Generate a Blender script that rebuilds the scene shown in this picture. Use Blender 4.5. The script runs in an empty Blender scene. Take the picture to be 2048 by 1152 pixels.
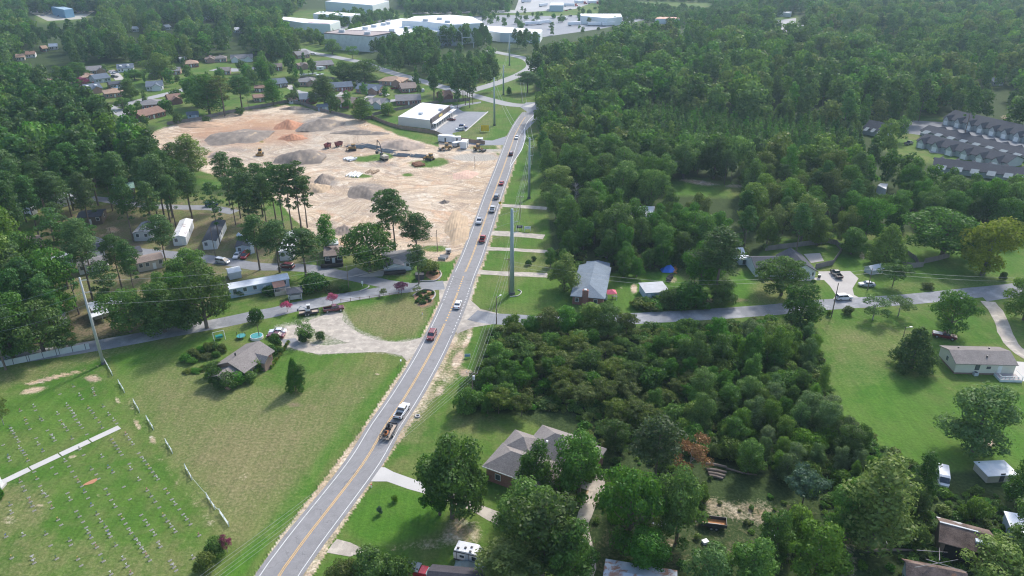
import bpy, bmesh, math, random
import numpy as np
from mathutils import Vector, Matrix, geometry
random.seed(7); RNG = np.random.default_rng(7)
S = bpy.context.scene
COL = S.collection
# ------------------------------------------------------------------ camera, sky, sun, exposure
FPX, HOR, H = 1500.0, -155.0, 100.0           # focal length (px of a 2048 px wide picture), horizon row, drone height
TH = math.atan((576 - HOR) / FPX); CT, ST = math.cos(TH), math.sin(TH)
cam = bpy.data.cameras.new("camera"); camo = bpy.data.objects.new("camera", cam); COL.objects.link(camo)
camo.location = (0, 0, H); camo.rotation_euler = (math.pi / 2 - TH, 0, 0)
cam.sensor_width = 36; cam.lens = 36 * FPX / 2048; cam.clip_start = 1; cam.clip_end = 20000
S.camera = camo
SUN_AZ, SUN_EL = math.radians(31), math.radians(41)
w = bpy.data.worlds.new("World"); S.world = w; w.use_nodes = True
sky = w.node_tree.nodes.new('ShaderNodeTexSky'); sky.sky_type = 'NISHITA'; sky.sun_disc = False
sky.sun_elevation = SUN_EL; sky.sun_rotation = SUN_AZ; sky.dust_density = 2.0; sky.air_density = 1.0
bg = w.node_tree.nodes['Background']; bg.inputs[1].default_value = 0.15
w.node_tree.links.new(sky.outputs[0], bg.inputs[0])
sl = bpy.data.lights.new("sun", 'SUN'); sl.energy = 2.2; sl.angle = math.radians(6); sl.color = (1.0, .96, .9)
so = bpy.data.objects.new("sun", sl); COL.objects.link(so)
sd = Vector((math.sin(SUN_AZ) * math.cos(SUN_EL), math.cos(SUN_AZ) * math.cos(SUN_EL), math.sin(SUN_EL)))
so.rotation_euler = sd.to_track_quat('Z', 'Y').to_euler(); so.location = (0, 0, 300)
S.view_settings.view_transform = 'Standard'; S.view_settings.look = 'None'
S.view_settings.exposure = 0.86
S.view_settings.gamma = 1
# ------------------------------------------------------------------ geometry of the place: survey points
def G(x, y, z=0.0):
    """where the sight line through survey pixel (x, y) meets height z"""
    u = (x - 1024) / FPX; v = (576 - y) / FPX
    t = (H - z) / (ST - v * CT)
    return (u * t, (CT + v * ST) * t)
def P(X, Y, Z):
    dz = Z - H; dep = Y * CT - dz * ST; up = Y * ST + dz * CT
    return 1024 + FPX * X / dep, 576 - FPX * up / dep
def height_to(b, ty):
    X, Y = G(*b); lo, hi = 0.0, 60.0
    for _ in range(30):
        z = (lo + hi) / 2
        if P(X, Y, z)[1] > ty: lo = z
        else: hi = z
    return lo
def pxm(Y, z=0): return FPX / (Y * CT + (H - z) * ST)          # pixels per metre
def inpoly(px, py, poly):
    px = np.asarray(px, float); py = np.asarray(py, float); r = np.zeros(px.shape, bool); n = len(poly)
    for i in range(n):
        x0, y0 = poly[i]; x1, y1 = poly[(i + 1) % n]
        if y0 == y1: continue
        c = ((y0 > py) != (y1 > py)) & (px < (x1 - x0) * (py - y0) / (y1 - y0) + x0)
        r ^= c
    return r
# ------------------------------------------------------------------ materials
MATS = {}
def new_mat(name):
    m = bpy.data.materials.new(name); m.use_nodes = True
    nt = m.node_tree; nt.nodes.clear()
    out = nt.nodes.new('ShaderNodeOutputMaterial'); b = nt.nodes.new('ShaderNodeBsdfPrincipled')
    nt.links.new(b.outputs[0], out.inputs[0]); return m, nt, b, out
def N(nt, t, **k):
    n = nt.nodes.new(t)
    for a, v in k.items():
        if a.startswith('i_'):
            key = a[2:]; key = int(key) if key.isdigit() else key
            n.inputs[key].default_value = v
        else: setattr(n, a, v)
    return n
def L(nt, a, b): nt.links.new(a, b)
def noise(nt, vec, scale, detail=3, rough=.55, dist=0):
    n = N(nt, 'ShaderNodeTexNoise'); n.inputs['Scale'].default_value = scale; n.inputs['Detail'].default_value = detail
    n.inputs['Roughness'].default_value = rough; n.inputs['Distortion'].default_value = dist
    if vec is not None: L(nt, vec, n.inputs['Vector'])
    return n.outputs['Fac']
def ramp(nt, fac, stops):
    r = N(nt, 'ShaderNodeValToRGB'); L(nt, fac, r.inputs[0]); e = r.color_ramp.elements
    while len(e) < len(stops): e.new(.5)
    for i, (p, c) in enumerate(stops): e[i].position = p; e[i].color = (*c, 1)
    return r.outputs[0]
def mixc(nt, fac, a, b, mode='MIX'):
    m = N(nt, 'ShaderNodeMix', data_type='RGBA', blend_type=mode)
    for s, v in ((m.inputs[0], fac), (m.inputs[6], a), (m.inputs[7], b)):
        if isinstance(v, (int, float)): s.default_value = v
        elif isinstance(v, tuple): s.default_value = (*v, 1)
        else: L(nt, v, s)
    return m.outputs[2]
def maprange(nt, v, a, b, c=0., d=1., smooth=False):
    m = N(nt, 'ShaderNodeMapRange'); m.clamp = True
    if smooth: m.interpolation_type = 'SMOOTHSTEP'
    L(nt, v, m.inputs[0])
    for i, x in enumerate((a, b, c, d)): m.inputs[i + 1].default_value = x
    return m.outputs[0]
def math_(nt, op, a, b=0.):
    m = N(nt, 'ShaderNodeMath', operation=op)
    for i, v in enumerate((a, b)):
        if isinstance(v, (int, float)): m.inputs[i].default_value = v
        else: L(nt, v, m.inputs[i])
    return m.outputs[0]
def bump(nt, b, h, strength, dist=.05):
    n = N(nt, 'ShaderNodeBump'); n.inputs['Strength'].default_value = strength; n.inputs['Distance'].default_value = dist
    L(nt, h, n.inputs['Height']); L(nt, n.outputs[0], b.inputs['Normal'])
def mat(name, col, rough=.7, var=.15, scale=1.5, metal=0., bmp=0., spec=None, streak=False, dirt=None):
    """plain surface with large-scale weathering and fine grain"""
    if name in MATS: return MATS[name]
    m, nt, b, out = new_mat(name)
    tc = N(nt, 'ShaderNodeTexCoord').outputs['Object']
    if streak:
        mp = N(nt, 'ShaderNodeMapping'); mp.inputs['Scale'].default_value = (1, 1, .15); L(nt, tc, mp.inputs[0]); tc = mp.outputs[0]
    n1 = noise(nt, tc, scale * .3, 4, .6); n2 = noise(nt, tc, scale * 4, 2)
    f = math_(nt, 'ADD', math_(nt, 'MULTIPLY', n1, .7), math_(nt, 'MULTIPLY', n2, .3))
    lo = tuple(c * (1 - var * 1.6) for c in col); hi = tuple(min(1, c * (1 + var * 1.2)) for c in col)
    c = ramp(nt, f, [(.3, lo), (.7, hi)])
    if dirt:
        c = mixc(nt, maprange(nt, noise(nt, tc, dirt[1], 5, .65), dirt[2], dirt[2] + .08), c, dirt[0])
    L(nt, c, b.inputs['Base Color'])
    b.inputs['Roughness'].default_value = rough; b.inputs['Metallic'].default_value = metal
    if spec is not None: b.inputs['Specular IOR Level'].default_value = spec
    if bmp: bump(nt, b, n2, bmp)
    MATS[name] = m; return m
def paint(name, col, rough=.25):
    if name in MATS: return MATS[name]
    m, nt, b, out = new_mat(name)
    tc = N(nt, 'ShaderNodeTexCoord').outputs['Object']
    n1 = noise(nt, tc, 1.2, 3)
    L(nt, ramp(nt, n1, [(.3, tuple(c * .85 for c in col)), (.7, col)]), b.inputs['Base Color'])
    b.inputs['Roughness'].default_value = rough; b.inputs['Coat Weight'].default_value = .6; b.inputs['Coat Roughness'].default_value = .08
    MATS[name] = m; return m
def glass(name='dark_glass', col=(.03, .04, .05)):
    if name in MATS: return MATS[name]
    m, nt, b, out = new_mat(name)
    tc = N(nt, 'ShaderNodeTexCoord').outputs['Object']
    L(nt, ramp(nt, noise(nt, tc, .8, 2), [(.3, col), (.7, tuple(c * 1.8 for c in col))]), b.inputs['Base Color'])
    b.inputs['Roughness'].default_value = .08; b.inputs['Specular IOR Level'].default_value = .8
    MATS[name] = m; return m
def shingle(name, col, col2=None):
    if name in MATS: return MATS[name]
    m, nt, b, out = new_mat(name)
    tc = N(nt, 'ShaderNodeTexCoord').outputs['Object']
    br = N(nt, 'ShaderNodeTexBrick'); L(nt, tc, br.inputs['Vector']); br.inputs['Scale'].default_value = 1.0
    br.inputs['Brick Width'].default_value = .9; br.inputs['Row Height'].default_value = .3; br.inputs['Mortar Size'].default_value = .015
    col2 = col2 or tuple(c * .75 for c in col)
    br.inputs['Color1'].default_value = (*col, 1); br.inputs['Color2'].default_value = (*col2, 1); br.inputs['Mortar'].default_value = (*tuple(c * .6 for c in col), 1)
    n1 = noise(nt, tc, .35, 5, .65); n2 = noise(nt, tc, 5, 2)
    c = mixc(nt, .55, br.outputs['Color'], ramp(nt, n1, [(.3, tuple(c * .8 for c in col)), (.7, tuple(min(1, c * 1.25) for c in col))]))
    L(nt, mixc(nt, .25, c, ramp(nt, n2, [(.3, (.0, .0, .0)), (.7, (1, 1, 1))]), 'SOFT_LIGHT'), b.inputs['Base Color'])
    b.inputs['Roughness'].default_value = .9; b.inputs['Specular IOR Level'].default_value = .15; bump(nt, b, n2, .4)
    MATS[name] = m; return m
def brick(name, col):
    if name in MATS: return MATS[name]
    m, nt, b, out = new_mat(name)
    tc = N(nt, 'ShaderNodeTexCoord').outputs['Object']
    sp = N(nt, 'ShaderNodeSeparateXYZ'); L(nt, tc, sp.inputs[0])
    cb = N(nt, 'ShaderNodeCombineXYZ'); L(nt, math_(nt, 'ADD', sp.outputs[0], sp.outputs[1]), cb.inputs[0]); L(nt, sp.outputs[2], cb.inputs[1])
    br = N(nt, 'ShaderNodeTexBrick'); L(nt, cb.outputs[0], br.inputs['Vector']); br.inputs['Scale'].default_value = 1
    br.inputs['Brick Width'].default_value = .25; br.inputs['Row Height'].default_value = .09; br.inputs['Mortar Size'].default_value = .008
    br.inputs['Color1'].default_value = (*col, 1); br.inputs['Color2'].default_value = (*tuple(c * .7 for c in col), 1)
    br.inputs['Mortar'].default_value = (.35, .3, .27, 1)
    c = mixc(nt, .35, br.outputs['Color'], ramp(nt, noise(nt, tc, .7, 4), [(.3, tuple(c * .7 for c in col)), (.7, tuple(c * 1.3 for c in col))]))
    L(nt, c, b.inputs['Base Color']); b.inputs['Roughness'].default_value = .85
    MATS[name] = m; return m
def metalroof(name, col, rust=None, ribs=1.2, rth=.56):
    if name in MATS: return MATS[name]
    m, nt, b, out = new_mat(name)
    tc = N(nt, 'ShaderNodeTexCoord').outputs['Object']
    wv = N(nt, 'ShaderNodeTexWave', bands_direction='X'); L(nt, tc, wv.inputs[0]); wv.inputs['Scale'].default_value = ribs; wv.inputs['Distortion'].default_value = .2
    c = mixc(nt, maprange(nt, wv.outputs['Fac'], 0, .25), tuple(c * .72 for c in col), col)
    c = mixc(nt, .5, c, ramp(nt, noise(nt, tc, .25, 5, .7), [(.35, tuple(c * .7 for c in col)), (.65, tuple(min(1, c * 1.15) for c in col))]))
    if rust: c = mixc(nt, maprange(nt, noise(nt, tc, .35, 6, .7, .6), rth, rth + .07), c, rust)
    L(nt, c, b.inputs['Base Color']); b.inputs['Roughness'].default_value = .6; b.inputs['Specular IOR Level'].default_value = .3
    MATS[name] = m; return m
def leafmat(name, c1, c2, trans=.3, rnd=.35):
    if name in MATS: return MATS[name]
    m, nt, b, out = new_mat(name); nt.nodes.remove(b)
    oi = N(nt, 'ShaderNodeObjectInfo'); tc = N(nt, 'ShaderNodeTexCoord').outputs['Object']
    ge = N(nt, 'ShaderNodeNewGeometry')
    n1 = noise(nt, tc, .45, 3, .6)
    f = math_(nt, 'ADD', math_(nt, 'MULTIPLY', n1, .9), math_(nt, 'MULTIPLY', ge.outputs['Random Per Island'], .5))
    c = ramp(nt, f, [(.35, c1), (.95, c2)])
    # tree-to-tree variation
    hsv = N(nt, 'ShaderNodeHueSaturation'); L(nt, c, hsv.inputs['Color'])
    L(nt, maprange(nt, oi.outputs['Random'], 0, 1, 1 - rnd, 1 + rnd * 1.4), hsv.inputs['Value'])
    r2 = math_(nt, 'FRACT', math_(nt, 'MULTIPLY', oi.outputs['Random'], 7.31))
    L(nt, maprange(nt, r2, 0, 1, *((.484, .524) if c2[0] < .8 * c2[1] else (.497, .505))), hsv.inputs['Hue']); L(nt, maprange(nt, r2, 0, 1, .92, 1.15), hsv.inputs['Saturation'])
    d = N(nt, 'ShaderNodeBsdfDiffuse'); t = N(nt, 'ShaderNodeBsdfTranslucent'); g = N(nt, 'ShaderNodeBsdfGlossy'); g.inputs['Roughness'].default_value = .5
    L(nt, hsv.outputs[0], d.inputs[0]); tcol = mixc(nt, .5 if c2[1] > c2[0] else 0., hsv.outputs[0], (.12, .24, .03)); L(nt, tcol, t.inputs[0])
    mx = N(nt, 'ShaderNodeMixShader'); mx.inputs[0].default_value = trans; L(nt, d.outputs[0], mx.inputs[1]); L(nt, t.outputs[0], mx.inputs[2])
    m2 = N(nt, 'ShaderNodeMixShader'); m2.inputs[0].default_value = .02; L(nt, mx.outputs[0], m2.inputs[1]); L(nt, g.outputs[0], m2.inputs[2])
    L(nt, m2.outputs[0], out.inputs[0]); MATS[name] = m; return m
def asphalt(name, col, patch=.12, cracks=True, blot=None):
    if name in MATS: return MATS[name]
    m, nt, b, out = new_mat(name)
    tc = N(nt, 'ShaderNodeTexCoord').outputs['Object']
    n1 = noise(nt, tc, .06, 4, .6); n2 = noise(nt, tc, 6, 3); n3 = noise(nt, tc, .5, 5, .7)
    c = ramp(nt, n1, [(.3, tuple(x * (1 - patch) for x in col)), (.7, tuple(x * (1 + patch) for x in col))])
    if blot: c = mixc(nt, maprange(nt, noise(nt, tc, .09, 4, .6, .5), .5, .62), c, blot)
    c = mixc(nt, .3, c, ramp(nt, n3, [(.3, (.3, .3, .3)), (.7, (.7, .7, .7))]), 'OVERLAY')
    c = mixc(nt, .25, c, ramp(nt, n2, [(.3, (.25, .25, .25)), (.7, (.75, .75, .75))]), 'OVERLAY')
    if cracks:
        v = N(nt, 'ShaderNodeTexVoronoi', feature='DISTANCE_TO_EDGE'); v.inputs['Scale'].default_value = .12
        dm = N(nt, 'ShaderNodeMix', data_type='VECTOR'); dm.inputs[0].default_value = .15
        L(nt, tc, dm.inputs[4]); nn = N(nt, 'ShaderNodeTexNoise'); nn.inputs['Scale'].default_value = .6; L(nt, tc, nn.inputs[0]); 
        va = N(nt, 'ShaderNodeVectorMath', operation='MULTIPLY_ADD'); L(nt, nn.outputs['Color'], va.inputs[0]); va.inputs[1].default_value = (3, 3, 0); L(nt, tc, va.inputs[2])
        L(nt, va.outputs[0], v.inputs['Vector'])
        c = mixc(nt, maprange(nt, v.outputs['Distance'], 0, .006, .35, 0), c, (.03, .03, .03))
    L(nt, c, b.inputs['Base Color']); b.inputs['Roughness'].default_value = .85; b.inputs['Specular IOR Level'].default_value = .3
    bump(nt, b, n2, .3, .02)
    MATS[name] = m; return m
# ------------------------------------------------------------------ mesh building
class MB:
    def __init__(s): s.v = []; s.f = []; s.m = []; s.smooth = False
    def add(s, vs, fs, mi=0):
        o = len(s.v); s.v += [tuple(p) for p in vs]; s.f += [tuple(i + o for i in f) for f in fs]; s.m += [mi] * len(fs); return s
    def box(s, x0, x1, y0, y1, z0, z1, mi=0):
        return s.add([(x0, y0, z0), (x1, y0, z0), (x1, y1, z0), (x0, y1, z0), (x0, y0, z1), (x1, y0, z1), (x1, y1, z1), (x0, y1, z1)],
              [(0, 3, 2, 1), (4, 5, 6, 7), (0, 1, 5, 4), (1, 2, 6, 5), (2, 3, 7, 6), (3, 0, 4, 7)], mi)
    def frust(s, b, t, z0, z1, mi=0):
        """b, t: (x0, x1, y0, y1) rectangles"""
        return s.add([(b[0], b[2], z0), (b[1], b[2], z0), (b[1], b[3], z0), (b[0], b[3], z0), (t[0], t[2], z1), (t[1], t[2], z1), (t[1], t[3], z1), (t[0], t[3], z1)],
              [(0, 3, 2, 1), (4, 5, 6, 7), (0, 1, 5, 4), (1, 2, 6, 5), (2, 3, 7, 6), (3, 0, 4, 7)], mi)
    def tube(s, a, b, r0, r1=None, n=8, mi=0, cap=True):
        a = Vector(a); b = Vector(b); r1 = r0 if r1 is None else r1; d = (b - a)
        if d.length < 1e-6: return s
        d.normalize(); u = d.orthogonal().normalized(); v = d.cross(u)
        vs = [a + (u * math.cos(2 * math.pi * i / n) + v * math.sin(2 * math.pi * i / n)) * r0 for i in range(n)]
        vs += [b + (u * math.cos(2 * math.pi * i / n) + v * math.sin(2 * math.pi * i / n)) * r1 for i in range(n)]
        fs = [(i, (i + 1) % n, n + (i + 1) % n, n + i) for i in range(n)]
        if cap: fs += [tuple(range(n - 1, -1, -1)), tuple(range(n, 2 * n))]
        return s.add(vs, fs, mi)
    def prism(s, poly, z0, z1, mi=0):
        n = len(poly)
        ar = sum(poly[i][0] * poly[(i + 1) % n][1] - poly[(i + 1) % n][0] * poly[i][1] for i in range(n))
        if ar < 0: poly = poly[::-1]
        vs = [(x, y, z0) for x, y in poly] + [(x, y, z1) for x, y in poly]
        return s.add(vs, [tuple(range(n - 1, -1, -1)), tuple(range(n, 2 * n))] + [(i, (i + 1) % n, n + (i + 1) % n, n + i) for i in range(n)], mi)
    def loft(s, secs, mi=0):
        n = len(secs[0]); vs = [p for q in secs for p in q]; fs = []
        for k in range(len(secs) - 1):
            for i in range(n): fs.append((k * n + i, k * n + (i + 1) % n, (k + 1) * n + (i + 1) % n, (k + 1) * n + i))
        fs += [tuple(range(n - 1, -1, -1)), tuple(range((len(secs) - 1) * n, len(secs) * n))]
        return s.add(vs, fs, mi)
    def ball(s, c, r, n=8, m=5, mi=0, sq=(1, 1, 1)):
        vs = []; fs = []
        for j in range(m + 1):
            t = math.pi * j / m
            for i in range(n):
                p = 2 * math.pi * i / n
                vs.append((c[0] + r * sq[0] * math.sin(t) * math.cos(p), c[1] + r * sq[1] * math.sin(t) * math.sin(p), c[2] + r * sq[2] * math.cos(t)))
        for j in range(m):
            for i in range(n): fs.append((j * n + i, (j + 1) * n + i, (j + 1) * n + (i + 1) % n, j * n + (i + 1) % n))
        return s.add(vs, fs, mi)
    def mesh(s, name, mats):
        me = bpy.data.meshes.new(name); me.from_pydata(s.v, [], s.f)
        for m in mats: me.materials.append(m)
        if len(mats) > 1: me.polygons.foreach_set('material_index', s.m)
        if s.smooth: me.polygons.foreach_set('use_smooth', [True] * len(s.f))
        me.update(); return me
def link(o, parent=None):
    COL.objects.link(o)
    if parent: o.parent = parent
    return o
def tag(o, label, cat, group=None):
    o['label'] = label; o['category'] = cat
    if group: o['group'] = group
    return o
def struct(name, me):
    o = link(bpy.data.objects.new(name, me)); o['kind'] = 'structure'; return o
KEEP = []      # discs of ground no automatic tree may stand on (x, y, r)
VIEW = []      # things the photograph shows clear of foliage: (px, py, r px)
class T:
    """a thing: parts gathered by name, then linked under one Empty (or merged when it is only a few pixels)"""
    def __init__(s, name, label, cat, loc=(0, 0, 0), rz=0., group=None, small=False):
        s.name, s.label, s.cat, s.loc, s.rz, s.group, s.small, s.parts = name, label, cat, loc, rz, group, small, []
    def p(s, name, m, parent=None, smooth=False, label=None):
        b = MB(); b.smooth = smooth; s.parts.append([name, b, m, parent, label]); return b
    def done(s):
        if len(s.loc) == 2: s.loc = (*s.loc, 0)
        if s.small or len(s.parts) == 1:
            allb = MB(); mats = []; sm = []
            for nme, b, m, pr, lb in s.parts:
                if m not in mats: mats.append(m)
                allb.add(b.v, b.f, mats.index(m)); sm += [b.smooth] * len(b.f)
            me = allb.mesh(s.name, mats); me.polygons.foreach_set('use_smooth', sm)
            o = link(bpy.data.objects.new(s.name, me))
        else:
            o = link(bpy.data.objects.new(s.name, None)); o.empty_display_size = .5; objs = {}
            for nme, b, m, pr, lb in s.parts:
                c = link(bpy.data.objects.new(nme, b.mesh(nme, [m])), objs[id(pr)] if pr is not None else o)
                if lb: c['label'] = lb
                objs[id(b)] = c
        o.location = s.loc; o.rotation_euler = (0, 0, s.rz); tag(o, s.label, s.cat, s.group); s.obj = o
        return o
def copy_tree(o, parent=None):
    c = o.copy(); COL.objects.link(c)
    if parent: c.parent = parent
    for ch in list(o.children): copy_tree(ch, c)
    return c
def heading(a, b):
    """rotation that turns local +x from survey pixel a towards b"""
    A = G(*a); B = G(*b); return math.atan2(B[1] - A[1], B[0] - A[0])
# ------------------------------------------------------------------ THE GROUND: one sheet, cover painted from surveyed plots
CELL = 4.0; X0, X1, Y0, Y1 = -400, 2448, -80, 1280
nx = int((X1 - X0) / CELL) + 1; ny = int((Y1 - Y0) / CELL) + 1
gx, gy = np.meshgrid(X0 + np.arange(nx) * CELL, Y0 + np.arange(ny) * CELL)
def blur(a, k):
    for _ in range(2):
        c = np.pad(a, k, mode='edge')
        a = sum(c[k:-k, i:i + a.shape[1]] for i in range(2 * k + 1)) / (2 * k + 1)
        c = np.pad(a, k, mode='edge')
        a = sum(c[i:i + a.shape[0], k:-k] for i in range(2 * k + 1)) / (2 * k + 1)
    return a
CH = {k: np.zeros((ny, nx)) for k in ('dark', 'dry', 'lush', 'dirt', 'sand', 'grey', 'clay', 'gravel')}
def area(ch, poly, v=1.0, soft=1, mode='max'):
    m = inpoly(gx, gy, poly).astype(float)
    if soft: m = blur(m, soft)
    if mode == 'max': CH[ch] = np.maximum(CH[ch], m * v)
    elif mode == 'sub': CH[ch] = CH[ch] * (1 - m * v)
def spot(ch, x, y, rx, ry=None, v=1.0, a=0., mode='max'):
    ry = ry or rx * .6; c, s = math.cos(math.radians(a)), math.sin(math.radians(a))
    dx, dy = gx - x, gy - y; d = np.sqrt(((dx * c + dy * s) / rx) ** 2 + ((-dx * s + dy * c) / ry) ** 2)
    m = np.clip(1.35 - d, 0, 1)
    if mode == 'max': CH[ch] = np.maximum(CH[ch], m * v)
    else: CH[ch] *= (1 - m * v)
# woodland floor
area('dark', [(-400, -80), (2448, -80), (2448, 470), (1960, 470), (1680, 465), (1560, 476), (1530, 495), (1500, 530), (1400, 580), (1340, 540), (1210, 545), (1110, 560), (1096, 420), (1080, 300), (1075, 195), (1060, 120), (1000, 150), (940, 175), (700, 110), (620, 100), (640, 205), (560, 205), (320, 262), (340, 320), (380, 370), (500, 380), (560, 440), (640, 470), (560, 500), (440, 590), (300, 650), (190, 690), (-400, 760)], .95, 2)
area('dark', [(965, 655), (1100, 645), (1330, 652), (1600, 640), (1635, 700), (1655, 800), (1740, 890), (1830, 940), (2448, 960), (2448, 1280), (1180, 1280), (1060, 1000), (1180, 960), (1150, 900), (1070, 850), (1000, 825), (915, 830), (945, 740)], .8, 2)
for q in ([(60, 22), (195, 20), (185, 45), (75, 50)], [(165, 125), (520, 118), (640, 100), (760, 140), (930, 190), (990, 205), (985, 290), (800, 270), (640, 215), (560, 205), (330, 258), (250, 250), (165, 200)],
          [(540, 20), (1030, 20), (1200, 0), (1360, 30), (1200, 60), (930, 60), (760, 100), (620, 110), (540, 60)], [(925, 100), (1065, 105), (1075, 150), (960, 185), (920, 120)],
          [(1325, 360), (1400, 352), (1485, 362), (1480, 400), (1380, 395), (1325, 392)], [(1540, 20), (1600, 20), (1600, 55), (1540, 65)], [(1230, 0), (1440, 0), (1420, 20), (1300, 20)],
          [(1810, 218), (1905, 232), (2100, 280), (2100, 345), (1850, 330), (1760, 300), (1735, 260)], [(1740, 60), (1860, 70), (1850, 90), (1760, 90)],
          [(30, 440), (120, 380), (300, 370), (520, 400), (640, 470), (700, 520), (560, 600), (440, 640), (250, 660), (60, 600)]):
    area('dark', q, .85, 2, 'sub')
area('dark', [(690, 480), (860, 500), (880, 560), (760, 560), (690, 545)], .6, 3, 'sub')
# construction site
ML_ = [(497, 1260), (612, 1076), (763, 866), (857, 714), (909, 602), (927, 553), (946, 508), (972, 434), (987, 390), (1006, 338), (1031, 268)]
ww_ = [G(*p) for p in ML_]; sh_ = []
for o_ in (-5.0, 5.4): sh_.append([P(x + o_ * .93, y - o_ * .3, 0) for x, y in ww_])
area('sand', sh_[0] + sh_[1][::-1], .55, 0); area('gravel', [(540, 650), (690, 610), (710, 650), (780, 680), (850, 668), (830, 726), (760, 708), (640, 714), (560, 700)], .5, 1)
area('sand', [(905, 655), (955, 655), (930, 720), (940, 745), (880, 800), (820, 880), (800, 900), (830, 800)], .42, 2); area('sand', [(-60, 750), (170, 700), (240, 740), (200, 790), (0, 800), (-60, 820)], .3, 3); area('sand', [(225, 745), (245, 760), (320, 900), (450, 1060), (430, 1075), (290, 900)], .33, 1)
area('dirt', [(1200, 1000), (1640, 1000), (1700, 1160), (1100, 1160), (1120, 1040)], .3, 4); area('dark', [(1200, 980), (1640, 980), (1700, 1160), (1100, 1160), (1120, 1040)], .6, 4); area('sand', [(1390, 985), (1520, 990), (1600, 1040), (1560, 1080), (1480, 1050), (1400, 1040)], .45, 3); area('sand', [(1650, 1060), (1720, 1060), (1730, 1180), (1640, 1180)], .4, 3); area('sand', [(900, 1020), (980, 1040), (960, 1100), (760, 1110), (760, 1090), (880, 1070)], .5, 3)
area('dirt', [(60, 560), (440, 560), (460, 620), (200, 690), (0, 700), (0, 640)], .5, 3)
SITE = [(300, 268), (330, 255), (400, 238), (480, 224), (570, 211), (640, 222), (720, 238), (800, 272), (870, 292), (990, 300), (1000, 322), (985, 360), (968, 400), (940, 455), (925, 500), (905, 521), (860, 520), (828, 500), (780, 512), (715, 508), (640, 478), (590, 440), (555, 400), (520, 372), (430, 350), (370, 330), (320, 300)]
area('sand', SITE, 1, 1)
area('dark', SITE, 1, 1, 'sub')
area('grey', [(330, 262), (480, 236), (700, 240), (860, 300), (760, 340), (560, 345), (420, 330), (345, 300)], .42, 3); area('clay', [(310, 265), (420, 238), (600, 222), (640, 290), (440, 300)], .62, 3); area('grey', [(600, 360), (840, 370), (860, 430), (640, 460)], .4, 4)
for a in ((445, 275, 55, 16, .9, -12), (520, 262, 45, 12, .8), (640, 250, 55, 16, .9), (600, 318, 50, 20, .7), (560, 335, 40, 14, .5), (725, 262, 60, 9, .6, 12), (800, 290, 50, 10, .6, 8), (655, 365, 30, 12, .7), (735, 380, 45, 20, .8), (650, 450, 50, 14, .5), (765, 330, 70, 10, .55), (930, 335, 30, 8, .35), (900, 350, 25, 8, .3), (885, 405, 20, 4, .6), (470, 300, 60, 10, .55), (900, 445, 30, 10, .3)):
    spot('grey', a[0], a[1], a[2], a[3], a[4], a[5] if len(a) > 5 else 0)
for a in ((400, 252, 70, 8, .45, -10), (500, 232, 60, 6, .55, -6), (575, 250, 28, 10, .9), (585, 276, 28, 7, .9, -15), (555, 290, 30, 5, .35), (880, 365, 22, 7, .5), (935, 350, 18, 8, .45), (645, 345, 40, 8, .3), (390, 290, 50, 8, .3), (690, 300, 40, 6, .25), (800, 400, 60, 12, .2), (860, 500, 60, 8, .4), (690, 480, 50, 10, .3), (860, 260, 60, 8, .25, 12), (640, 380, 30, 8, .35)):
    spot('clay', a[0], a[1], a[2], a[3], a[4], a[5] if len(a) > 5 else 0)
for a in ((730, 318, 42, 9), (770, 312, 30, 8), (850, 328, 45, 11), (880, 322, 22, 9), (720, 352, 34, 6), (815, 350, 18, 5), (523, 283, 8, 4), (705, 263, 8, 4), (868, 497, 40, 9)):
    spot('sand', a[0], a[1], a[2], a[3], .8, 0, 'sub'); spot('grey', a[0], a[1], a[2], a[3], .8, 0, 'sub'); spot('lush', a[0], a[1], a[2], a[3], .35)
area('sand', [(880, 272), (1005, 288), (1008, 305), (880, 300)], 1, 1)
spot('sand', 970, 296, 35, 9, .9, 0, 'sub'); spot('gravel', 950, 315, 60, 9, .9)
def track(ch, pts, w_, v):
    for (x0, y0), (x1, y1) in zip(pts[:-1], pts[1:]):
        dx, dy = x1 - x0, y1 - y0; t_ = np.clip(((gx - x0) * dx + (gy - y0) * dy) / (dx * dx + dy * dy), 0, 1)
        d = np.hypot(gx - x0 - t_ * dx, (gy - y0 - t_ * dy) * 1.6); CH[ch] = np.maximum(CH[ch], np.clip(1.3 - d / w_, 0, 1) * v)
for k in range(7):
    o_ = k * 11; track('dirt' if k % 2 else 'grey', [(852 + o_, 330 + k), (838 + o_ * .9, 365), (842 + o_ * .9, 400), (850 + o_ * .8, 430), (842 + o_ * .7, 470), (850 + o_ * .5, 500)], 3.2, .38)
for k in range(5):
    track('dirt', [(640 + k * 8, 222 + k * 5), (740, 252 + k * 5), (820, 276 + k * 4), (900, 300 + k * 3), (985, 302 + k * 3)], 2.6, .42)
for k in range(4):
    track('dirt', [(600, 400 + k * 12), (680, 415 + k * 10), (740, 440 + k * 9), (800, 450 + k * 10), (850, 480 + k * 6)], 3, .4)
track('gravel', [(930, 300), (985, 301), (1005, 301)], 6, .8); track('gravel', [(560, 300), (640, 305), (700, 322), (760, 345), (840, 335), (900, 312)], 5, .42)
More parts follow.
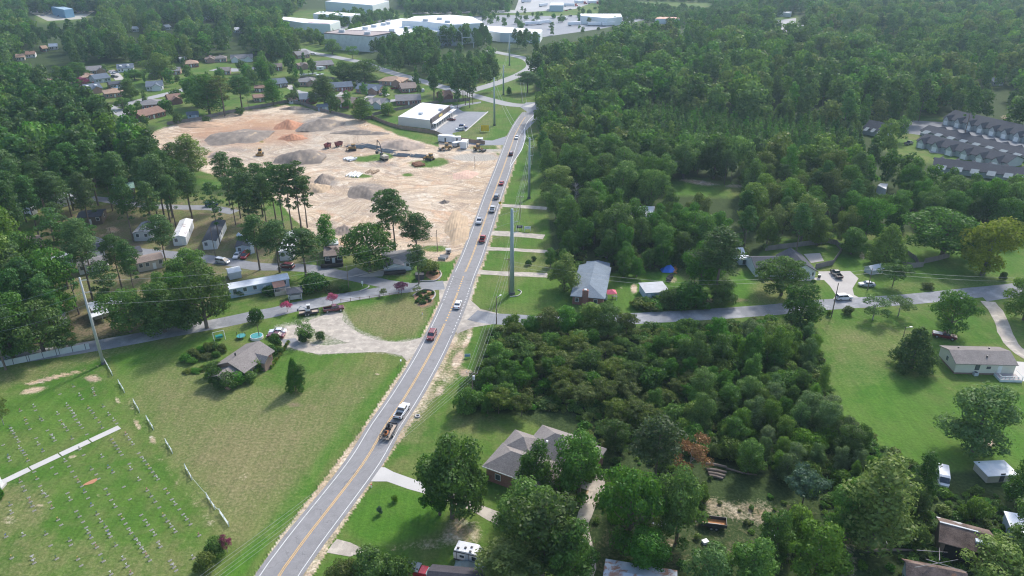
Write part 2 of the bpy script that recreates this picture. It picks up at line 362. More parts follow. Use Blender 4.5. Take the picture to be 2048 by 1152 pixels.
# dry turf and lush turf
area('dry', [(230, 745), (330, 720), (420, 730), (560, 780), (700, 745), (790, 715), (770, 760), (660, 900), (560, 1040), (470, 1110), (440, 1080), (300, 860), (240, 760)], .6, 7)
area('dry', [(330, 860), (480, 790), (620, 800), (640, 900), (560, 1000), (450, 1080), (380, 960)], .8, 9)
area('dry', [(700, 620), (780, 600), (850, 605), (860, 640), (830, 672), (770, 680), (710, 660), (685, 635)], .75, 2)
area('dry', [(0, 760), (180, 700), (420, 650), (500, 640), (500, 655), (330, 680), (200, 720), (0, 780)], .6, 2)
area('dry', [(870, 655), (950, 660), (900, 760), (840, 880), (770, 900), (800, 830)], .5, 2)
area('dry', [(940, 170), (1070, 190), (1070, 205), (990, 205), (930, 185)], .2, 2)
area('dry', [(905, 262), (990, 225), (985, 280), (915, 275)], .45, 2)
area('dry', [(1640, 640), (1850, 650), (1860, 690), (1780, 760), (1690, 780), (1650, 700)], .35, 4)
area('lush', [(1330, 372), (1470, 378), (1470, 396), (1330, 392)], .7, 2)
area('dry', [(1500, 560), (1640, 570), (1650, 600), (1500, 612)], .5, 2)
area('dry', [(1760, 560), (2040, 545), (2048, 570), (1770, 585)], .4, 2)
area('dry', [(-50, 950), (110, 985), (90, 1050), (-50, 1090)], .6, 3); area('dry', [(-50, 1060), (440, 1090), (430, 1200), (-50, 1200)], .35, 4)
area('dry', [(1010, 530), (1110, 520), (1110, 545), (1000, 545)], .5, 2); area('dry', [(480, 568), (700, 560), (700, 580), (480, 610)], .35, 2)
area('lush', [(805, 722), (812, 735), (700, 860), (640, 950), (560, 1060), (480, 1160), (440, 1200), (430, 1160), (520, 1060), (620, 930), (690, 835)], .85, 1)
area('lush', [(885, 590), (892, 600), (860, 665), (830, 682), (838, 655), (862, 620)], .8, 1)
area('lush', [(690, 610), (790, 588), (850, 592), (800, 600), (700, 622)], .6, 1)
area('lush', [(745, 966), (800, 968), (900, 1000), (880, 1060), (800, 1090), (740, 1090), (690, 1060), (700, 1020)], .8, 2)
area('lush', [(1000, 210), (1045, 218), (1052, 225), (1025, 258), (1005, 275), (965, 282), (985, 230)], .5, 1)
area('lush', [(925, 500), (940, 470), (935, 505), (915, 560), (870, 562), (880, 530)], .6, 1)
area('lush', [(1040, 270), (1056, 270), (1080, 330), (1085, 400), (1000, 410), (1020, 330)], .5, 2)
area('lush', [(1000, 420), (1085, 425), (1080, 460), (985, 460)], .45, 2); area('lush', [(975, 478), (1090, 480), (1090, 495), (970, 495)], .5, 1)
area('lush', [(965, 510), (1010, 512), (1010, 540), (960, 535)], .5, 1); area('lush', [(1030, 560), (1130, 560), (1150, 600), (1140, 630), (1000, 625), (1020, 580)], .4, 2)
area('lush', [(1215, 540), (1360, 545), (1380, 600), (1320, 625), (1210, 620)], .35, 2)
area('lush', [(1480, 540), (1510, 540), (1520, 600), (1440, 605)], .7, 1); area('lush', [(1650, 510), (1760, 500), (1800, 560), (1730, 560), (1680, 540)], .6, 2)
area('lush', [(1640, 800), (1700, 700), (1790, 740), (1880, 800), (2100, 800), (2100, 940), (1830, 940), (1740, 890)], .6, 3)
area('lush', [(1100, 560), (1560, 575), (1700, 520), (2100, 470), (2100, 575), (1700, 600), (1200, 625), (1010, 620), (1010, 570)], .45, 3); area('lush', [(1830, 610), (1950, 600), (1990, 660), (1960, 700), (1880, 700)], .4, 3)
area('lush', [(215, 700), (330, 690), (400, 660), (460, 665), (430, 700), (330, 740), (280, 790), (240, 760)], .6, 2)
area('lush', [(-60, 800), (130, 775), (200, 790), (225, 840), (0, 950), (-60, 960)], .45, 2); area('lush', [(800, 700), (560, 720), (700, 760)], .2, 3)
area('lush', [(1770, 890), (1900, 890), (1900, 930), (1800, 940)], .5, 2); area('lush', [(975, 108), (1050, 120), (1045, 135), (985, 135)], .5, 1); area('lush', [(945, 160), (1075, 180), (1070, 200), (960, 185)], .4, 1)
# bare earth
for a in ((100, 757, 75, 5, .9, -14), (70, 780, 40, 8, .8, -12), (185, 757, 25, 9, .8), (150, 745, 15, 4, .7), (235, 800, 8, 14, .6, -30), (275, 850, 8, 20, .7, -30), (305, 880, 10, 16, .7, -30), (195, 733, 8, 4, .6), (215, 715, 14, 5, .5), (250, 705, 12, 4, .4), (110, 735, 40, 6, .35, -10), (20, 765, 20, 5, .4), (180, 965, 20, 6, .6, -20), (80, 1010, 14, 6, .6), (20, 1040, 30, 20, .5), (195, 990, 14, 6, .5), (145, 913, 14, 5, .7, -15), (485, 955, 25, 14, .45, -30), (430, 880, 20, 10, .3), (400, 1070, 24, 8, .4, -25), (755, 748, 8, 4, .7), (728, 795, 6, 3, .6), (730, 835, 25, 6, .3, -40),
          (425, 655, 60, 5, .4, -8), (620, 1000, 10, 6, .1), (1235, 590, 12, 12, .0), (1975, 885, 24, 14, .9), (1030, 620, 12, 8, .2), (1268, 577, 9, 13, .9), (1242, 575, 8, 4, .6), (1345, 560, 18, 12, .6), (1725, 512, 12, 16, .55), (1240, 560, 8, 3, .5), (1300, 545, 14, 3, .3),
          (935, 680, 8, 30, .8, 25), (915, 720, 14, 30, .9, 25), (930, 745, 20, 12, .8), (880, 780, 12, 24, .7, 30), (850, 810, 8, 18, .6, 35), (940, 655, 10, 16, .7, 25), (700, 1015, 7, 40, .4, 35), (668, 1070, 6, 20, .5, 35), (1440, 1010, 40, 18, .6), (1480, 1030, 40, 25, .4), (1185, 980, 14, 30, .8, 20), (1165, 1040, 10, 30, .7, 15), (1165, 1140, 8, 30, .5), (1130, 955, 12, 6, .6), (1340, 1090, 40, 8, .5, 15), (1690, 1120, 18, 40, .6), (950, 1060, 40, 14, .4), (790, 1100, 30, 16, .3), (860, 1090, 40, 14, .3), (930, 1050, 20, 8, .4),
          (1400, 365, 50, 7, .8, 8), (1470, 372, 30, 7, .7), (1955, 433, 12, 6, .7), (1880, 425, 20, 8, .5), (225, 460, 20, 9, .8), (205, 470, 16, 8, .5), (260, 455, 10, 10, .2), (2105, 235, 30, 8, .5), (2012, 235, 16, 8, .7), (500, 648, 40, 4, .5, -8), (1400, 610, 30, 10, .6), (1420, 600, 10, 10, .5), (1262, 622, 40, 3, .5), (150, 640, 40, 10, .3), (420, 465, 8, 5, .5), (360, 492, 16, 4, .4), (770, 555, 40, 6, .5), (460, 590, 18, 8, .2), (1805, 75, 40, 5, .4), (890, 210, 30, 4, .3), (1035, 598, 5, 15, .3, 20), (845, 603, 16, 12, 0)):
    spot('sand', a[0], a[1], a[2], a[3], a[4] * .8, a[5] if len(a) > 5 else 0)
for a in ((590, 810, 22, 8, .6), (860, 1050, 60, 12, .3), (920, 1040, 30, 8, .5), (850, 602, 22, 16, .9), (1440, 600, 70, 6, .7), (160, 665, 40, 6, .5), (250, 690, 60, 8, .4, -8), (205, 455, 30, 12, .6), (780, 545, 60, 10, .6), (790, 590, 30, 4, .3), (870, 548, 16, 12, .7), (760, 570, 20, 4, .6), (1350, 622, 60, 3, .5), (650, 180, 20, 3, .2), (1810, 725, 20, 5, .6), (1330, 1085, 60, 12, .5), (1500, 1045, 60, 40, .3), (1200, 560, 5, 20, .3), (1230, 480, 60, 5, 0), (140, 955, 0.1, .1, 0)):
    spot('dirt', a[0], a[1], a[2], a[3], a[4], a[5] if len(a) > 5 else 0)
area('dirt', [(60, 400), (300, 380), (520, 400), (700, 500), (560, 560), (440, 600), (200, 600), (60, 560)], .52, 4)
# the sheet itself
def warp(x, y): return x, y
vx = []; 
ww = (H) / (ST - (576 - gy) / FPX * CT); GXW = (gx - 1024) / FPX * ww; GYW = (CT + (576 - gy) / FPX * ST) * ww
nz = RNG.normal(0, 1, GXW.shape)
verts = np.stack([GXW, GYW, np.zeros_like(GXW)], -1).reshape(-1, 3)
idx = np.arange(nx * ny).reshape(ny, nx)
quads = np.stack([idx[:-1, :-1], idx[1:, :-1], idx[1:, 1:], idx[:-1, 1:]], -1).reshape(-1, 4)
# far apron so the land reaches the horizon
ap = [(-9000, -2000, -.6), (9000, -2000, -.6), (9000, 14000, -.6), (-9000, 14000, -.6)]
verts = np.vstack([verts, np.array(ap)]); n0 = nx * ny
me = bpy.data.meshes.new('ground'); me.vertices.add(len(verts)); me.vertices.foreach_set('co', verts.ravel())
nf = len(quads) + 1; allq = np.vstack([quads, [[n0, n0 + 1, n0 + 2, n0 + 3]]])
me.loops.add(nf * 4); me.loops.foreach_set('vertex_index', allq.ravel()); me.polygons.add(nf); me.polygons.foreach_set('loop_start', np.arange(nf) * 4)
me.update(calc_edges=True)
for nm, ks in (('cover_a', ('dark', 'dry', 'lush')), ('cover_b', ('dirt', 'sand', 'grey')), ('cover_c', ('clay', 'gravel', 'dark'))):
    at = me.attributes.new(nm, 'FLOAT_COLOR', 'POINT')
    d = np.ones((len(verts), 4)); 
    for i, k in enumerate(ks): d[:n0, i] = CH[k].ravel(); d[n0:, i] = 1.0 if k == 'dark' else 0.
    at.data.foreach_set('color', d.ravel())
m, nt, b, out = new_mat('ground_cover')
tc = N(nt, 'ShaderNodeTexCoord').outputs['Object']
nb = noise(nt, tc, .035, 4, .6, .3); nm_ = noise(nt, tc, .22, 5, .65, .4); nf_ = noise(nt, tc, 1.6, 4, .7); nff = noise(nt, tc, 7, 2, .6)
va = N(nt, 'ShaderNodeVectorMath', operation='MULTIPLY_ADD'); nn = N(nt, 'ShaderNodeTexNoise'); nn.inputs['Scale'].default_value = .018; nn.inputs['Detail'].default_value = 2; L(nt, tc, nn.inputs[0]); L(nt, nn.outputs['Color'], va.inputs[0]); va.inputs[1].default_value = (130, 130, 0); L(nt, tc, va.inputs[2])
tm_ = N(nt, 'ShaderNodeMapping'); tm_.inputs['Scale'].default_value = (.02, .5, 1); tm_.inputs['Rotation'].default_value = (0, 0, .5); L(nt, va.outputs[0], tm_.inputs[0]); tracks = noise(nt, tm_.outputs[0], 1.0, 4, .6)
grass = ramp(nt, nb, [(.3, (.05, .128, .016)), (.5, (.078, .152, .024)), (.7, (.135, .178, .046))])
grass = mixc(nt, maprange(nt, nm_, .48, .72, 0, .6), grass, (.15, .17, .06))
def grain(c, amt=.35, src=None):
    return mixc(nt, amt, c, ramp(nt, src or nf_, [(.3, (.2, .2, .2)), (.7, (.8, .8, .8))]), 'OVERLAY')
attrs = {}
for nm in ('cover_a', 'cover_b', 'cover_c'):
    a = N(nt, 'ShaderNodeAttribute', attribute_name=nm); s_ = N(nt, 'ShaderNodeSeparateColor'); L(nt, a.outputs['Color'], s_.inputs[0]); attrs[nm] = s_.outputs
def wgt(o, k=.7, lo=.38, hi=.62, src=None):
    f = math_(nt, 'ADD', o, math_(nt, 'MULTIPLY', math_(nt, 'SUBTRACT', src or nm_, .5), k))
    return math_(nt, 'MULTIPLY', maprange(nt, f, lo, hi), maprange(nt, o, 0.02, .12))
A_, B_, C_ = attrs['cover_a'], attrs['cover_b'], attrs['cover_c']
nmix = math_(nt, 'ADD', math_(nt, 'MULTIPLY', nm_, .5), math_(nt, 'MULTIPLY', nf_, .5))
c = grass
c = mixc(nt, maprange(nt, noise(nt, tc, .05, 6, .68, .5), .48, .68, 0, .6), c, ramp(nt, nf_, [(.3, (.15, .14, .055)), (.7, (.24, .2, .095))]))
c = mixc(nt, math_(nt, 'MULTIPLY', wgt(A_[2], .9, .2, .8), .85), c, ramp(nt, nm_, [(.3, (.042, .14, .012)), (.7, (.078, .18, .02))]))
c = mixc(nt, math_(nt, 'MULTIPLY', wgt(A_[1], 1.1, .15, .85, nmix), .85), c, ramp(nt, nf_, [(.3, (.15, .15, .065)), (.55, (.21, .185, .09)), (.75, (.3, .245, .155))]))
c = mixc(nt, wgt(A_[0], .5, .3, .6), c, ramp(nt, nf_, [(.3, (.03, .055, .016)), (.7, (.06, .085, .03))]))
sm = N(nt, 'ShaderNodeMapping'); sm.inputs['Scale'].default_value = (.9, .06, 1); sm.inputs['Rotation'].default_value = (0, 0, .3); L(nt, tc, sm.inputs[0])
c = mixc(nt, .15, c, ramp(nt, noise(nt, sm.outputs[0], 1., 3, .6, .8), [(.35, (.22, .22, .22)), (.65, (.8, .8, .8))]), 'OVERLAY')
c = grain(c, .32)
c = mixc(nt, wgt(B_[0], 1.2, .3, .7, nmix), c, ramp(nt, nf_, [(.3, (.17, .12, .08)), (.7, (.27, .2, .14))]))
sand = ramp(nt, nb, [(.3, (.46, .33, .21)), (.5, (.58, .46, .33)), (.7, (.67, .57, .44))])
sand = mixc(nt, maprange(nt, tracks, .45, .62, 0, .7), sand, (.36, .26, .18)); sand = mixc(nt, maprange(nt, tracks, .25, .42, .7, 0), sand, (.68, .58, .44))
sand = mixc(nt, maprange(nt, noise(nt, tc, .09, 6, .72, 1.2), .48, .62, 0, .75), sand, (.33, .26, .2))
sand = mixc(nt, maprange(nt, noise(nt, tc, .16, 5, .7, 2.0), .56, .64, 0, .7), sand, (.72, .64, .52))
sand = mixc(nt, maprange(nt, noise(nt, tc, .05, 5, .7, .8), .55, .66, 0, .6), sand, (.52, .3, .17))
sand = grain(sand, .5)
c = mixc(nt, wgt(B_[1], .9, .35, .6, nmix), c, sand)
c = mixc(nt, wgt(B_[2], .8, .3, .7, nmix), c, grain(ramp(nt, nf_, [(.3, (.21, .185, .16)), (.7, (.33, .295, .26))]), .4))
c = mixc(nt, math_(nt, 'MULTIPLY', wgt(C_[0], .9, .3, .8, nmix), .85), c, grain(ramp(nt, nf_, [(.3, (.36, .17, .08)), (.7, (.48, .26, .15))]), .3))
c = mixc(nt, wgt(C_[1], .8, .35, .6, nmix), c, grain(ramp(nt, nf_, [(.3, (.33, .3, .25)), (.7, (.46, .42, .36))]), .4))
L(nt, c, b.inputs['Base Color']); b.inputs['Roughness'].default_value = .95; b.inputs['Specular IOR Level'].default_value = .1
hh = math_(nt, 'ADD', math_(nt, 'ADD', math_(nt, 'MULTIPLY', nm_, 1.), math_(nt, 'MULTIPLY', nf_, .5)), math_(nt, 'MULTIPLY', math_(nt, 'MULTIPLY', tracks, B_[1]), 1.6))
bump(nt, b, hh, .8, .35)
me.materials.append(m); struct('ground', me)
# ------------------------------------------------------------------ ROADS
A_ROAD = asphalt('road_asphalt', (.245, .238, .238), .06)
A_SIDE = asphalt('side_road_asphalt', (.22, .228, .242), .12, blot=(.36, .36, .37))
A_PARK = asphalt('park_road_asphalt', (.23, .235, .25), .15)
A_LOT = asphalt('parking_asphalt', (.25, .26, .28), .1, False)
A_DARK = asphalt('new_asphalt', (.17, .175, .19), .08, False)
CONC = mat('concrete', (.5, .48, .45), .8, .06, .8)
CONC2 = mat('old_concrete', (.42, .39, .36), .85, .1, .6)
GRAV = mat('gravel_surface', (.42, .37, .31), .95, .2, 1.6, bmp=.5, dirt=((.52, .46, .38), .5, .52))
WHITE_L = mat('road_white_paint', (.66, .66, .64), .6, .08, 2)
YEL_L = mat('road_yellow_paint', (.72, .43, .12), .6, .08, 2)
def spline(pts, step=3.0):
    pts = [np.array(p, float) for p in pts]; out_ = []
    p = [2 * pts[0] - pts[1]] + pts + [2 * pts[-1] - pts[-2]]
    for i in range(1, len(p) - 2):
        n = max(2, int(np.linalg.norm(p[i + 1] - p[i]) / step))
        for k in range(n):
            t = k / n
            out_.append(.5 * ((2 * p[i]) + (-p[i - 1] + p[i + 1]) * t + (2 * p[i - 1] - 5 * p[i] + 4 * p[i + 1] - p[i + 2]) * t * t + (-p[i - 1] + 3 * p[i] - 3 * p[i + 1] + p[i + 2]) * t ** 3))
    out_.append(pts[-1]); return out_
def strip(mb, line, o0, o1, z, wob=0.):
    vs = []; n = len(line); la = lb = 0
    for i in range(n):
        d = line[min(i + 1, n - 1)] - line[max(i - 1, 0)]; d = d / (np.linalg.norm(d) + 1e-9); nr = np.array((d[1], -d[0]))
        la += (random.uniform(-wob, wob) - la) * .5; lb += (random.uniform(-wob, wob) - lb) * .5
        a = line[i] + nr * (o0 + la); b_ = line[i] + nr * (o1 + lb); vs += [(a[0], a[1], z), (b_[0], b_[1], z)]
    mb.add(vs, [(2 * i, 2 * i + 1, 2 * i + 3, 2 * i + 2) for i in range(n - 1)])
ROADS = []      # (line, half width) kept clear of trees
def road(name, pix, width, m_, z=.03, step=3.0, wob=0., clear=True):
    line = spline([G(*p) for p in pix], step); mb = MB(); strip(mb, line, -width / 2, width / 2, z, wob)
    if clear: ROADS.append((np.array(line), width / 2 + 1))
    return struct(name, mb.mesh(name, [m_])), line
def plot(name, pix, m_, z=.03, jag=0., hole=None, st=4.0):
    def ring(pp):
        w_ = [G(*p) for p in pp]; o_ = []
        for i in range(len(w_)):
            a = np.array(w_[i]); b_ = np.array(w_[(i + 1) % len(w_)]); n = max(1, int(np.linalg.norm(b_ - a) / st)) if jag else 1
            for k in range(n):
                q = a + (b_ - a) * k / n; o_.append((q[0] + random.uniform(-jag, jag), q[1] + random.uniform(-jag, jag)))
        return o_
    rings = [ring(pix)] + ([ring(hole)] if hole else [])
    tr = geometry.tessellate_polygon([[Vector((x, y, 0)) for x, y in r] for r in rings]); vs = [(x, y, z) for r in rings for x, y in r]
    fs = []
    for t in tr:
        a, b_, c_ = (Vector(vs[i]) for i in t)
        fs.append(t if (b_ - a).cross(c_ - a).z > 0 else t[::-1])
    mb = MB(); mb.add(vs, fs)
    return struct(name, mb.mesh(name, [m_]))
YC = [(497, 1260), (558, 1151), (592, 1104), (612, 1076), (662, 1012), (727, 926.5), (763, 866), (772, 851), (812, 791), (857, 714), (887, 653), (909, 602), (927, 553), (946, 508), (972, 434), (987, 390), (1006, 338), (1022, 293), (1031, 268), (1045, 242), (1058, 225)]
YW = [G(*p) for p in YC]
ML = spline(YW, 3.0); ROADS.append((np.array(ML), 6.5))
mb = MB(); strip(mb, ML, -4.0, 4.0, .04, .12)
struct('main_road', mb.mesh('main_road', [A_ROAD]))
plot('turn_lane', [(1050, 256), (1056, 232), (1078, 222), (1090, 224), (1068, 245), (1051, 262), (1052, 275), (1044, 300), (1032, 318), (1019, 338), (1016, 330), (1028, 298), (1038, 275)], A_LOT, .026)
plot('junction', [(880, 572), (868, 566), (905, 560), (925, 548), (940, 560), (950, 580), (942, 600), (960, 618), (1000, 628), (1030, 630), (1030, 645), (990, 648), (945, 655), (915, 668), (895, 640), (880, 600)], GRAV, .022, .25)
plot('top_junction', [(1040, 214), (1052, 205), (1078, 204), (1100, 208), (1096, 224), (1072, 240), (1060, 232), (1052, 222)], A_LOT, .034)
plot('splitter_island', [(1046, 213), (1068, 207), (1072, 208), (1063, 215)], CONC, .06)
ARC = [0.]
for i in range(1, len(ML)): ARC.append(ARC[-1] + np.linalg.norm(ML[i] - ML[i - 1]))
def arc_at(py):      # distance along the road where its centre passes row py
    for i in range(len(ML)):
        if P(ML[i][0], ML[i][1], 0)[1] < py: return ARC[i]
    return ARC[-1]
def marking(name, m_, off, wid, ya, yb, dash=None):
    a, e = arc_at(ya), arc_at(yb); mb = MB()
    seg = [(a, e)] if not dash else [(s_, s_ + dash[0]) for s_ in np.arange(a, e, dash[1])]
    for s0, s1 in seg:
        ts = np.arange(s0, s1 + .01, min(3.0, max(.3, (s1 - s0) / 2)))
        ln = [np.array((np.interp(t, ARC, [q[0] for q in ML]), np.interp(t, ARC, [q[1] for q in ML]))) for t in ts]
        strip(mb, ln, off - wid / 2, off + wid / 2, .056)
    struct(name, mb.mesh(name, [m_]))
for o_ in (-.16, .16):
    marking('yellow_centre_line', YEL_L, o_, .13, 1255, 653); marking('yellow_centre_line', YEL_L, o_, .13, 617, 588); marking('yellow_centre_line', YEL_L, o_, .13, 553, 232)
marking('yellow_dash_line', YEL_L, 0, .4, 652, 618, (.7, 1.6)); marking('yellow_dash_line', YEL_L, 0, .4, 586, 555, (.7, 1.6))
marking('white_edge_line', WHITE_L, -3.2, .14, 1255, 605); marking('white_edge_line', WHITE_L, -3.2, .14, 553, 232)
marking('white_dash_line', WHITE_L, -3.2, .2, 603, 555, (.8, 1.8))
marking('white_edge_line', WHITE_L, 3.2, .14, 1255, 667); marking('white_edge_line', WHITE_L, 3.2, .14, 576, 330)
marking('white_dash_line', WHITE_L, 3.2, .2, 665, 578, (.8, 1.8))
_, TLl = road('turn_lane_line', [(1020, 334), (1033, 315), (1044, 297), (1050, 275), (1049, 258), (1058, 240), (1078, 222)], .3, WHITE_L, .05, 3, 0, False)
road('white_edge_line', [(1020, 330), (1030, 300), (1038, 275), (1049, 256)], .17, WHITE_L, .057, 3, 0, False)
_, LRD = road('park_entrance_road', [(888, 570), (850, 573), (795, 578), (740, 587), (686, 595.5), (640, 605), (590, 614), (550, 624), (512, 631), (470, 640), (420, 650), (300, 672), (200, 690), (100, 706), (0, 722), (-80, 738)], 6.2, A_SIDE, .03, wob=.15)
road('park_road', [(812, 573), (770, 567), (712, 555), (660, 545), (620, 537), (570, 534), (513, 533), (440, 521), (350, 510), (250, 500), (195, 484), (150, 470)], 5.6, A_PARK, .026, wob=.2)
road('park_road', [(120, 392), (200, 398), (262, 408), (340, 414), (425, 416), (470, 425)], 5, A_PARK, .026, wob=.3)
_, RRD = road('right_side_road', [(945, 630), (980, 637), (1024, 639), (1100, 644), (1200, 641), (1290, 636), (1400, 630), (1536, 620), (1640, 610), (1740, 604), (1836, 597), (1911, 589), (2011, 579), (2120, 568)], 6.4, A_SIDE, .03, wob=.15)
plot('side_road_apron', [(1990, 575), (1960, 590), (1975, 603), (2010, 598), (2060, 590), (2060, 574)], A_SIDE, .036, .2)
road('gravel_driveway', [(1004, 411), (1040, 413), (1094, 417)], 3.4, GRAV, .024, wob=.4)
road('gravel_driveway', [(966, 465), (1020, 468), (1088, 474)], 4.2, GRAV, .024, wob=.4)
road('gravel_driveway', [(960, 497), (1020, 499), (1100, 504)], 3.0, GRAV, .024, wob=.4)
road('gravel_driveway', [(946, 543), (1000, 547), (1095, 551)], 3.4, GRAV, .024, wob=.5)
road('gravel_driveway', [(975, 603), (990, 618), (1002, 635), (1020, 665), (2048, 711)][:0] or [(1976, 603), (1990, 620), (2003, 645), (2016, 676), (2030, 695), (2060, 716)], 4.0, GRAV, .033, wob=.5)
plot('gravel_driveway', [(858, 666), (843, 676), (812, 684), (778, 684), (750, 681), (725, 670), (700, 655), (686, 641), (684, 628), (662, 622), (645, 630), (600, 646), (572, 652), (570, 676), (562, 688), (600, 700), (640, 709), (700, 706), (760, 702), (800, 711), (818, 722), (835, 700)], GRAV, .025, .45, [(600, 676), (632, 664), (655, 669), (690, 684), (698, 687), (655, 691), (605, 686)])
plot('asphalt_pad', [(562, 680), (590, 676), (602, 688), (590, 695), (566, 690)], A_PARK, .032, .3)
plot('concrete_driveway', [(738, 963), (760, 934), (770, 935), (787, 944), (840, 963), (900, 985), (895, 1000), (816, 978), (774, 963)], CONC, .03)
plot('gravel_apron', [(650, 1106), (662, 1090), (672, 1076), (700, 1084), (724, 1096), (735, 1102), (700, 1112), (670, 1108)], GRAV, .03, .3)
road('sandy_track', [(1200, 950), (1192, 985), (1170, 1028), (1160, 1060), (1172, 1110), (1168, 1160)], 2.6, GRAV, .02, wob=.9)
road('sandy_track', [(1135, 958), (1165, 968), (1192, 978)], 2.2, GRAV, .024, wob=.7)
road('sandy_track', [(890, 990), (930, 1005), (965, 1022), (1005, 1040)], 2.6, GRAV, .02, wob=.5)
plot('concrete_driveway', [(1637, 543), (1700, 542), (1717, 557), (1705, 577), (1708, 590), (1724, 598), (1664, 601), (1672, 590), (1660, 572), (1648, 560), (1604, 562), (1604, 556), (1638, 555)], CONC2, .024)
plot('concrete_patio', [(2020, 722), (2070, 726), (2075, 764), (2030, 762)], CONC, .03)
plot('concrete_patio', [(1607, 508), (1640, 506), (1648, 522), (1622, 526)], CONC2, .03)
cp = [G(x, y) for x, y in ((-40, 985), (0, 967), (60, 938), (120, 910), (180, 882), (240, 854))]
mb = MB(); ln = spline(cp, 1)
for i in range(len(cp) - 1):
    a = np.array(cp[i]); b_ = np.array(cp[i + 1]); d = (b_ - a); l_ = np.linalg.norm(d); d /= l_; strip(mb, [a + d * .12, b_ - d * .12], -.85, .85, .06)
struct('cemetery_path', mb.mesh('cemetery_path', [CONC]))
plot('driveway', [(735, 545), (745, 552), (722, 553), (690, 545), (712, 535)], A_PARK, .032)
plot('driveway', [(755, 543), (772, 540), (765, 553), (715, 554)], CONC2, .036)
FARR = mat('far_road_asphalt', (.32, .32, .32), .85, .06, .2)
road('far_road', [(1050, 211), (1028, 210), (1000, 205), (950, 192), (900, 178), (850, 164), (815, 154), (790, 147), (755, 136), (720, 124), (690, 118), (650, 110), (620, 105), (600, 98)], 9, FARR, .03, 6)
road('far_road', [(925, 187), (955, 178), (985, 169), (1012, 160), (1040, 149), (1060, 137), (1064, 128), (1055, 119), (1035, 113), (1005, 107), (975, 101)], 9, FARR, .04, 4)
road('suburb_street', [(172, 200), (200, 213), (237, 212), (270, 204), (300, 196), (350, 184), (380, 176)], 8, FARR, .03, 5)
road('suburb_street', [(205, 214), (240, 224), (262, 236), (262, 246)], 9, FARR, .034, 5)
road('suburb_street', [(590, 184), (637, 189), (690, 195), (740, 201), (790, 201), (815, 196)], 7, FARR, .03, 5)
road('suburb_street', [(430, 138), (470, 140), (520, 136)], 14, FARR, .03, 5)
road('suburb_street', [(105, 163), (140, 168), (155, 174)], 7, FARR, .03, 5)
road('suburb_driveway', [(220, 140), (232, 150), (240, 160)], 6, CONC2, .04, 4); road('suburb_driveway', [(598, 183), (582, 177), (578, 170)], 4, CONC2, .04, 4)
road('suburb_driveway', [(728, 200), (742, 192), (750, 187)], 5, CONC2, .04, 4); road('suburb_driveway', [(683, 190), (690, 184), (696, 180)], 6, CONC2, .04, 4)
plot('parking_lot', [(904, 212), (925, 208), (962, 203), (962, 206), (924, 213), (917, 218), (926, 223), (974, 224), (930, 261), (905, 266), (906, 273), (940, 280), (985, 281), (1018, 271), (1008, 290), (960, 291), (900, 284), (878, 268), (860, 259), (903, 228)], A_LOT, .03)
plot('parking_kerb', [(975, 223), (977, 224), (932, 263), (929, 263)], CONC, .12)
plot('truck_parking', [(800, 28), (1030, 26), (1150, 18), (1200, 0), (1180, -14), (1040, -8), (1030, 20), (880, 22)], mat('bright_pavement', (.36, .36, .36), .9, .1, .05), .04)
plot('industrial_yard', [(840, 40), (1000, 30), (1100, 32), (1260, 28), (1300, 38), (1200, 58), (1080, 75), (960, 60)], A_LOT, .05)
plot('industrial_yard', [(560, 48), (640, 50), (700, 42), (760, 35), (790, 40), (640, 66), (560, 62)], A_LOT, .05)
plot('blue_shop_yard', [(60, 25), (100, 20), (190, 22), (165, 38), (95, 42)], mat('pale_yard', (.4, .38, .32), .9, .1, .05), .05)
plot('far_pavement', [(1536, 42), (1560, 40), (1592, 36), (1592, 46), (1555, 50), (1622, 52), (1600, 64), (1540, 62)], FARR, .05)
plot('townhouse_lot', [(1850, 290), (1900, 300), (1985, 310), (1985, 318), (1925, 312), (1860, 305)], CONC2, .04); plot('townhouse_street', [(1800, 265), (1880, 275), (2100, 330), (2100, 300), (1900, 245), (1810, 240)], A_DARK, .02)
plot('mulch_bed', [(826, 590), (836, 582), (850, 578), (868, 580), (871, 590), (866, 602), (852, 612), (840, 614), (832, 603)], mat('mulch', (.3, .17, .1), .95, .2, 2), .03, .2, st=2)
plot('mulch_bed', [(862, 560), (850, 552), (856, 540), (872, 538), (884, 546), (880, 560)], MATS['mulch'], .03, .2, st=2)
# ------------------------------------------------------------------ TREES
LF = {
 'pine': leafmat('pine_needles', (.024, .064, .02), (.098, .19, .052), .38),
 'broad': leafmat('broad_leaves', (.028, .082, .014), (.128, .245, .044), .44),
 'bright': leafmat('bright_leaves', (.07, .135, .02), (.19, .28, .05), .42, .2),
 'olive': leafmat('olive_leaves', (.055, .09, .02), (.19, .22, .06), .4, .25),
 'pale': leafmat('pale_leaves', (.065, .115, .04), (.19, .27, .10), .4, .2),
 'yellow': leafmat('yellowing_leaves', (.13, .17, .015), (.34, .36, .05), .4, .1),
 'cedar': leafmat('cedar_foliage', (.022, .062, .014), (.08, .15, .03), .28, .2),
 'rust': leafmat('dead_brown_foliage', (.2, .10, .035), (.4, .22, .08), .2, .1),
 'pink': leafmat('pink_blossom', (.35, .06, .12), (.62, .18, .3), .3, .1),
 'maroon': leafmat('maroon_blossom', (.13, .03, .06), (.3, .08, .15), .3, .1),
 'blue': leafmat('blue_green_foliage', (.05, .10, .065), (.12, .19, .12), .3, .1),
}
BARK = mat('bark', (.16, .125, .10), .95, .25, 1.5, streak=True)
BARKG = mat('grey_bark', (.3, .28, .26), .95, .2, 1.5, streak=True)
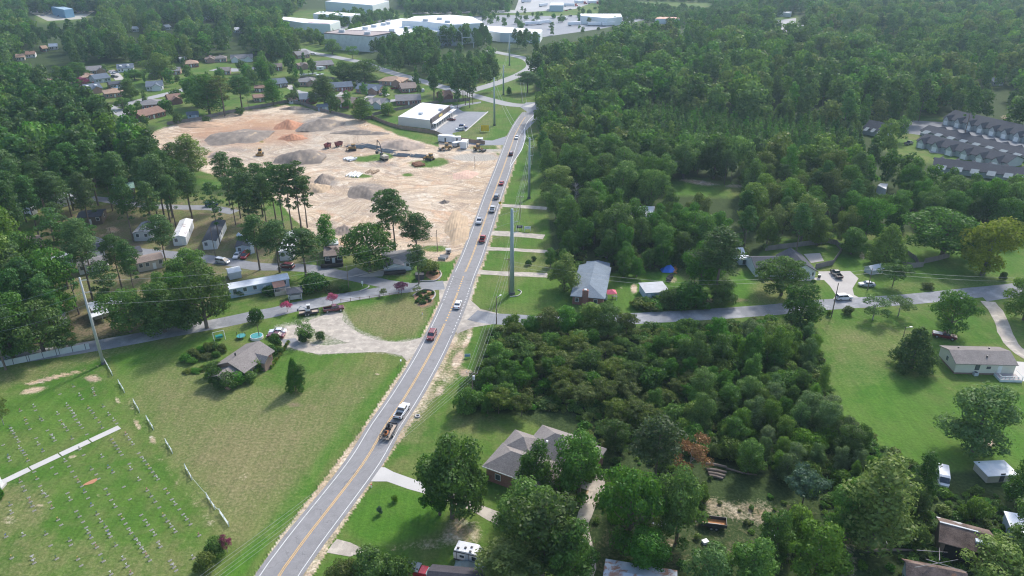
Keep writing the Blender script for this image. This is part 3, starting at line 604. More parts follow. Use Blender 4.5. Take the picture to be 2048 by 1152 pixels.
def cards(lobes, n, size, seed, jit=.55, fill=.12, up=.25, asp=.7):
    """leaf-clump faces over a set of lobes (centre xyz, radii xyz); returns verts (4n,3)"""
    r = np.random.default_rng(seed); lobes = np.array(lobes, float)
    wt = (lobes[:, 3] * lobes[:, 4] + lobes[:, 3] * lobes[:, 5]) ; wt /= wt.sum()
    k = r.choice(len(lobes), n * 2, p=wt); d = r.normal(size=(n * 2, 3)); d[:, 2] += up; d /= np.linalg.norm(d, axis=1)[:, None]
    rad = np.where(r.random(n * 2) < fill, r.uniform(.3, .8, n * 2), r.uniform(.82, 1.12, n * 2))
    rad = np.where(r.random(n * 2) < .07, r.uniform(1.15, 1.4, n * 2), rad)      # sprays reach out of the outline
    rad *= 1 + .12 * np.sin(d[:, 0] * 7 + k) * np.sin(d[:, 1] * 8 + 2 * k)
    p = lobes[k, :3] + d * lobes[k, 3:6] * rad[:, None]
    # drop faces buried in other lobes
    keep = np.ones(n * 2, bool)
    for j in range(len(lobes)):
        q = (p - lobes[j, :3]) / lobes[j, 3:6]; inside = ((q ** 2).sum(1) < .55) & (k != j); keep &= ~(inside & (r.random(n * 2) < .85))
    p = p[keep][:n]; d = d[keep][:n]; m = len(p)
    nrm = d + r.normal(size=(m, 3)) * jit; nrm /= np.linalg.norm(nrm, axis=1)[:, None]
    a = np.cross(nrm, r.normal(size=(m, 3))); a /= np.linalg.norm(a, axis=1)[:, None]; b_ = np.cross(nrm, a)
    s = size * r.uniform(.6, 1.4, (m, 1)) * .5; t = s * asp * r.uniform(.6, 1.2, (m, 1))
    sk = r.uniform(-.4, .4, (m, 1))
    V = np.stack([p - a * s, p + b_ * t + a * s * sk, p + a * s, p - b_ * t - a * s * sk], 1).reshape(-1, 3)
    return V
def leafmesh(name, V, m_):
    n = len(V) // 4; me = bpy.data.meshes.new(name); me.vertices.add(len(V)); me.vertices.foreach_set('co', V.astype(np.float32).ravel())
    me.loops.add(4 * n); me.loops.foreach_set('vertex_index', np.arange(4 * n)); me.polygons.add(n); me.polygons.foreach_set('loop_start', np.arange(n) * 4)
    me.update(calc_edges=True); me.materials.append(m_); return me
def trunkmesh(name, h, r0, limbs, m_, sway=.3, seed=0, top=.95):
    """tapered trunk with limbs to each lobe centre"""
    rr = random.Random(seed); mb = MB(); mb.smooth = True; pts = []
    k = 6
    for i in range(k + 1):
        t = i / k; pts.append((rr.uniform(-sway, sway) * t, rr.uniform(-sway, sway) * t, h * top * t))
    pts[0] = (0, 0, -.2)
    for i in range(k):
        mb.tube(pts[i], pts[i + 1], r0 * (1 - .85 * i / k), r0 * (1 - .85 * (i + 1) / k), 7, cap=False)
    def at_(z):
        for i in range(k):
            if pts[i + 1][2] >= z: 
                t = (z - pts[i][2]) / (pts[i + 1][2] - pts[i][2]); return tuple(pts[i][j] + (pts[i + 1][j] - pts[i][j]) * t for j in range(3))
        return pts[-1]
    for l in limbs:
        z = max(h * .15, l[2] - math.hypot(l[0], l[1]) * .6); z = min(z, h * top * .95)
        a = at_(z); rr0 = r0 * .35 * (1 - .6 * z / h) + .02
        mid = ((a[0] + l[0]) / 2, (a[1] + l[1]) / 2, (a[2] + l[2]) / 2 - .1 * abs(l[2] - a[2]))
        mb.tube(a, mid, rr0, rr0 * .7, 5, cap=False); mb.tube(mid, l[:3], rr0 * .7, rr0 * .25, 5, cap=False)
    return mb.mesh(name, [m_])
def proto(kind, seed, hi, lf):
    """tree in metres, reference height 20 (or as noted) -> crown mesh, trunk mesh, ref height, ref crown width"""
    r = random.Random(seed * 13 + 5); lobes = []
    if kind == 'broad':
        h, w_ = 16., 12.
        for i in range(26):
            a = i * 2.4 + r.uniform(-.3, .3); zz = r.uniform(.16, .9); prof = math.sin(math.pi * min(1, (zz + .05) / 1.02)) ** .6
            q = r.uniform(.5, 1.12) * (w_ / 2 - 1.6) * prof; rd = r.uniform(.9, 2.1)
            lobes.append((math.cos(a) * q, math.sin(a) * q, h * zz, rd, rd, rd * r.uniform(.75, .95)))
        lobes += [(r.uniform(-1, 1), r.uniform(-1, 1), h * .86, 1.8, 1.8, 1.8), (0, 0, h * .6, 3.2, 3.2, 3.4), (0, 0, h * .4, 2.6, 2.6, 2.2)]
        n, s = (8200, .5) if hi else (950, 1.3); jit, up = .42, .3; rt = .38
    elif kind == 'oak':
        h, w_ = 14., 15.
        for i in range(32):
            a = i * 2.4 + r.uniform(-.3, .3); zz = r.uniform(.22, .86); prof = math.sin(math.pi * min(1, (zz) / 1.1)) ** .6
            q = r.uniform(.5, 1.12) * (w_ / 2 - 1.7) * prof; rd = r.uniform(.9, 2.)
            lobes.append((math.cos(a) * q, math.sin(a) * q, h * zz, rd * 1.1, rd * 1.1, rd * .72))
        lobes += [(0, 0, h * .82, 2.4, 2.4, 1.7), (0, 0, h * .55, 3.9, 3.9, 3)]
        n, s = (8200, .5) if hi else (950, 1.35); jit, up = .42, .3; rt = .45
    elif kind == 'tall':      # tulip-poplar like: narrow tall crown down to low
        h, w_ = 20., 8.
        for i in range(15):
            a = i * 2.4 + r.uniform(-.4, .4); zz = .22 + .68 * i / 14; q = (1 - abs(zz - .45) * 1.05) * 2.4 * r.uniform(.6, 1); rd = 2.2 * (1.15 - zz * .6)
            lobes.append((math.cos(a) * q, math.sin(a) * q, h * zz, rd, rd, rd * 1.05))
        lobes += [(0, 0, h * .92, 1.2, 1.2, 1.5)]
        n, s = (5600, .5) if hi else (850, 1.2); jit, up = .45, .2; rt = .3
    elif kind == 'pine':      # loblolly: bare trunk, broken clumped crown
        h, w_ = 24., 8.5
        for i in range(26):
            t = i / 25; zz = .5 + .46 * t; a = i * 2.4 + r.uniform(-.5, .5)
            q = (w_ / 2 - .8) * (math.sin(math.pi * (.18 + .78 * t)) ** .8) * r.uniform(.45, 1.05); rd = r.uniform(.95, 1.65) * (1.1 - .3 * t)
            lobes.append((math.cos(a) * q, math.sin(a) * q, h * zz, rd * 1.15, rd * 1.15, rd * .72))
        lobes += [(0, 0, h * .93, 1.3, 1.3, 1.), (0, 0, h * .8, 1.9, 1.9, 2.2)]
        for i in range(3):
            a = r.uniform(0, 6.28); lobes.append((math.cos(a) * 2.2, math.sin(a) * 2.2, h * r.uniform(.36, .46), .8, .8, .5))
        n, s = (6000, .44) if hi else (950, 1.1); jit, up = .5, .45; rt = .27
    elif kind == 'thinpine':
        h, w_ = 24., 6.5
        for i in range(16):
            t = i / 15; zz = .56 + .4 * t; a = i * 2.4 + r.uniform(-.6, .6); q = (w_ / 2 - .6) * (math.sin(math.pi * (.15 + .75 * t)) ** .8) * r.uniform(.5, 1.1); rd = r.uniform(.7, 1.3)
            lobes.append((math.cos(a) * q, math.sin(a) * q, h * zz, rd * 1.2, rd * 1.2, rd * .65))
        for i in range(5):
            a = r.uniform(0, 6.28); lobes.append((math.cos(a) * 1.8, math.sin(a) * 1.8, h * r.uniform(.35, .52), .7, .7, .45))
        n, s = (2600, .5) if hi else (500, 1.1); jit, up = .7, .4; rt = .24
    elif kind == 'young':     # plantation pine, conical
        h, w_ = 10., 4.2
        for i in range(12):
            t = i / 11; zz = .15 + .78 * t; a = i * 2.4; q = (1 - t) * 1.25; rd = 1.05 * (1 - t) + .35
            lobes.append((math.cos(a) * q, math.sin(a) * q, h * zz, rd, rd, rd * .8))
        n, s = (1500, .42) if hi else (330, .95); jit, up = .6, .3; rt = .14
    elif kind == 'cedar':     # dense rounded cone to the ground
        h, w_ = 11., 9.
        for i in range(34):
            t = i / 33; zz = .1 + .8 * t; a = i * 2.4 + r.uniform(-.3, .3); q = (w_ / 2 - 1) * (1 - .92 * max(0, t - .12) ** .95) * r.uniform(.75, 1.0); rd = 1.35 * (1 - .45 * t) * r.uniform(.8, 1.15)
            lobes.append((math.cos(a) * q, math.sin(a) * q, h * zz, rd, rd, rd))
        lobes += [(0, 0, h * .35, 3, 3, 3.4), (0, 0, h * .7, 1.5, 1.5, 2.2), (0, 0, h * .93, .6, .6, .9)]
        n, s = (6500, .42) if hi else (900, .95); jit, up = .5, .1; rt = .25
    elif kind == 'bush':
        h, w_ = 5., 6.
        for i in range(20):
            a = i * 2.4; q = r.uniform(.35, 1.1) * 2.1; rd = r.uniform(.5, 1.15); lobes.append((math.cos(a) * q, math.sin(a) * q, h * r.uniform(.22, .68), rd, rd, rd * .9))
        lobes += [(0, 0, h * .62, 1.7, 1.7, 1.5)]
        n, s = (3000, .4) if hi else (420, .9); jit, up = .7, .3; rt = .12
    elif kind == 'mimosa':    # wide flat layered crowns of the overgrown lot
        h, w_ = 7., 9.
        for i in range(24):
            a = i * 2.4; q = r.uniform(.3, 1.1) * 3.4; lobes.append((math.cos(a) * q, math.sin(a) * q, h * (.9 - .06 * q + r.uniform(-.22, .08)), r.uniform(.7, 1.4), r.uniform(.7, 1.4), .45))
        lobes += [(0, 0, h * .5, 2.6, 2.6, 1.6)]
        n, s = (3600, .4) if hi else (450, .9); jit, up = .45, .8; rt = .15
    elif kind == 'airy':      # thin pale crown, see-through
        h, w_ = 11., 10.
        for i in range(16):
            a = i * 2.4; q = r.uniform(.4, 1.) * 3.9; rd = r.uniform(.9, 1.5); lobes.append((math.cos(a) * q, math.sin(a) * q, h * r.uniform(.35, .88), rd, rd, rd * .8))
        n, s = (2600, .42) if hi else (500, .9); jit, up = .8, .3; rt = .2
    elif kind == 'crape':
        h, w_ = 4.6, 4.4
        for i in range(10):
            a = i * 2.4; q = r.uniform(.5, 1.) * 1.4; lobes.append((math.cos(a) * q, math.sin(a) * q, h * r.uniform(.55, .85), .75, .75, .6))
        lobes += [(0, 0, h * .85, .9, .9, .6)]
        n, s = (1300, .28) if hi else (400, .5); jit, up = .7, .5; rt = .07
    elif kind == 'dead':
        h, w_ = 12., 8.
        mb = MB(); tp = [(0, 0, -.2)]
        for i in range(1, 8): tp.append((tp[-1][0] + r.uniform(-.3, .3), tp[-1][1] + r.uniform(-.3, .3), h * i / 7))
        for i in range(7): mb.tube(tp[i], tp[i + 1], .3 * (1 - i / 8), .3 * (1 - (i + 1) / 8), 6, cap=False)
        tw = MB()
        for i in range(34):
            b0 = tp[r.randint(2, 7)]; a = r.uniform(0, 6.28); l = r.uniform(1.5, 4) * (1.2 - b0[2] / h * .6); e = (b0[0] + math.cos(a) * l, b0[1] + math.sin(a) * l, b0[2] + l * r.uniform(.3, .9))
            tw.tube(b0, e, .07, .03, 4, cap=False)
            for j in range(5):
                t = r.uniform(.3, 1); q = tuple(b0[m_] + (e[m_] - b0[m_]) * t for m_ in range(3)); tw.tube(q, (q[0] + r.uniform(-1, 1), q[1] + r.uniform(-1, 1), q[2] + r.uniform(.2, 1.2)), .035, .015, 3, cap=False)
        return tw.mesh('crown', [BARKG]), mb.mesh('trunk', [BARKG]), h, w_
    V = cards(lobes, n, s, seed, jit, .12, up)
    return leafmesh('crown', V, LF[lf]), trunkmesh('trunk', h, rt, [l[:3] for l in lobes[:-1:2]] if hi else [l[:3] for l in lobes[:6]], BARKG if kind in ('airy',) else BARK, .25, seed, .9), h, w_
PROTO = {}
def get_proto(kind, lf, v, hi=True):
    k = (kind, lf, v, hi)
    if k not in PROTO: PROTO[k] = proto(kind, v + 1, hi, lf)
    return PROTO[k]
def plant(name, label, X, Y, h, w_, kind, lf, v=0, group=None, hi=True, lean=None, cat='tree', rz=None):
    c, t, ph, pw = get_proto(kind, lf, v, hi)
    e = bpy.data.objects.new(name, None); COL.objects.link(e); e.empty_display_size = .5
    e.location = (X, Y, 0); e.rotation_euler = (lean[0] if lean else 0, lean[1] if lean else 0, random.uniform(0, 6.28) if rz is None else rz)
    e.scale = (w_ / pw, w_ / pw, h / ph)
    o1 = bpy.data.objects.new('crown', c); o2 = bpy.data.objects.new('trunk', t)
    for o_ in (o1, o2): COL.objects.link(o_); o_.parent = e
    tag(e, label, cat, group); return e
NAMES = {'pine': 'pine_tree', 'thinpine': 'pine_tree', 'young': 'young_pine', 'cedar': 'cedar_tree', 'broad': 'broadleaf_tree', 'oak': 'oak_tree', 'tall': 'broadleaf_tree', 'bush': 'bush', 'mimosa': 'low_spreading_tree', 'airy': 'broadleaf_tree', 'crape': 'crape_myrtle', 'dead': 'dead_tree'}
def T1(bx, by, ty, wpx, kind, lf, label, v=0, lean=None, name=None, cat=None, top=None):
    """a tree surveyed by its foot (bx, by), the row of its top and its crown width in pixels"""
    X, Y = G(bx, by); h = height_to((bx, by), ty); w_ = (1.2 if h > 6 else 1.1) * wpx / pxm(Y, h * .6)
    if lean is None and top is not None: lean = (0, 0)
    KEEP.append((X, Y, max(2.0, w_ * .42)))
    return plant(name or NAMES[kind], label, X, Y, h, w_, kind, lf, v, lean=lean, cat=cat or ('bush' if kind == 'bush' else 'tree'))
MANUAL = [
 (1690, 1075, 965, 84, 'broad', 'broad', 'round tree left of the leaning tree in the tangle'),
 (1805, 1040, 950, 72, 'broad', 'broad', 'dense tree between the leaning tree and the ivy wrapped one'),
 (1545, 1110, 1020, 80, 'broad', 'broad', 'tree in front of the blue-green flat topped one'),
 (1026, 664, 628, 34, 'bush', 'bright', 'leafy bush at the corner of the overgrown lot by the junction'),
 (1062, 668, 630, 42, 'broad', 'broad', 'first tree from the junction overhanging the right side road'),
 (1098, 670, 618, 50, 'broad', 'olive', 'second tree from the junction overhanging the right side road'),
 (1136, 670, 612, 56, 'broad', 'broad', 'third tree from the junction overhanging the right side road'),
 (1178, 668, 606, 56, 'tall', 'bright', 'tallest light tree overhanging the side road below the brick chimney'),
 (1216, 672, 608, 60, 'broad', 'broad', 'tree overhanging the side road below the pink canopy'),
 (1252, 672, 624, 46, 'mimosa', 'olive', 'flat brownish tree where the side road comes back into view'),
 (1230, 900, 840, 60, 'broad', 'broad', 'tree at the lower edge of the small grassy clearing'),
 (592, 782, 716, 34, 'cedar', 'cedar', 'dark evergreen tree standing alone in the dry lawn left of the main road'),
 (604, 778, 730, 22, 'thinpine', 'cedar', 'thin bare-stemmed evergreen leaning against the lone tree in the dry lawn'),
 (612, 682, 638, 36, 'airy', 'broad', 'small open tree at the left tip of the gravel driveway island'),
 (610, 682, 660, 26, 'bush', 'cedar', 'dark round bush at the foot of the small open tree on the driveway island'),
 (642, 681, 662, 17, 'bush', 'cedar', 'small clipped round bush in the middle of the driveway island'),
 (513, 645, 615, 30, 'bush', 'cedar', 'dark rounded bush on the verge of the park entrance road'),
 (575, 624, 603, 25, 'crape', 'pink', 'pink flowering crape myrtle beside the mail shelter, left of two'),
 (666, 610, 588, 25, 'crape', 'pink', 'pink flowering crape myrtle behind the red pickup with the trailer'),
 (803, 590, 564, 30, 'crape', 'maroon', 'dark purple flowering crape myrtle at the end of the rail fence'),
 (767, 592, 578, 18, 'crape', 'olive', 'small brownish tree without flowers along the rail fence'),
 (834, 587, 570, 18, 'airy', 'olive', 'slender small tree in the round flower bed by the junction'),
 (905, 1036, 868, 128, 'broad', 'broad', 'huge dense tree at the end of the concrete driveway'),
 (880, 1030, 905, 90, 'broad', 'broad', 'lower broad tree merging with the left side of the huge tree'),
 (938, 1028, 920, 66, 'oak', 'broad', 'spreading tree merging with the right side of the huge tree'),
 (928, 925, 882, 34, 'bush', 'bright', 'bright green sapling behind the huge tree in the lawn'),
 (790, 1003, 990, 15, 'bush', 'bright', 'small dark shrub in the lush verge beside the concrete driveway'),
 (760, 1028, 1012, 12, 'bush', 'blue', 'tiny blue-green shrub in the lush verge'),
 (966, 962, 945, 22, 'bush', 'broad', 'low shrub at the left corner of the brick house'),
 (1072, 985, 884, 84, 'broad', 'broad', 'tree rising in front of the brick house roof'),
 (1158, 992, 862, 104, 'broad', 'broad', 'tall dark tree right of the brick house'),
 (1050, 1078, 962, 116, 'broad', 'broad', 'round tree below the brick house, left of the sandy track'),
 (1085, 1150, 985, 150, 'broad', 'broad', 'very large leafy tree filling the foreground below the brick house'),
 (1140, 1170, 1040, 110, 'broad', 'broad', 'foreground tree beside the sandy track'),
 (1025, 1180, 1090, 115, 'pine', 'bright', 'bright green tree at the bottom edge right of the camper'),
 (1255, 1092, 935, 140, 'oak', 'broad', 'tall open tree over the shady yard beside the rowboat'),
 (1290, 1150, 1060, 90, 'broad', 'broad', 'tree standing over the tin roof'),
 (1352, 1086, 932, 100, 'broad', 'broad', 'ivy covered tree between the rowboat and the dump trailer'),
 (1308, 976, 838, 92, 'pine', 'pine', 'tall pine with bare lower trunk in the middle of the overgrown lot'),
 (1402, 1000, 970, 30, 'bush', 'bright', 'leafy sapling left of the log pile'),
 (1378, 950, 866, 78, 'airy', 'rust', 'dead tree with rust brown needles above the log pile'),
 (1605, 1006, 938, 84, 'mimosa', 'blue', 'blue-green flat topped tree at the edge of the thicket'),
 (1738, 1098, 918, 124, 'tall', 'bright', 'leaning tree with a long bare trunk beside the fallen logs'),
 (1628, 1160, 1044, 116, 'broad', 'bright', 'light green leafy tree at the bottom edge in front of the shady yard'),
 (1500, 1180, 1080, 110, 'broad', 'broad', 'dark tree at the bottom edge right of the tin roof'),
 (1420, 1190, 1095, 100, 'broad', 'pale', 'greyish tree at the bottom edge over the tin roof end'),
 (1590, 1072, 1010, 60, 'bush', 'bright', 'bright bush behind the light green foreground tree'),
 (1834, 1010, 905, 50, 'tall', 'cedar', 'ivy wrapped tree trunk left of the white van'),
 (2036, 1010, 920, 74, 'broad', 'broad', 'tree beside the white metal shed at the right edge'),
 (2060, 1120, 980, 110, 'broad', 'broad', 'tree at the right edge below the white metal shed'),
 (1990, 1170, 1090, 130, 'broad', 'bright', 'bright broad tree in front of the ruined barn'),
 (745, 1180, 1100, 100, 'broad', 'broad', 'tree at the bottom edge beside the gravel apron'),
 (690, 1185, 1125, 70, 'oak', 'olive', 'olive brown tree cut by the bottom edge near the road'),
 (800, 1170, 1115, 60, 'bush', 'broad', 'bush at the bottom edge left of the red truck'),
 (1822, 736, 654, 82, 'cedar', 'cedar', 'big dense cone shaped cedar left of the cream mobile home'),
 (1897, 668, 578, 80, 'oak', 'broad', 'round oak over the maroon pickup'),
 (1890, 640, 590, 30, 'airy', 'rust', 'russet foliage on the left flank of the round oak'),
 (1944, 902, 776, 128, 'broad', 'pale', 'large pale green tree in the front lawn beside the sand patch'),
 (1796, 632, 586, 52, 'airy', 'pale', 'pale small tree on the verge, right one of the pair beside the side road'),
 (1745, 640, 593, 58, 'airy', 'pale', 'pale small tree on the verge, left one of the pair beside the side road'),
 (1694, 628, 611, 20, 'bush', 'olive', 'small bush on the verge below the white car'),
 (1657, 632, 620, 12, 'bush', 'olive', 'tiny bush left of the utility pole base'),
 (1598, 652, 566, 88, 'broad', 'broad', 'big dark tree on the corner of the thicket at the side road'),
 (2046, 640, 536, 76, 'broad', 'bright', 'tree at the right edge where the sandy drive meets the road'),
 (1968, 548, 418, 108, 'airy', 'yellow', 'tall tree with yellowing leaves near the right edge'),
 (1962, 550, 440, 80, 'broad', 'yellow', 'yellow green lower crown beside the tall yellowing tree'),
 (1884, 512, 420, 144, 'oak', 'broad', 'broad spreading oak behind the grey wooden fence'),
 (1770, 527, 447, 72, 'cedar', 'bright', 'bright green cone shaped tree right of the bare soil patch'),
 (1702, 508, 454, 48, 'broad', 'broad', 'small round tree behind the fenced back garden'),
 (1562, 590, 512, 98, 'oak', 'broad', 'round tree in front of the grey roofed house'),
 (1785, 572, 522, 56, 'mimosa', 'pale', 'flat crowned tree over the small shed beside the silver sedan'),
 (1625, 570, 558, 12, 'bush', 'broad', 'small round bush beside the curved front walk'),
 (1855, 578, 565, 22, 'bush', 'olive', 'low bush on the lawn right of the silver sedan'),
 (2004, 560, 543, 16, 'bush', 'cedar', 'small dark evergreen in the lawn near the right edge'),
 (1430, 600, 455, 92, 'pine', 'pine', 'tall dense pine between the blue tarp and the side yard'),
 (1400, 580, 480, 76, 'broad', 'broad', 'broadleaf tree right behind the pale roofed shed'),
 (1375, 612, 562, 66, 'bush', 'broad', 'big bush right of the pale roofed shed'),
 (1345, 612, 575, 44, 'bush', 'broad', 'hedge bush in front of the pale roofed shed'),
 (1445, 606, 560, 60, 'broad', 'broad', 'tree at the foot of the tall dense pine beside the road'),
 (1128, 582, 508, 68, 'broad', 'bright', 'round bright green tree left of the blue-grey roof'),
 (1057, 530, 519, 13, 'bush', 'cedar', 'small round bush on the lawn right of the steel monopole, nearer of two'),
 (1068, 521, 512, 11, 'bush', 'cedar', 'small round bush on the lawn right of the steel monopole, farther of two'),
 (1112, 400, 330, 64, 'broad', 'bright', 'round tree with a yellow-green top at the edge of the wood'),
 (1150, 412, 374, 34, 'dead', 'pine', 'bare grey dead tree at the edge of the wood beside the road'),
 (740, 543, 444, 106, 'oak', 'broad', 'big dark oak between two mobile homes below the construction site'),
 (768, 497, 380, 40, 'thinpine', 'pine', 'left pine of the close pair in front of the construction site'),
 (791, 508, 376, 56, 'pine', 'pine', 'right taller pine of the close pair in front of the construction site'),
 (835, 520, 427, 58, 'pine', 'pine', 'pine beside the white mobile home with the deck'),
 (838, 568, 490, 40, 'pine', 'pine', 'small pine above the corner flower bed'),
 (858, 545, 520, 46, 'bush', 'olive', 'spreading bush in the corner flower bed'),
 (655, 503, 428, 38, 'tall', 'broad', 'slender young tree standing before the sand'),
 (585, 468, 326, 42, 'thinpine', 'pine', 'tallest tapered pine in the group at the edge of the sand'),
 (603, 462, 322, 46, 'thinpine', 'pine', 'right-hand pine in the group at the edge of the sand'),
 (568, 462, 328, 42, 'thinpine', 'pine', 'middle pine in the group at the edge of the sand'),
 (553, 448, 324, 40, 'thinpine', 'pine', 'left pine in the group at the edge of the sand'),
 (615, 455, 352, 38, 'thinpine', 'pine', 'lower pine at the right end of the group at the edge of the sand'),
 (535, 460, 345, 40, 'pine', 'pine', 'pine just left of the group at the edge of the sand'),
 (612, 552, 458, 70, 'pine', 'pine', 'pine standing by the dark minivan'),
 (560, 545, 440, 62, 'pine', 'pine', 'pine behind the long pale blue mobile home'),
 (520, 540, 430, 56, 'pine', 'pine', 'pine left of the dark minivan beside the park road'),
 (630, 582, 544, 50, 'bush', 'cedar', 'dark round tree between the park road and the entrance road'),
 (667, 583, 570, 26, 'bush', 'olive', 'low shrub in the planted point of the two roads'),
 (690, 583, 572, 24, 'bush', 'broad', 'low shrub right of the planted point'),
 (576, 572, 556, 16, 'crape', 'broad', 'little tree in front of the orange roofed porch'),
 (540, 588, 572, 30, 'bush', 'cedar', 'dark bush under the pale blue mobile home'),
 (478, 592, 578, 22, 'bush', 'cedar', 'dark bush at the left end of the pale blue mobile home'),
 (414, 656, 528, 112, 'oak', 'broad', 'big spreading tree on the verge left of the long pale blue mobile home'),
 (330, 664, 560, 92, 'broad', 'broad', 'big dark tree in front of the white roofed mobile home, right one'),
 (262, 664, 575, 96, 'oak', 'broad', 'big dark tree in front of the white roofed mobile home, left one'),
 (375, 655, 590, 60, 'broad', 'broad', 'dark tree between the two big verge trees'),
 (88, 704, 600, 112, 'oak', 'broad', 'large dark tree overhanging the grey fence, right one'),
 (28, 716, 590, 104, 'broad', 'broad', 'large dark tree overhanging the grey fence, left one'),
 (128, 698, 655, 54, 'oak', 'broad', 'smaller dark tree at the right end of the grey fence line'),
 (8, 850, 795, 34, 'airy', 'olive', 'small bare-branched tree at the left edge of the cemetery'),
 (433, 1112, 1078, 46, 'bush', 'broad', 'dark green bush at the corner of the cemetery'),
 (455, 1104, 1070, 30, 'airy', 'maroon', 'reddish bush beside the dark corner bush of the cemetery'),
 (412, 1142, 1110, 44, 'bush', 'olive', 'straggly bush below the cemetery corner'),
 (2, 996, 975, 20, 'bush', 'broad', 'bush cut by the left edge beside the cemetery path'),
 (325, 165, 104, 60, 'broad', 'bright', 'big light green tree in the middle of the far housing estate'),
 (385, 355, 268, 66, 'tall', 'bright', 'light green tree at the lower left edge of the construction site'),
 (352, 345, 285, 40, 'pine', 'pine', 'pine left of the light green tree at the construction site edge'),
 (262, 200, 158, 36, 'broad', 'broad', 'dark round tree on the corner of the estate street'),
 (246, 218, 194, 30, 'oak', 'broad', 'small round tree on the estate street verge'),
 (165, 180, 153, 34, 'oak', 'maroon', 'purple-brown tree beside the far estate road'),
 (160, 158, 124, 40, 'broad', 'broad', 'round green tree behind the estate cottages'),
 (120, 158, 130, 34, 'broad', 'bright', 'light green tree left of the estate cottages'),
 (270, 160, 138, 34, 'broad', 'broad', 'dark tree in front of the estate garage'),
 (420, 230, 148, 62, 'tall', 'broad', 'tall ragged tree between the estate and the construction site'),
 (450, 232, 150, 44, 'thinpine', 'olive', 'tall thin tree at the top edge of the construction site'),
 (395, 215, 150, 60, 'broad', 'broad', 'broad dark tree behind the ragged tree at the estate edge'),
 (485, 220, 150, 50, 'pine', 'pine', 'pine at the top edge of the construction site'),
 (650, 213, 150, 50, 'tall', 'broad', 'tall tree on the estate street left of the grey roofed bungalow'),
 (547, 210, 158, 36, 'tall', 'broad', 'tall narrow tree beside the small estate cottages'),
 (725, 240, 195, 40, 'tall', 'bright', 'ragged light tree on the fence line above the construction site'),
 (777, 230, 204, 26, 'bush', 'bright', 'light green bush behind the estate fence'),
 (587, 205, 184, 24, 'bush', 'cedar', 'dark round bush beside the white-windowed cottage'),
 (688, 165, 122, 56, 'broad', 'broad', 'group tree on the bend of the far road, left one'),
 (730, 168, 118, 58, 'broad', 'broad', 'group tree on the bend of the far road, right one'),
 (665, 108, 76, 36, 'oak', 'broad', 'round tree in front of the brown roofed warehouse'),
 (705, 118, 90, 26, 'airy', 'broad', 'small tree on the verge below the brown roofed warehouse'),
 (585, 165, 150, 26, 'bush', 'bright', 'bright round bush behind the grey roofed cottage'),
 (1055, 185, 142, 44, 'pine', 'pine', 'dark conifer clump on the roundabout verge'),
 (1018, 190, 172, 10, 'bush', 'broad', 'tiny shrub by the far road verge')]
for q in MANUAL: T1(*q[:7], v=len(q[6]) % 3)
# ---- woods: surveyed plots with the mix, height and spacing of their trees
USED = {}
def proj_keep(X, Y, h, w_, code=''):
    vs_ = .35 if code in 'BZ' else .6 if code in 'NQ' else 1.
    for kx, ky, kr in KEEP:
        if (X - kx) ** 2 + (Y - ky) ** 2 < (kr * (.8 if vs_ < 1 else 1) + w_ * (.3 if vs_ == 1 else .05)) ** 2: return False
    for ln, hw in ROADS:
        if len(ln) and np.min((ln[:, 0] - X) ** 2 + (ln[:, 1] - Y) ** 2) < (hw + w_ * (.3 if vs_ == 1 else .02)) ** 2: return False
    for vx_, vy, vr in VIEW:
        bx, by = P(X, Y, 0); tx, ty = P(X, Y, h); hw = w_ * .5 * pxm(Y, h * .6) * vs_ + vr * vs_
        if vs_ < 1 and (X * 13.7 + Y * 7.3) % 1 < (.45 if vs_ < .5 else .25): continue
        if min(bx, tx) - hw < vx_ < max(bx, tx) + hw and ty - vr < vy < by - (0 if h < 7 else (by - ty) * .15): return False
    return True
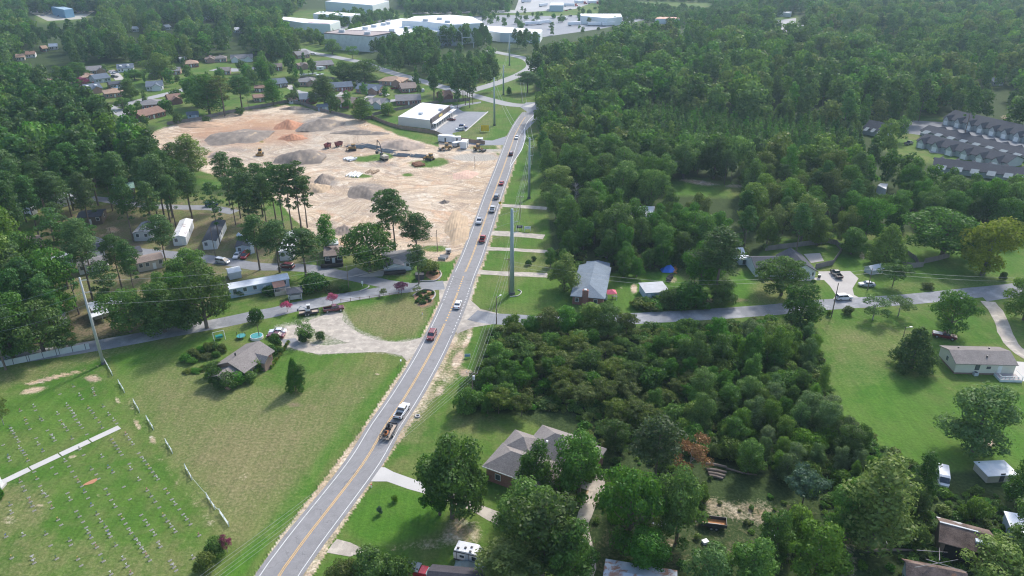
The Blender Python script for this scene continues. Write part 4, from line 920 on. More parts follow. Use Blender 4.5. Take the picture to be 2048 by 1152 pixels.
WOODS = [
 # (plot of crown centres, spacing m, (kind, leaf, weight)..., height range, label tail, group)
 ('A', [(-80, -40), (640, -40), (560, 28), (560, 60), (640, 88), (615, 104), (520, 104), (440, 112), (330, 118), (240, 126), (170, 124), (80, 148), (-80, 158)], 10, (('pine', 'pine', 4), ('broad', 'broad', 4), ('tall', 'bright', 1)), (15, 24), 'in the far wood behind the housing estate, top left', [[(50, 12), (205, 12), (200, 56), (150, 70), (75, 68), (50, 40)]]),
 ('B', [(-80, 150), (70, 160), (140, 168), (168, 205), (245, 255), (285, 266), (300, 290), (315, 315), (345, 340), (370, 352), (370, 362), (300, 368), (225, 350), (120, 400), (60, 440), (40, 520), (20, 570), (-80, 580)], 7.5, (('pine', 'pine', 8), ('broad', 'broad', 2), ('tall', 'bright', 1)), (20, 27), 'in the dense wood along the left edge', []),
 ('C', [(735, 97), (800, 74), (880, 84), (920, 95), (985, 112), (997, 130), (990, 148), (955, 160), (930, 168), (870, 172), (850, 152), (790, 128), (760, 122)], 8, (('pine', 'pine', 6), ('broad', 'broad', 2), ('young', 'pine', 1)), (14, 19), 'in the wood inside the bend of the far road', []),
 ('D', [(862, 150), (945, 150), (948, 185), (905, 190), (868, 186)], 7, (('pine', 'pine', 1),), (19, 23), 'in the pine stand above the long shop building', []),
 ('E', [(1085, 100), (1160, 72), (1290, 56), (1380, 50), (1500, 22), (1560, -40), (2130, -40), (2130, 280), (2060, 262), (1960, 238), (1900, 222), (1850, 215), (1800, 205), (1740, 232), (1560, 212), (1300, 188), (1180, 186), (1085, 178), (1080, 150), (1068, 135), (1068, 112)], 12.5, (('broad', 'broad', 5), ('broad', 'bright', 1), ('pine', 'pine', 5), ('broad', 'olive', .8), ('oak', 'bright', 1), ('tall', 'broad', 3)), (12, 25), 'in the great wood filling the top right', [[(1532, 30), (1610, 12), (1630, 60), (1540, 66)], [(1740, 70), (1830, 68), (1850, 88), (1760, 92)], [(1960, 150), (1990, 160), (1995, 185), (1960, 170)]]),
 ('F', [(1290, 203), (1560, 222), (1740, 240), (1775, 262), (1740, 285), (1500, 286), (1390, 282), (1310, 262), (1240, 225)], 4.6, (('young', 'broad', 7), ('young', 'pine', 4), ('tall', 'bright', .4)), (8, 11), 'in the young plantation on the right', []),
 ('G', [(1080, 178), (1190, 184), (1240, 200), (1250, 232), (1310, 268), (1390, 286), (1500, 292), (1740, 290), (1760, 250), (1800, 232), (1840, 262), (1850, 300), (1950, 322), (2130, 352), (2130, 420), (2010, 425), (1960, 420), (1930, 408), (1840, 410), (1790, 438), (1690, 446), (1550, 464), (1520, 478), (1440, 470), (1330, 470), (1210, 505), (1150, 500), (1100, 470), (1100, 420), (1130, 345), (1085, 320), (1082, 250)], 8.6, (('broad', 'broad', 6), ('oak', 'broad', 2), ('pine', 'pine', 3), ('tall', 'broad', 1), ('broad', 'olive', 1), ('broad', 'bright', .8)), (10, 19), 'in the wood right of the main road', [[(1305, 350), (1400, 334), (1490, 344), (1490, 396), (1420, 404), (1320, 396)], [(1920, 420), (1990, 422), (1960, 440)], [(1865, 275), (1990, 290), (1985, 325), (1860, 312)]]),
 ('H', [(1100, 490), (1160, 505), (1220, 500), (1330, 470), (1440, 475), (1480, 490), (1460, 510), (1380, 535), (1310, 525), (1220, 525), (1130, 520), (1095, 505)], 6.5, (('broad', 'broad', 3), ('bush', 'broad', 4)), (6, 10), 'in the shady undergrowth behind the back garden', []),
 ('K', [(1005, 650), (1060, 640), (1120, 645), (1180, 632), (1240, 650), (1330, 655), (1440, 648), (1560, 640), (1620, 650), (1650, 730), (1665, 800), (1700, 850), (1750, 890), (1790, 925), (1840, 938), (1850, 960), (1800, 985), (1700, 980), (1640, 960), (1560, 930), (1480, 900), (1430, 900), (1380, 890), (1330, 860), (1280, 860), (1240, 880), (1200, 860), (1220, 820), (1170, 790), (1060, 800), (1000, 805), (950, 805), (925, 790), (975, 730), (990, 690)], 4.4, (('mimosa', 'olive', 2), ('mimosa', 'broad', 3), ('bush', 'broad', 5), ('broad', 'broad', 5), ('bush', 'bright', 4), ('broad', 'bright', 2), ('tall', 'bright', 1), ('broad', 'pale', 1)), (4.5, 9.5), 'in the overgrown lot', [[(1060, 770), (1200, 790), (1215, 850), (1120, 850), (1040, 830)]]),
 ('L', [(1640, 960), (1720, 985), (1840, 985), (1860, 1000), (1960, 990), (2060, 1000), (2060, 1060), (1980, 1020), (1880, 1020), (1860, 1070), (1790, 1080), (1700, 1060), (1640, 1020), (1600, 985)], 5.2, (('bush', 'bright', 4), ('bush', 'broad', 4), ('broad', 'broad', 2)), (3.5, 7), 'in the tangle around the ruined barn', []),
 ('M', [(1130, 870), (1220, 870), (1290, 880), (1340, 900), (1330, 930), (1290, 960), (1230, 950), (1190, 930), (1140, 900)], 5.0, (('bush', 'bright', 2), ('bush', 'broad', 3), ('broad', 'broad', 4)), (4, 11), 'in the bushes behind the brick house', []),
 ('N', [(-80, 450), (20, 560), (60, 480), (120, 400), (230, 350), (380, 345), (470, 330), (520, 350), (520, 400), (500, 440), (430, 470), (300, 510), (200, 560), (130, 600), (-80, 660)], 8.2, (('pine', 'pine', 7), ('thinpine', 'pine', 4), ('broad', 'broad', 1)), (18, 26), 'scattered among the mobile homes', []),
 ('Q', [(-80, 560), (60, 540), (160, 540), (250, 520), (300, 500), (380, 520), (400, 560), (300, 600), (200, 600), (120, 610), (-80, 640)], 9.5, (('pine', 'pine', 6), ('broad', 'broad', 3), ('oak', 'broad', 2)), (13, 22), 'between the park road and the grey fence', []),
 ('R', [(640, 30), (700, 22), (800, 22), (760, 34), (720, 40), (640, 44)], 9, (('broad', 'broad', 3),), (8, 12), 'between the white warehouses', []),
 ('S', [(560, 60), (640, 60), (690, 55), (740, 42), (770, 50), (700, 68), (640, 80), (600, 76)], 10, (('broad', 'bright', 3), ('broad', 'broad', 2)), (8, 12), 'left of the big white factory', [[(640, 50), (700, 50), (700, 70), (640, 70)]]),
 ('U', [(800, 72), (870, 64), (1000, 60), (1070, 72), (1078, 88), (1000, 84), (930, 84), (880, 82)], 8.5, (('pine', 'pine', 5), ('broad', 'broad', 2)), (13, 20), 'in the belt below the big white factory', [[(850, 70), (940, 78), (960, 98), (870, 88)]]),
 ('V', [(800, -40), (1030, -40), (1020, 10), (960, 16), (800, 10)], 10, (('broad', 'broad', 3), ('pine', 'pine', 1)), (12, 18), 'behind the factory car park', []),
 ('W', [(1200, -10), (1430, -10), (1560, -40), (1500, 22), (1380, 48), (1290, 30), (1200, 26)], 8, (('broad', 'broad', 3), ('bush', 'broad', 2)), (6, 11), 'on the open ground beyond the truck yard', [[(1240, -5), (1420, 0), (1440, 16), (1300, 12)]]),
 ('X', [(560, 118), (640, 120), (640, 145), (560, 160), (470, 140), (480, 118), (520, 112)], 10, (('broad', 'broad', 4), ('tall', 'broad', 2)), (13, 18), 'around the upper estate houses', [[(590, 100), (640, 100), (630, 150), (585, 150)]]),
 ('Z', [(170, 130), (640, 108), (640, 150), (900, 180), (930, 200), (800, 212), (740, 226), (640, 212), (560, 196), (330, 240), (240, 235), (165, 200)], 19, (('broad', 'broad', 5), ('tall', 'broad', 2), ('bush', 'broad', 2), ('pine', 'pine', 1)), (6, 13), 'in the gardens of the housing estate', []),
 ('I', [(700, 30), (800, 20), (1040, 22), (1060, 60), (900, 30), (760, 52), (560, 66), (560, 40)], 24, (('broad', 'broad', 5), ('bush', 'broad', 2)), (6, 11), 'in the planting of the industrial estate', []),
 ('J', [(1040, 10), (1200, 8), (1300, 24), (1300, 60), (1100, 76), (1040, 50)], 26, (('broad', 'broad', 5), ('bush', 'broad', 2)), (6, 11), 'in the planting of the truck yard', []),
 ('O', [(1190, 900), (1430, 960), (1620, 1000), (1640, 1100), (1500, 1150), (1300, 1120), (1200, 1060)], 8.5, (('bush', 'broad', 5), ('bush', 'bright', 2), ('broad', 'broad', 4)), (2, 9), 'in the shady yard at the bottom', [[(1390, 1010), (1470, 1010), (1470, 1070), (1390, 1070)]]),
 ('Y', [(60, 180), (110, 175), (150, 190), (170, 210), (120, 200)], 10, (('broad', 'broad', 4),), (12, 16), 'at the left end of the estate', []),
]
CAND = []
ZONES = {'B': [(60, 230, 'at the top of the dense left wood'), (250, 300, 'at the right edge of the dense left wood'), (60, 330, 'in the middle of the dense left wood'), (20, 500, 'at the bottom of the dense left wood'), (330, 330, 'in the left wood next to the sand')],
 'K': [(990, 700, 'in the overgrown lot beside the main road'), (1150, 670, 'in the overgrown lot near the side road'), (1450, 670, 'in the overgrown lot below the right side road'), (1590, 720, 'in the lot at the top of the right lawn'), (1100, 740, 'in the overgrown lot above the brick house'), (1300, 740, 'in the heart of the overgrown lot'), (1480, 780, 'in the right half of the overgrown lot'), (1660, 870, 'in the overgrown lot along the lower right lawn'), (1350, 850, 'in the overgrown lot above the rust brown tree'), (1560, 900, 'in the overgrown lot above the blue-green tree')],
 'G': [(1110, 240, 'in the wood at the top of the main road'), (1120, 350, 'in the wood behind the yellow-topped tree'), (1150, 460, 'in the wood facing the driveway lawns'), (1260, 320, 'in the wood between plantation and main road'), (1300, 440, 'in the wood below the small clearing'), (1560, 330, 'in the wood right of the small clearing'), (1580, 430, 'in the wood above the fenced back garden'), (1780, 280, 'in the wood left of the townhouses'), (1780, 400, 'in the wood above the cone shaped tree'), (1990, 370, 'in the wood in front of the townhouses')],
 'N': [(80, 480, 'among the leftmost mobile homes'), (200, 400, 'among the homes by the green roof'), (330, 420, 'among the homes in the park middle'), (450, 380, 'along the sand edge of the park'), (250, 540, 'among the homes below the park road')],
 'F': [(1330, 250, 'at the left end of the young plantation'), (1500, 260, 'in the middle of the young plantation'), (1690, 265, 'at the right end of the young plantation')],
 'C': [(790, 100, 'at the left of the far bend wood'), (950, 140, 'at the right of the far bend wood'), (870, 110, 'in the middle of the far bend wood')],
 'L': [(1700, 1020, 'in the tangle left of the ruined barn'), (1950, 1010, 'in the tangle above the ruined barn')]}
def zone(code, x, y, tail):
    if code not in ZONES: return tail
    return min(ZONES[code], key=lambda q: (q[0] - x) ** 2 + 2 * (q[1] - y) ** 2)[2]
def grow_woods():
    for code, poly, sp, mix, (h0, h1), tail, holes in WOODS:
        pts = [G(x, y, (h0 + h1) * .33) for x, y in poly]; xs = [p[0] for p in pts]; ys = [p[1] for p in pts]
        gx_, gy_ = np.meshgrid(np.arange(min(xs), max(xs), sp), np.arange(min(ys), max(ys), sp * .9))
        gx_ = gx_ + (np.arange(gx_.shape[0]) % 2)[:, None] * sp / 2
        gx_ = (gx_ + RNG.uniform(-.34, .34, gx_.shape) * sp).ravel(); gy_ = (gy_ + RNG.uniform(-.34, .34, gy_.shape) * sp).ravel()
        ok = inpoly(gx_, gy_, pts)
        for hpoly in holes: ok &= ~inpoly(gx_, gy_, [G(x, y, (h0 + h1) * .25) for x, y in hpoly])
        tw = sum(q[2] for q in mix)
        for X, Y in zip(gx_[ok], gy_[ok]):
            # kinds grow in patches
            u = (.5 + .5 * math.sin(X * .045 + 2 * math.sin(Y * .03) + ord(code)) * .9 + random.uniform(-.35, .35)); u = min(max(u, 0), .999) * tw
            for kd, lf, q in mix:
                u -= q
                if u < 0: break
            h = random.uniform(h0, h1) * (1 if code != 'K' or random.random() < .8 else 1.35); 
            if kd in ('bush', 'mimosa'): h = min(h, random.uniform(2.8, 7.5))
            rw = {'pine': .43 if code in 'BNQ' else .37, 'thinpine': .34, 'broad': .82 if code in 'EA' else .72, 'oak': .95, 'tall': .42, 'young': .42, 'bush': 1.15, 'mimosa': 1.2, 'airy': .7}[kd] * h * random.uniform(.85, 1.2)
            rw = min(rw, sp * 1.75); sx, sy = P(X, Y, h)
            if sx < -60 or sx > 2108 or sy > 1180: continue
            if not proj_keep(X, Y, h, rw, code): continue
            CAND.append((math.hypot(X, Y), X, Y, h, rw, kd, lf, tail, code))
    CAND.sort(key=lambda c: c[0])
    cnt = {}; far = []; gnames = {'pine': 'pines', 'broadleaf': 'broadleaf trees'}
    for d, X, Y, h, rw, kd, lf, tail, code in CAND:
        fam = 'pine' if kd in ('pine', 'thinpine') else 'young' if kd == 'young' else 'shrub' if kd in ('bush', 'mimosa') else 'leaf'
        lim = {'pine': 260, 'young': 290, 'shrub': 220, 'leaf': 250}[fam]
        if cnt.get(fam, 0) >= lim: far.append((X, Y, h, rw, kd, lf)); continue
        cnt[fam] = cnt.get(fam, 0) + 1
        nm = {'pine': 'pine', 'thinpine': 'slim pine', 'young': 'young conical pine', 'bush': 'leafy bush', 'mimosa': 'low flat-crowned tree', 'broad': 'rounded broadleaf tree', 'oak': 'wide spreading broadleaf tree', 'tall': 'narrow upright broadleaf tree', 'airy': 'open crowned tree'}[kd]
        sx_, sy_ = P(X, Y, h * .6)
        col = {'pine': 'dark green', 'broad': 'mid green', 'bright': 'light green', 'olive': 'olive green', 'pale': 'pale', 'cedar': 'dark'}[lf]
        plant(NAMES[kd], f'{col} {nm} {zone(code, sx_, sy_, tail)}', X, Y, h, rw, kd, lf, random.randint(0, 2), f'{col} {nm.replace("bush","bushe")}s {zone(code, sx_, sy_, tail)}', hi=d < 330, cat='bush' if kd == 'bush' else 'tree')
    return far
def far_wood(name, pts, label, cat='wood'):
    """the trees beyond those built one by one, as one mass"""
    keys = sorted({(p[4], p[5]) for p in pts}); pc = bpy.data.collections.new('wood_models'); order = []
    for kd, lf in keys:
        for v in (0, 1):
            c, t, ph, pw = get_proto(kd, lf, v, False)
            o_ = bpy.data.objects.new('wood_model_%02d' % len(order), c); pc.objects.link(o_); order.append((kd, lf, v, ph, pw))
    vs = []; sc = []; rz = []; ix = []
    for X, Y, h, rw, kd, lf in pts:
        v = random.randint(0, 1); i = [q[:3] for q in order].index((kd, lf, v)); ph, pw = order[i][3:]
        vs.append((X, Y, 0)); sc.append((rw / pw, rw / pw, h / ph)); rz.append((0, 0, random.uniform(0, 6.28))); ix.append(i)
    me = bpy.data.meshes.new(name); me.from_pydata(vs, [], [])
    a = me.attributes.new('tree_scale', 'FLOAT_VECTOR', 'POINT'); a.data.foreach_set('vector', np.array(sc).ravel())
    a = me.attributes.new('tree_turn', 'FLOAT_VECTOR', 'POINT'); a.data.foreach_set('vector', np.array(rz).ravel())
    a = me.attributes.new('tree_kind', 'INT', 'POINT'); a.data.foreach_set('value', ix)
    o_ = link(bpy.data.objects.new(name, me)); o_['kind'] = 'stuff'; tag(o_, label, cat)
    ng = bpy.data.node_groups.new('plant_wood', 'GeometryNodeTree'); ng.interface.new_socket('Geometry', in_out='INPUT', socket_type='NodeSocketGeometry'); ng.interface.new_socket('Geometry', in_out='OUTPUT', socket_type='NodeSocketGeometry')
    gi = ng.nodes.new('NodeGroupInput'); go = ng.nodes.new('NodeGroupOutput'); ci = ng.nodes.new('GeometryNodeCollectionInfo'); ci.inputs[0].default_value = pc; ci.inputs[1].default_value = True; ci.inputs[2].default_value = True
    ip = ng.nodes.new('GeometryNodeInstanceOnPoints'); mp = ng.nodes.new('GeometryNodeMeshToPoints')
    def att(nm, ty):
        q = ng.nodes.new('GeometryNodeInputNamedAttribute'); q.data_type = ty; q.inputs[0].default_value = nm; return q.outputs[0]
    ng.links.new(gi.outputs[0], mp.inputs['Mesh']); ng.links.new(mp.outputs[0], ip.inputs['Points']); ng.links.new(ci.outputs[0], ip.inputs['Instance'])
    ip.inputs['Pick Instance'].default_value = True
    ng.links.new(att('tree_kind', 'INT'), ip.inputs['Instance Index']); ng.links.new(att('tree_turn', 'FLOAT_VECTOR'), ip.inputs['Rotation']); ng.links.new(att('tree_scale', 'FLOAT_VECTOR'), ip.inputs['Scale'])
    ng.links.new(ip.outputs[0], go.inputs[0]); md = o_.modifiers.new('wood', 'NODES'); md.node_group = ng
    return o_
# ------------------------------------------------------------------ BUILDINGS
GL = glass(); WT = mat('white_trim', (.75, .75, .73), .6, .05)
WIN = glass('window_glass', (.06, .07, .08))
def gable(W, R, x0, x1, y0, y1, z0, h, rh, axis='x', ov=.45, fnd=0):
    """walls with gable ends into W, roof slabs into R; ridge along axis"""
    if axis == 'x':
        ym = (y0 + y1) / 2
        W.add([(x0, y0, z0), (x1, y0, z0), (x1, y1, z0), (x0, y1, z0), (x0, y0, h), (x1, y0, h), (x1, y1, h), (x0, y1, h), (x0, ym, h + rh - .02), (x1, ym, h + rh - .02)],
              [(0, 1, 5, 4), (2, 3, 7, 6), (1, 2, 6, 9, 5), (3, 0, 4, 8, 7)])
        s = rh / ((y1 - y0) / 2); dz = -ov * s; a, b_ = x0 - ov, x1 + ov; t = .16
        for ya, sg in ((y0 - ov, 1), (y1 + ov, -1)):
            vs = [(a, ya, h + dz), (b_, ya, h + dz), (b_, ym, h + rh), (a, ym, h + rh)]
            vs += [(x, y, z + t) for x, y, z in vs]
            f = [(0, 3, 2, 1), (4, 5, 6, 7), (0, 1, 5, 4), (1, 2, 6, 5), (3, 0, 4, 7)]
            R.add(vs, f if sg > 0 else [q[::-1] for q in f])
    else:
        xm = (x0 + x1) / 2
        W.add([(x0, y0, z0), (x1, y0, z0), (x1, y1, z0), (x0, y1, z0), (x0, y0, h), (x1, y0, h), (x1, y1, h), (x0, y1, h), (xm, y0, h + rh - .02), (xm, y1, h + rh - .02)],
              [(1, 2, 6, 5), (3, 0, 4, 7), (0, 1, 5, 8, 4), (2, 3, 7, 9, 6)])
        s = rh / ((x1 - x0) / 2); dz = -ov * s; a, b_ = y0 - ov, y1 + ov; t = .16
        for xa, sg in ((x0 - ov, -1), (x1 + ov, 1)):
            vs = [(xa, a, h + dz), (xa, b_, h + dz), (xm, b_, h + rh), (xm, a, h + rh)]; vs += [(x, y, z + t) for x, y, z in vs]
            f = [(0, 3, 2, 1), (4, 5, 6, 7), (0, 1, 5, 4), (1, 2, 6, 5), (3, 0, 4, 7)]
            R.add(vs, f if sg > 0 else [q[::-1] for q in f])
def hip(W, R, x0, x1, y0, y1, z0, h, rh, ov=.5, axis='x', ends=(1, 1)):
    if W is not None: W.add([(x0, y0, z0), (x1, y0, z0), (x1, y1, z0), (x0, y1, z0), (x0, y0, h), (x1, y0, h), (x1, y1, h), (x0, y1, h)], [(0, 1, 5, 4), (1, 2, 6, 5), (2, 3, 7, 6), (3, 0, 4, 7)])
    a, b_, c, d = x0 - ov, x1 + ov, y0 - ov, y1 + ov; z = h - .05; t = .18
    if axis == 'x':
        k = (d - c) / 2; ym = (c + d) / 2; r0 = (a + (k if ends[0] else 0), ym, h + rh); r1 = (b_ - (k if ends[1] else 0), ym, h + rh)
    else:
        k = (b_ - a) / 2; xm = (a + b_) / 2; r0 = (xm, c + (k if ends[0] else 0), h + rh); r1 = (xm, d - (k if ends[1] else 0), h + rh)
    vs = [(a, c, z), (b_, c, z), (b_, d, z), (a, d, z), (a, c, z + t), (b_, c, z + t), (b_, d, z + t), (a, d, z + t), r0, r1]
    fs = [(0, 3, 2, 1), (0, 1, 5, 4), (1, 2, 6, 5), (2, 3, 7, 6), (3, 0, 4, 7)]
    fs += [(4, 5, 9, 8), (5, 6, 9), (6, 7, 8, 9), (7, 4, 8)] if axis == 'x' else [(4, 5, 8), (5, 6, 9, 8), (6, 7, 9), (7, 4, 8, 9)]
    R.add(vs, fs)
def window(t, x, z, w_, h, y=0., side='f', x1=0., trim=WT, sub=True):
    """side f: front wall at y; r/l: side walls at x1 (x then means the position along y)"""
    fr = t.p('window', trim)
    d = .05
    if side == 'f':
        fr.box(x - w_ / 2 - .1, x + w_ / 2 + .1, y - d, y + .02, z - .1, z + h + .1)
        if sub: t.p('pane', WIN, fr).box(x - w_ / 2, x + w_ / 2, y - d - .02, y - d + .01, z, z + h)
        else: fr.box(x - .03, x + .03, y - d - .02, y - d, z, z + h)
    else:
        sg = 1 if side == 'r' else -1
        a, b_ = sorted((x1 - sg * .02, x1 + sg * d)); fr.box(a, b_, x - w_ / 2 - .1, x + w_ / 2 + .1, z - .1, z + h + .1)
        if sub:
            a, b_ = sorted((x1 + sg * (d - .01), x1 + sg * (d + .02))); t.p('pane', WIN, fr).box(a, b_, x - w_ / 2, x + w_ / 2, z, z + h)
def door(t, x, y=0., w_=.95, h=2.05, z=.15, m_=None):
    t.p('door', m_ or WT).box(x - w_ / 2, x + w_ / 2, y - .05, y + .02, z, z + h)
def frame_of(A, B):
    a = Vector(G(*A)); b_ = Vector(G(*B)); return (a + b_) / 2, (b_ - a).length, math.atan2(b_.y - a.y, b_.x - a.x)
def keep_rect(loc, rz, x0, x1, y0, y1):
    c, s = math.cos(rz), math.sin(rz); n = max(1, int(max(x1 - x0, y1 - y0) / 4)); r = min(x1 - x0, y1 - y0) / 2 + 1
    if x1 - x0 > y1 - y0: pts = [(x0 + (x1 - x0) * (i + .5) / n, (y0 + y1) / 2) for i in range(n)]
    else: pts = [((x0 + x1) / 2, y0 + (y1 - y0) * (i + .5) / n) for i in range(n)]
    for x, y in pts: KEEP.append((loc[0] + x * c - y * s, loc[1] + x * s + y * c, r))
W_WHITE = mat('white_siding', (.7, .71, .72), .6, .07, 1); W_CREAM = mat('cream_siding', (.62, .59, .5), .65, .06, 1)
W_BLUE = mat('pale_blue_siding', (.42, .5, .58), .6, .06, 1); W_GREY = mat('grey_siding', (.45, .48, .5), .7, .08, 1); W_BRICK = brick('red_brick', (.26, .10, .075)); W_TANB = brick('tan_brick', (.42, .25, .19))
W_TAN = mat('tan_siding', (.5, .44, .36), .7, .07, 1); W_BROWN = mat('brown_boards', (.16, .12, .09), .8, .15, 1); W_BLACK = mat('dark_stained_timber', (.045, .035, .035), .8, .15, 1)
R_GREY = shingle('grey_shingles', (.235, .225, .225)); R_BROWN = shingle('brown_shingles', (.27, .215, .185)); R_TAUPE = shingle('taupe_shingles', (.24, .215, .2)); R_DARK = shingle('dark_shingles', (.085, .09, .105))
R_SLATE = shingle('slate_blue_shingles', (.2, .24, .28)); R_BLUE = shingle('blue_grey_shingles', (.14, .17, .21)); R_RED = shingle('red_brown_shingles', (.27, .17, .13)); R_TANR = shingle('orange_tan_shingles', (.42, .29, .21)); R_CHAR = shingle('charcoal_shingles', (.075, .07, .08))
R_WMET = metalroof('white_metal_roof', (.8, .82, .84)); R_GMET = metalroof('green_metal_roof', (.25, .4, .34)); R_PMET = metalroof('pale_grey_metal_roof', (.52, .55, .58)); R_TIN = metalroof('weathered_tin_roof', (.45, .5, .56), (.3, .17, .12), 1.5, .5)
R_RUST = mat('rusted_tin_roof', (.17, .125, .105), .9, .45, 1.2, bmp=.9, dirt=((.55, .55, .55), .25, .6), spec=.15); R_RUST2 = mat('brown_rusted_roof', (.19, .14, .12), .9, .45, 1.5, bmp=.9, spec=.15, dirt=((.3, .15, .09), .3, .58))
R_FLATW = mat('white_membrane_roof', (.8, .8, .8), .8, .04, .1); R_FLATB = mat('brown_gravel_roof', (.36, .3, .28), .9, .08, .2)
DARKM = mat('dark_metal', (.05, .05, .055), .5, .1); LATT = mat('white_lattice', (.6, .65, .65), .7, .08, 2)
def simple_house(label, A, B, depth, h=2.7, roof='gable', rh=1.6, wall=W_WHITE, rf=R_GREY, axis='x', wins=3, small=False, name='house', cat='house', wing=None, chim=None, group=None, dr=True, ov=.45, keep=True, wz=.95, ww=1.0, wh=1.2):
    loc, Ln, rz = frame_of(A, B)
    t = T(name, label, cat, (loc.x, loc.y, 0), rz, group, small); W = t.p('wall', wall); R = t.p('roof', rf); x0, x1 = -Ln / 2, Ln / 2
    if roof == 'gable': gable(W, R, x0, x1, 0, depth, -.1, h, rh, axis, ov)
    elif roof == 'hip': hip(W, R, x0, x1, 0, depth, -.1, h, rh, ov, axis if axis else ('x' if Ln > depth else 'y'))
    elif roof == 'flat':
        W.box(x0, x1, 0, depth, -.1, h); R.box(x0 + .3, x1 - .3, .3, depth - .3, h - .05, h + .02); W.box(x0, x1, 0, .3, h, h + .4); W.box(x0, x1, depth - .3, depth, h, h + .4); W.box(x0, x0 + .3, .3, depth - .3, h, h + .4); W.box(x1 - .3, x1, .3, depth - .3, h, h + .4)
    elif roof == 'shed':
        W.box(x0, x1, 0, depth, -.1, h); R.frust((x0 - ov, x1 + ov, -ov, depth + ov), (x0 - ov, x1 + ov, -ov, depth + ov), h + .02, h + .14)
    if wing:
        for (a, b_, c, d, hh, rr, ax) in wing: gable(W, R, a, b_, c, d, -.1, hh, rr, ax, ov)
    if chim:
        c = t.p('chimney', W_BRICK); c.box(chim[0] - .5, chim[0] + .5, chim[1] - .4, chim[1] + .4, 0, h + rh + chim[2]); c.box(chim[0] - .58, chim[0] + .58, chim[1] - .48, chim[1] + .48, h + rh + chim[2], h + rh + chim[2] + .15)
    if wins:
        n = wins + (1 if dr else 0)
        for i in range(n):
            x = x0 + Ln * (i + .5) / n
            if dr and i == n // 2: door(t, x)
            else: window(t, x, wz, ww, wh, 0, sub=not small)
        window(t, depth / 2, wz, ww, wh, side='l', x1=x0, sub=not small); window(t, depth / 2, wz, ww, wh, side='r', x1=x1, sub=not small)
    if keep: keep_rect(loc, rz, x0, x1, 0, depth)
    t.rect = (x0, x1, 0, depth); return t
def view(*pts):
    for q in pts: VIEW.append(q if len(q) == 3 else (*q, 4))
# --- brick house with the complicated hip roof, bottom centre
loc, Ln, rz = frame_of((973, 960), (1060, 992))
t = T('brick_house', 'red brick house with a many-faced taupe hip roof beside the main road, bottom centre', 'house', (loc.x, loc.y, 0), rz)
W = t.p('wall', W_BRICK); R = t.p('roof', R_TAUPE); RX = t.p('eave_trim', WT)
x0 = -Ln / 2
hip(W, R, x0, x0 + 13.5, 0, 7.2, -.1, 3.6, 2.5, .6); RX.box(x0 - .62, x0 + 14.1, -.66, -.6, 3.5, 3.72)
hip(W, R, x0 + .1, x0 + 7, 5.6, 12.4, -.1, 3.55, 2.4, .6); hip(W, R, x0 + 4.5, x0 + 16, 6.6, 16.5, -.1, 3.65, 3.6, .6)
hip(W, R, x0 + 12, x0 + 18.5, 9, 15.8, -.1, 3.5, 2.6, .5)
for x, z in ((2.6, 1.1), (8.4, 1.1)):
    window(t, x0 + x, z, 1.05, 1.3)
window(t, x0 + 11.3, .9, 1.6, 1.4); window(t, 3.5, 1.1, 1., 1.2, side='l', x1=x0)
v_ = t.p('roof_vent', WT); v_.box(x0 + 8.5, x0 + 8.9, 9.2, 9.6, 6.0, 6.5); v_.tube((x0 + 5, 1.8, 4.2), (x0 + 5, 1.8, 5), .08)
t.done(); keep_rect(loc, rz, x0, x0 + 17, 0, 16.5)
# --- ranch house among bushes, left
loc = Vector((-66.4, 149.8)); rz = math.radians(67)
t = T('ranch_house', 'long brown-grey roofed ranch house wrapped in bushes left of the gravel driveway', 'house', (loc.x, loc.y, 0), rz)
W = t.p('wall', W_TANB); R = t.p('roof', R_TAUPE)
gable(W, R, 4.4, 14.6, 0, 8, -.1, 2.7, 1.7, 'x', .6); gable(W, R, -.3, 3.6, .8, 6.2, -.1, 2.3, 1.2, 'x', .5); gable(W, R, 9.6, 12.2, -1.8, 4., -.1, 2.55, 1.0, 'y', .3)
window(t, 6.2, 1, 1.4, 1.2); window(t, 8.4, 1, 1., 1.2); t.p('door', mat('red_door', (.4, .07, .06), .5)).box(12.9, 13.8, -.06, .02, .1, 2.1)
t.p('roof_vent', DARKM).tube((7.5, 5, 4), (7.5, 5, 4.9), .2)
t.done(); keep_rect(loc, rz, -.3, 14.6, 0, 8)
# --- blue-grey roofed brick house with chimney
A = G(1141, 608); loc = Vector(A); B = G(1203, 613); rz = math.atan2(B[1] - A[1], B[0] - A[0]) - .02
t = T('brick_house', 'low brick house with a blue-grey hip roof and red brick chimney above the side road', 'house', (loc.x, loc.y, 0), rz)
W = t.p('wall', W_BRICK); R = t.p('roof', R_SLATE); hip(W, R, .5, 9.4, 0, 21, -.1, 2.8, 1.9, .6, 'y', (1, 0)); gable(W, R, 2.2, 9, 21.3, 25.5, -.1, 2.4, .6, 'y', .4)
c = t.p('chimney', W_BRICK); c.box(3.4, 5.1, -1.0, -.02, 0, 5.2); cc = t.p('chimney_cap', WT, c); cc.box(3.9, 4.6, -.85, -.2, 5.2, 5.5)
window(t, 1.8, 1, .9, 1.1); window(t, 7.2, 1, .9, 1.1); window(t, 6, .9, 1, 1.1, side='r', x1=9.4); window(t, 13, .9, 1, 1.1, side='r', x1=9.4); t.p('door', WT).box(9.38, 9.46, 9.2, 10.1, .1, 2.1)
o_ = t.done(); keep_rect(loc, rz, .5, 9.4, 0, 25)
# --- pale roofed shed
t = simple_house('long garden shed with a pale stained metal roof and blue-grey wall behind hedges', (1291, 602), (1336, 599), 6.5, 2.6, 'shed', .4, W_BLUE, metalroof('stained_metal_roof', (.4, .42, .45), (.3, .27, .26), 1, .62), wins=0, name='garden_shed', cat='shed', ov=.3); door(t, -2.5, m_=WT); t.done()
